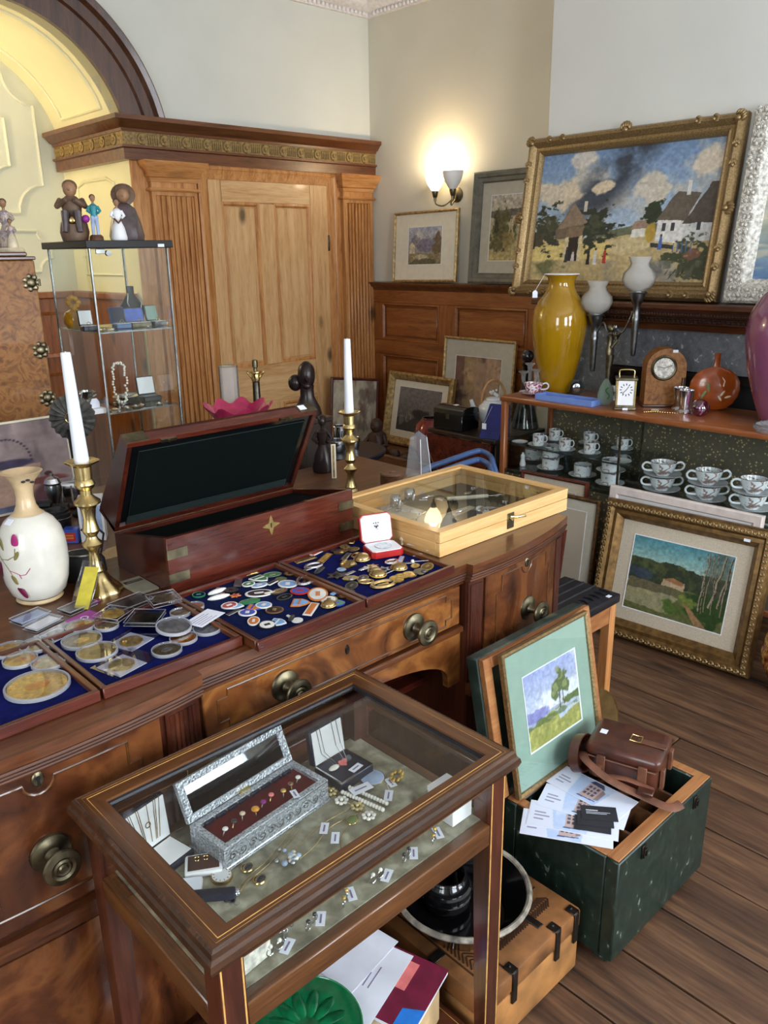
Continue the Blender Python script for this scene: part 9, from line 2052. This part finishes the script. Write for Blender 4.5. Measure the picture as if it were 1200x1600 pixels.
for k in range(1, 15): inst(b0, (k * L_ / 14, 0.008, 0), parent=t)
for k in range(15): inst(b0, (k * L_ / 14 + 0.004, -0.010, 0), parent=t)
tagcard('price_tag', t, (0.03, 0.012, 0.0085), 1.2, 1.5)
p0, p1 = vp_(515, 1240), vp_(578, 1275)
t = T('flower_necklace', 'gold necklace of filigree flowers beside the pearls', 'necklace', (p0.x, p0.y, VF), math.atan2(p1.y - p0.y, p1.x - p0.x))
L_ = (p1 - p0).length
for q in range(4):
    g = G()
    for k in range(7): g.sph((0.009 * math.cos(k * 0.9), 0.009 * math.sin(k * 0.9), 0.003), 0.0045, 1, 1, 0.6, u=7, v=5)
    g.sph((0, 0, 0.005), 0.004, u=8, v=5).obj('flower', 'pearl' if q % 2 else 'coin_pale', t, loc=(q * L_ / 3, 0.003 * (-1) ** q, 0))
chain(G(), [(-0.03, 0.02, 0.001), (0, 0.004, 0.002), (L_ / 2, 0, 0.002), (L_, 0, 0.002)], 0.001).obj('chain', 'gold', t)
p = vp_(577, 1217); t = T('glass_locket', 'round frosted glass locket lying by pendant box', 'pendant', (p.x + 0.004, p.y - 0.004, VF))
G().lathe([(0, 0), (0.022, 0), (0.024, 0.002), (0.022, 0.005), (0, 0.007)], 28).obj('disc', 'pale_blue', t); G().tube([(0.0235 * math.cos(a), 0.0235 * math.sin(a), 0.003) for a in [2 * PI * k / 28 for k in range(28)]], 0.0012, 5, True).obj('rim', 'gold', t)
p = vp_(620, 1214); t = T('leaf_brooch', 'gold openwork leaf brooch near right end of display table', 'brooch', (p.x, p.y, VF), 0.4)
for k in range(8): G().sph((0.014 * math.cos(k * PI / 4), 0.010 * math.sin(k * PI / 4), 0.003), 0.007, 1, 0.5, 0.5, u=8, v=5).obj('leaf', 'coin_gold', t)
tagcard('price_tag', t, (-0.02, 0.004, 0), 0.9)
p = vp_(607, 1243); t = T('loose_tag', 'loose folded price tag in front right of display table', 'tag', (p.x, p.y, VF), 0.7); tagcard('card', t, (0, 0, 0), 0, 1.1); G().tube([(0.014, 0, 0.001), (0.03, 0.006, 0.001), (0.035, -0.004, 0.001)], 0.0005, 4).obj('string', 'white', t)
p = vp_(508, 1217); t = T('loose_tag', 'large white swing tag with looped string by pendant box', 'tag', (p.x, p.y, VF), -0.25)
tagcard('card', t, (0, 0, 0), 0, 1.25); G().tube([(-0.016, 0.002, 0.001), (-0.026, 0.008, 0.001), (-0.03, -0.004, 0.001), (-0.018, -0.002, 0.001)], 0.0006, 4).obj('string', 'white', t)
# row of earrings and tags behind the front glass
for i, (px_, lb) in enumerate(((512, 'leftmost'), (566, 'second from left'), (585, 'third from left'), (622, 'third from right'), (628, 'second from right'), (655, 'rightmost'))):
    p = PYp(px_, 1500, 0.775); x_ = 0.50 + i * 0.066
    t = T('earring_pair', 'pair of silver earrings with white tag behind front glass, ' + lb, 'earrings', (x_, 0.772, VF), 0.3 * (i % 3), 'earrings behind the front glass')
    for s_ in (-1, 1): ringgeo(0.007, 0.0009).obj('hoop', 'silver', t, loc=(s_ * 0.008, 0, 0)); G().sph((s_ * 0.008, 0, 0.0155), 0.0035, u=8, v=6).obj('drop', ('pearl', 'e_black', 'coin_gold')[i % 3], t)
    tagcard('price_tag', t, (0.018, -0.004, 0.0002), 0.5)
t = T('ring_card', 'white card box with silver pendant in front left corner', 'jewellery box', (0.462, 0.79, VF), 0.1)
G().box(-0.02, 0.03, -0.02, 0.02, 0, 0.035, 0.001).obj('box', 'white_frame', t); G().prism([(-0.02, 0.0355), (0.03, 0.0355), (0.03, 0.037), (-0.02, 0.037)], -0.02, 0.02, 'xz').obj('card', 'white', t); G().sph((0.012, -0.012, 0.041), 0.012, 1, 0.7, 0.35, u=10, v=6).obj('pendant', 'coin_silver', t)
p = T('silver_chain', 'heap of silver chain links by front left corner card', 'necklace', (0.535, 0.80, VF), 0)
random.seed(9)
lk = G().tube([(0.005 * math.cos(a), 0.0032 * math.sin(a), 0) for a in [2 * PI * k / 10 for k in range(10)]], 0.0009, 5, True).obj('link', 'silver', p); lk.location = (0, 0, 0.003)
for k in range(26): inst(lk, (random.gauss(0, 0.018), random.gauss(0, 0.008), 0.002 + random.random() * 0.006), (random.random() * 2, random.random() * 2, random.random() * 3), p)
wb3 = T('white_gift_box', 'white card box standing at right end inside display table', 'box', (0.905, 0.80, VF), 0.0)
G().box(-0.03, 0.02, -0.03, 0.03, 0, 0.045, 0.001).obj('box', 'white', wb3); G().box(-0.031, 0.021, -0.031, 0.031, 0.045, 0.055, 0.001).obj('lid', 'white', wb3)

# ================================================================== BINOCULAR CASE AND LEAFLETS ON THE GREEN BOX
GBZ = BH + 0.0008
bc_ = T('binocular_case', 'brown leather binocular case with strap on divided green box', 'case', (1.66, 0.872, GBZ), 0.28, scale=1.08)
G().box(-0.060, 0.066, -0.085, 0.082, 0, 0.088, 0.020, seg=4).obj('body', 'leather', bc_)
G().box(-0.064, 0.070, -0.089, 0.086, 0.062, 0.098, 0.016, seg=4).obj('lid', 'leather', bc_)
G().tube([(-0.064, -0.089 + 0.01, 0.066), (-0.064, 0.076, 0.066)], 0.002, 6).obj('stitched_edge', 'leather_light', bc_)
G().box(-0.010, 0.010, -0.088, -0.02, 0.0985, 0.101, 0.001).obj('closing_strap', 'leather_light', bc_)
G().tube([(-0.013, -0.03, 0.103), (0.013, -0.03, 0.103), (0.013, -0.006, 0.103), (-0.013, -0.006, 0.103)], 0.0018, 6, True).obj('buckle', 'brass', bc_)
G().box(-0.01, 0.008, 0.05, 0.066, 0.0985, 0.0993).obj('price_tag', 'paper', bc_)
for y_ in (-0.05, 0.045): G().box(-0.069, -0.062, y_ - 0.010, y_ + 0.010, 0.03, 0.075, 0.001).obj('strap_loop', 'leather_light', bc_)
for x_ in (-0.04, 0.045): G().box(x_ - 0.009, x_ + 0.009, -0.095, -0.086, 0.02, 0.07, 0.001).obj('strap_loop', 'leather_light', bc_)
G().lathe([(0.040, 0), (0.046, 0.006), (0.046, 0.05), (0.042, 0.05), (0.042, 0.004), (0, 0.004)], 26, m=Matrix.Translation((-0.05, 0.108, 0.052)) @ Matrix.Rotation(1.25, 4, 'X') @ Matrix.Diagonal((1.3, 0.85, 0.5, 1))).obj('lens_cap_cover', 'leather', bc_)
G().tube([(-0.05, 0.09, 0.06), (-0.10, 0.07, 0.075), (-0.118, 0.01, 0.055), (-0.105, -0.06, 0.03), (-0.10, -0.12, 0.018), (-0.07, -0.14, 0.014)], 0.011, 8, flat=0.22, sm=6).obj('strap', 'leather_light', bc_)
G().tube([(-0.066, 0.05, 0.05), (-0.105, 0.04, 0.05), (-0.09, -0.02, 0.05), (-0.072, -0.08, 0.03)], 0.010, 8, flat=0.22, sm=6).obj('strap', 'leather_light', bc_)
G().box(-0.112, -0.09, -0.085, -0.05, 0.034, 0.044, 0.002).obj('strap_buckle', 'leather', bc_)
def leaflet_canvas(seed):
    c = Canvas(110, 54, (220, 226, 244)); c.seed = seed
    c.poly([(0.30, 0), (1, 0), (1, 1), (0.24, 1)], (186, 206, 240)); c.mix(np.clip((c.n(4, 3) - 0.45) * 4, 0, 1) * (c.U > 0.3) * 0.7, (214, 226, 246))
    c.poly([(0.66, 0), (1, 0), (1, 1), (0.72, 1)], (224, 230, 246))
    for k, w_ in enumerate((0.13, 0.17, 0.11)): c.poly([(0.06, 0.60 - k * 0.14), (0.06 + w_, 0.60 - k * 0.14), (0.06 + w_, 0.54 - k * 0.14), (0.06, 0.54 - k * 0.14)], (150, 150, 176))
    c.poly([(0.42, 0.12), (0.60, 0.20), (0.60, 0.78), (0.42, 0.84)], (196, 172, 168)); c.poly([(0.40, 0.84), (0.62, 0.78), (0.56, 0.98), (0.44, 0.98)], (70, 78, 104)); c.poly([(0.60, 0.20), (0.66, 0.26), (0.66, 0.66), (0.60, 0.78)], (150, 130, 134))
    for a in (0.44, 0.49, 0.54):
        for b in (0.30, 0.46, 0.62): c.poly([(a, b), (a + 0.03, b), (a + 0.03, b + 0.10), (a, b + 0.10)], (86, 84, 104))
    c.poly([(0.40, 0.10), (0.64, 0.14), (0.64, 0.18), (0.40, 0.15)], (80, 90, 130))
    return c
FLAT = Matrix.Rotation(-PI / 2, 4, 'X')
lf = [((815, 1282), (972, 1308), 0.0, 'pale blue house leaflet, lowest of the fan on green box'), ((826, 1268), (974, 1296), 0.0012, 'pale blue house leaflet, second from the bottom of the fan'), ((846, 1240), (984, 1280), 0.0024, 'pale blue house leaflet, third from the bottom of the fan'), ((868, 1208), (992, 1272), 0.0040, 'pale blue house leaflet on top, under the leather strap')]
for i, (a, b, dz, lb) in enumerate(lf):
    z_ = GBZ + 0.0005 + dz
    A, B = PZ(*a, z_), PZ(*b, z_); ang = math.atan2(B.y - A.y, B.x - A.x)
    t = T('leaflet', lb, 'leaflet', (A.x, A.y, z_), ang, 'house leaflets fanned on the green box')
    L_ = 0.21; Wd = 0.092
    G().box(0, L_, -Wd / 2, Wd / 2, 0, 0.0006).obj('sheet', 'paper', t)
    leaflet_canvas(5 + i).obj('printed_front', L_ - 0.004, Wd - 0.004, 'print', t, Matrix.Translation((0.002, -Wd / 2 + 0.002, 0.0009)) @ FLAT)
for i, (px_, py_, dz, lb) in enumerate(((926, 1288, 0.0040, 'black business card, lowest of three on leaflets'), (930, 1280, 0.0050, 'black business card, middle of three on leaflets'), (936, 1271, 0.0060, 'black business card, top of three on leaflets'))):
    z_ = GBZ + dz; p = PZ(px_, py_, z_); t = T('business_card', lb, 'card', (p.x, p.y, z_), -1.02 + 0.06 * i, 'black cards on the leaflets')
    G().box(-0.042, 0.042, -0.026, 0.026, 0, 0.0006).obj('card', 'ink', t)
    G().box(-0.03, -0.002, 0.008, 0.0105, 0.0006, 0.0008).obj('print_line', 'paper', t); G().box(-0.03, 0.026, 0.002, 0.0032, 0.0006, 0.0008).obj('print_line', 'paper', t); G().box(-0.03, 0.018, -0.003, -0.0018, 0.0006, 0.0008).obj('print_line', 'paper', t)

# ================================================================== PAPERS UNDER THE DISPLAY TABLE
CZT = 0.1205
cbx = T('cardboard_box', 'small printed cardboard box on brown suitcase', 'box', (0.835, 0.872, CZT), 0.35)
G().box(-0.07, 0.07, -0.06, 0.06, 0, 0.092, 0.001).obj('carton', 'cardboard', cbx); G().box(-0.07, 0.07, -0.018, 0.018, 0.092, 0.0926).obj('tape', 'petal', cbx)
for k in range(3): G().box(-0.03 + k * 0.02, -0.018 + k * 0.02, -0.052, -0.03, 0.092, 0.0925).obj('stamp', 'tan_china', cbx)
bk2 = T('catalogue', 'maroon and salmon covered catalogue on cardboard box', 'booklet', (0.838, 0.912, CZT + 0.0932), 0.30)
G().box(-0.075, 0.085, -0.10, 0.06, 0, 0.010, 0.001).obj('pages', 'paper', bk2); G().box(-0.076, 0.086, -0.101, 0.061, 0.010, 0.0112).obj('cover', 'maroon', bk2); G().box(0.0, 0.068, -0.045, -0.01, 0.0112, 0.0118).obj('cover_panel', 'salmon', bk2)
G().prism([(-0.076, -0.101), (-0.02, -0.101), (-0.035, -0.06), (-0.076, -0.06)], 0.0112, 0.0120).obj('cover_corner', 'cyan_blue', bk2)
sh1 = T('paper_sheet', 'large white printed sheet beside green leaf plate', 'paper', (0.772, 0.955, CZT + 0.1060), 0.30)
G().box(-0.12, 0.13, -0.085, 0.085, 0, 0.001).obj('sheet', 'paper', sh1)
for k in range(7): G().box(0.02, 0.075 - 0.01 * (k % 3), 0.03 - k * 0.012, 0.0325 - k * 0.012, 0.001, 0.0013).obj('print_line', 'tag_print', sh1)
sh2 = T('paper_sheet', 'white sheet on top of the printed sheet, under display table', 'paper', (0.832, 0.995, CZT + 0.1075), 0.16)
G().box(-0.07, 0.085, -0.05, 0.06, 0, 0.0008).obj('sheet', 'paper', sh2); G().box(-0.05, 0.02, 0.03, 0.0325, 0.0008, 0.001).obj('print_line', 'tag_print', sh2)
gp = T('leaf_plate', 'green majolica leaf plate lying on papers under display table', 'plate', (0.66, 0.93, CZT + 0.111), 0.2)
gp.rotation_euler = (0.06, 0.05, 0.2)
G().lathe([(0, 0), (0.05, 0), (0.058, 0.004), (0.098, 0.016), (0.102, 0.019), (0.098, 0.020), (0.058, 0.009), (0, 0.006)], 48).obj('plate', 'green_majolica', gp)
G().tube([(0.1005 * math.cos(a), 0.1005 * math.sin(a), 0.0195) for a in [2 * PI * k / 48 for k in range(48)]], 0.0018, 6, True).obj('rim', 'green_majolica_light', gp)
for k in range(12):
    a = k * PI / 6; G().sph((0, 0, 0), 0.032, 0.34, 1, 0.07, u=10, v=6).obj('leaf_relief', 'green_majolica', gp, loc=(0.048 * math.cos(a), 0.048 * math.sin(a), 0.0095)).rotation_euler = (0.12, 0, a - PI / 2)
pt = T('foam_tray', 'white rounded foam tray in front of green leaf plate', 'tray', (0.585, 0.855, CZT + 0.100), 0.25)
G().box(-0.06, 0.05, -0.05, 0.05, 0, 0.012, 0.010, seg=3).obj('tray', 'white', pt); G().box(-0.045, 0.035, -0.035, 0.035, 0.0121, 0.0126).obj('recess', 'paper', pt)
bks = T('document_box', 'plain grey document box under foam tray', 'box', (0.60, 0.90, CZT), 0.0)
G().box(-0.09, 0.09, -0.10, 0.10, 0, 0.086, 0.002).obj('box', 'white_frame', bks); G().box(-0.091, 0.091, -0.101, 0.101, 0.0865, 0.0985, 0.002).obj('lid', 'white_frame', bks)
pl2 = T('envelope_stack', 'stack of white envelopes at left under display table', 'paper', (0.49, 1.03, CZT), 0.3)
for k in range(4): G().box(-0.045, 0.05, -0.03, 0.03, 0.0012 * k, 0.0012 * k + 0.001, m=Matrix.Rotation(0.12 * k, 4, 'Z')).obj('envelope', 'paper', pl2)
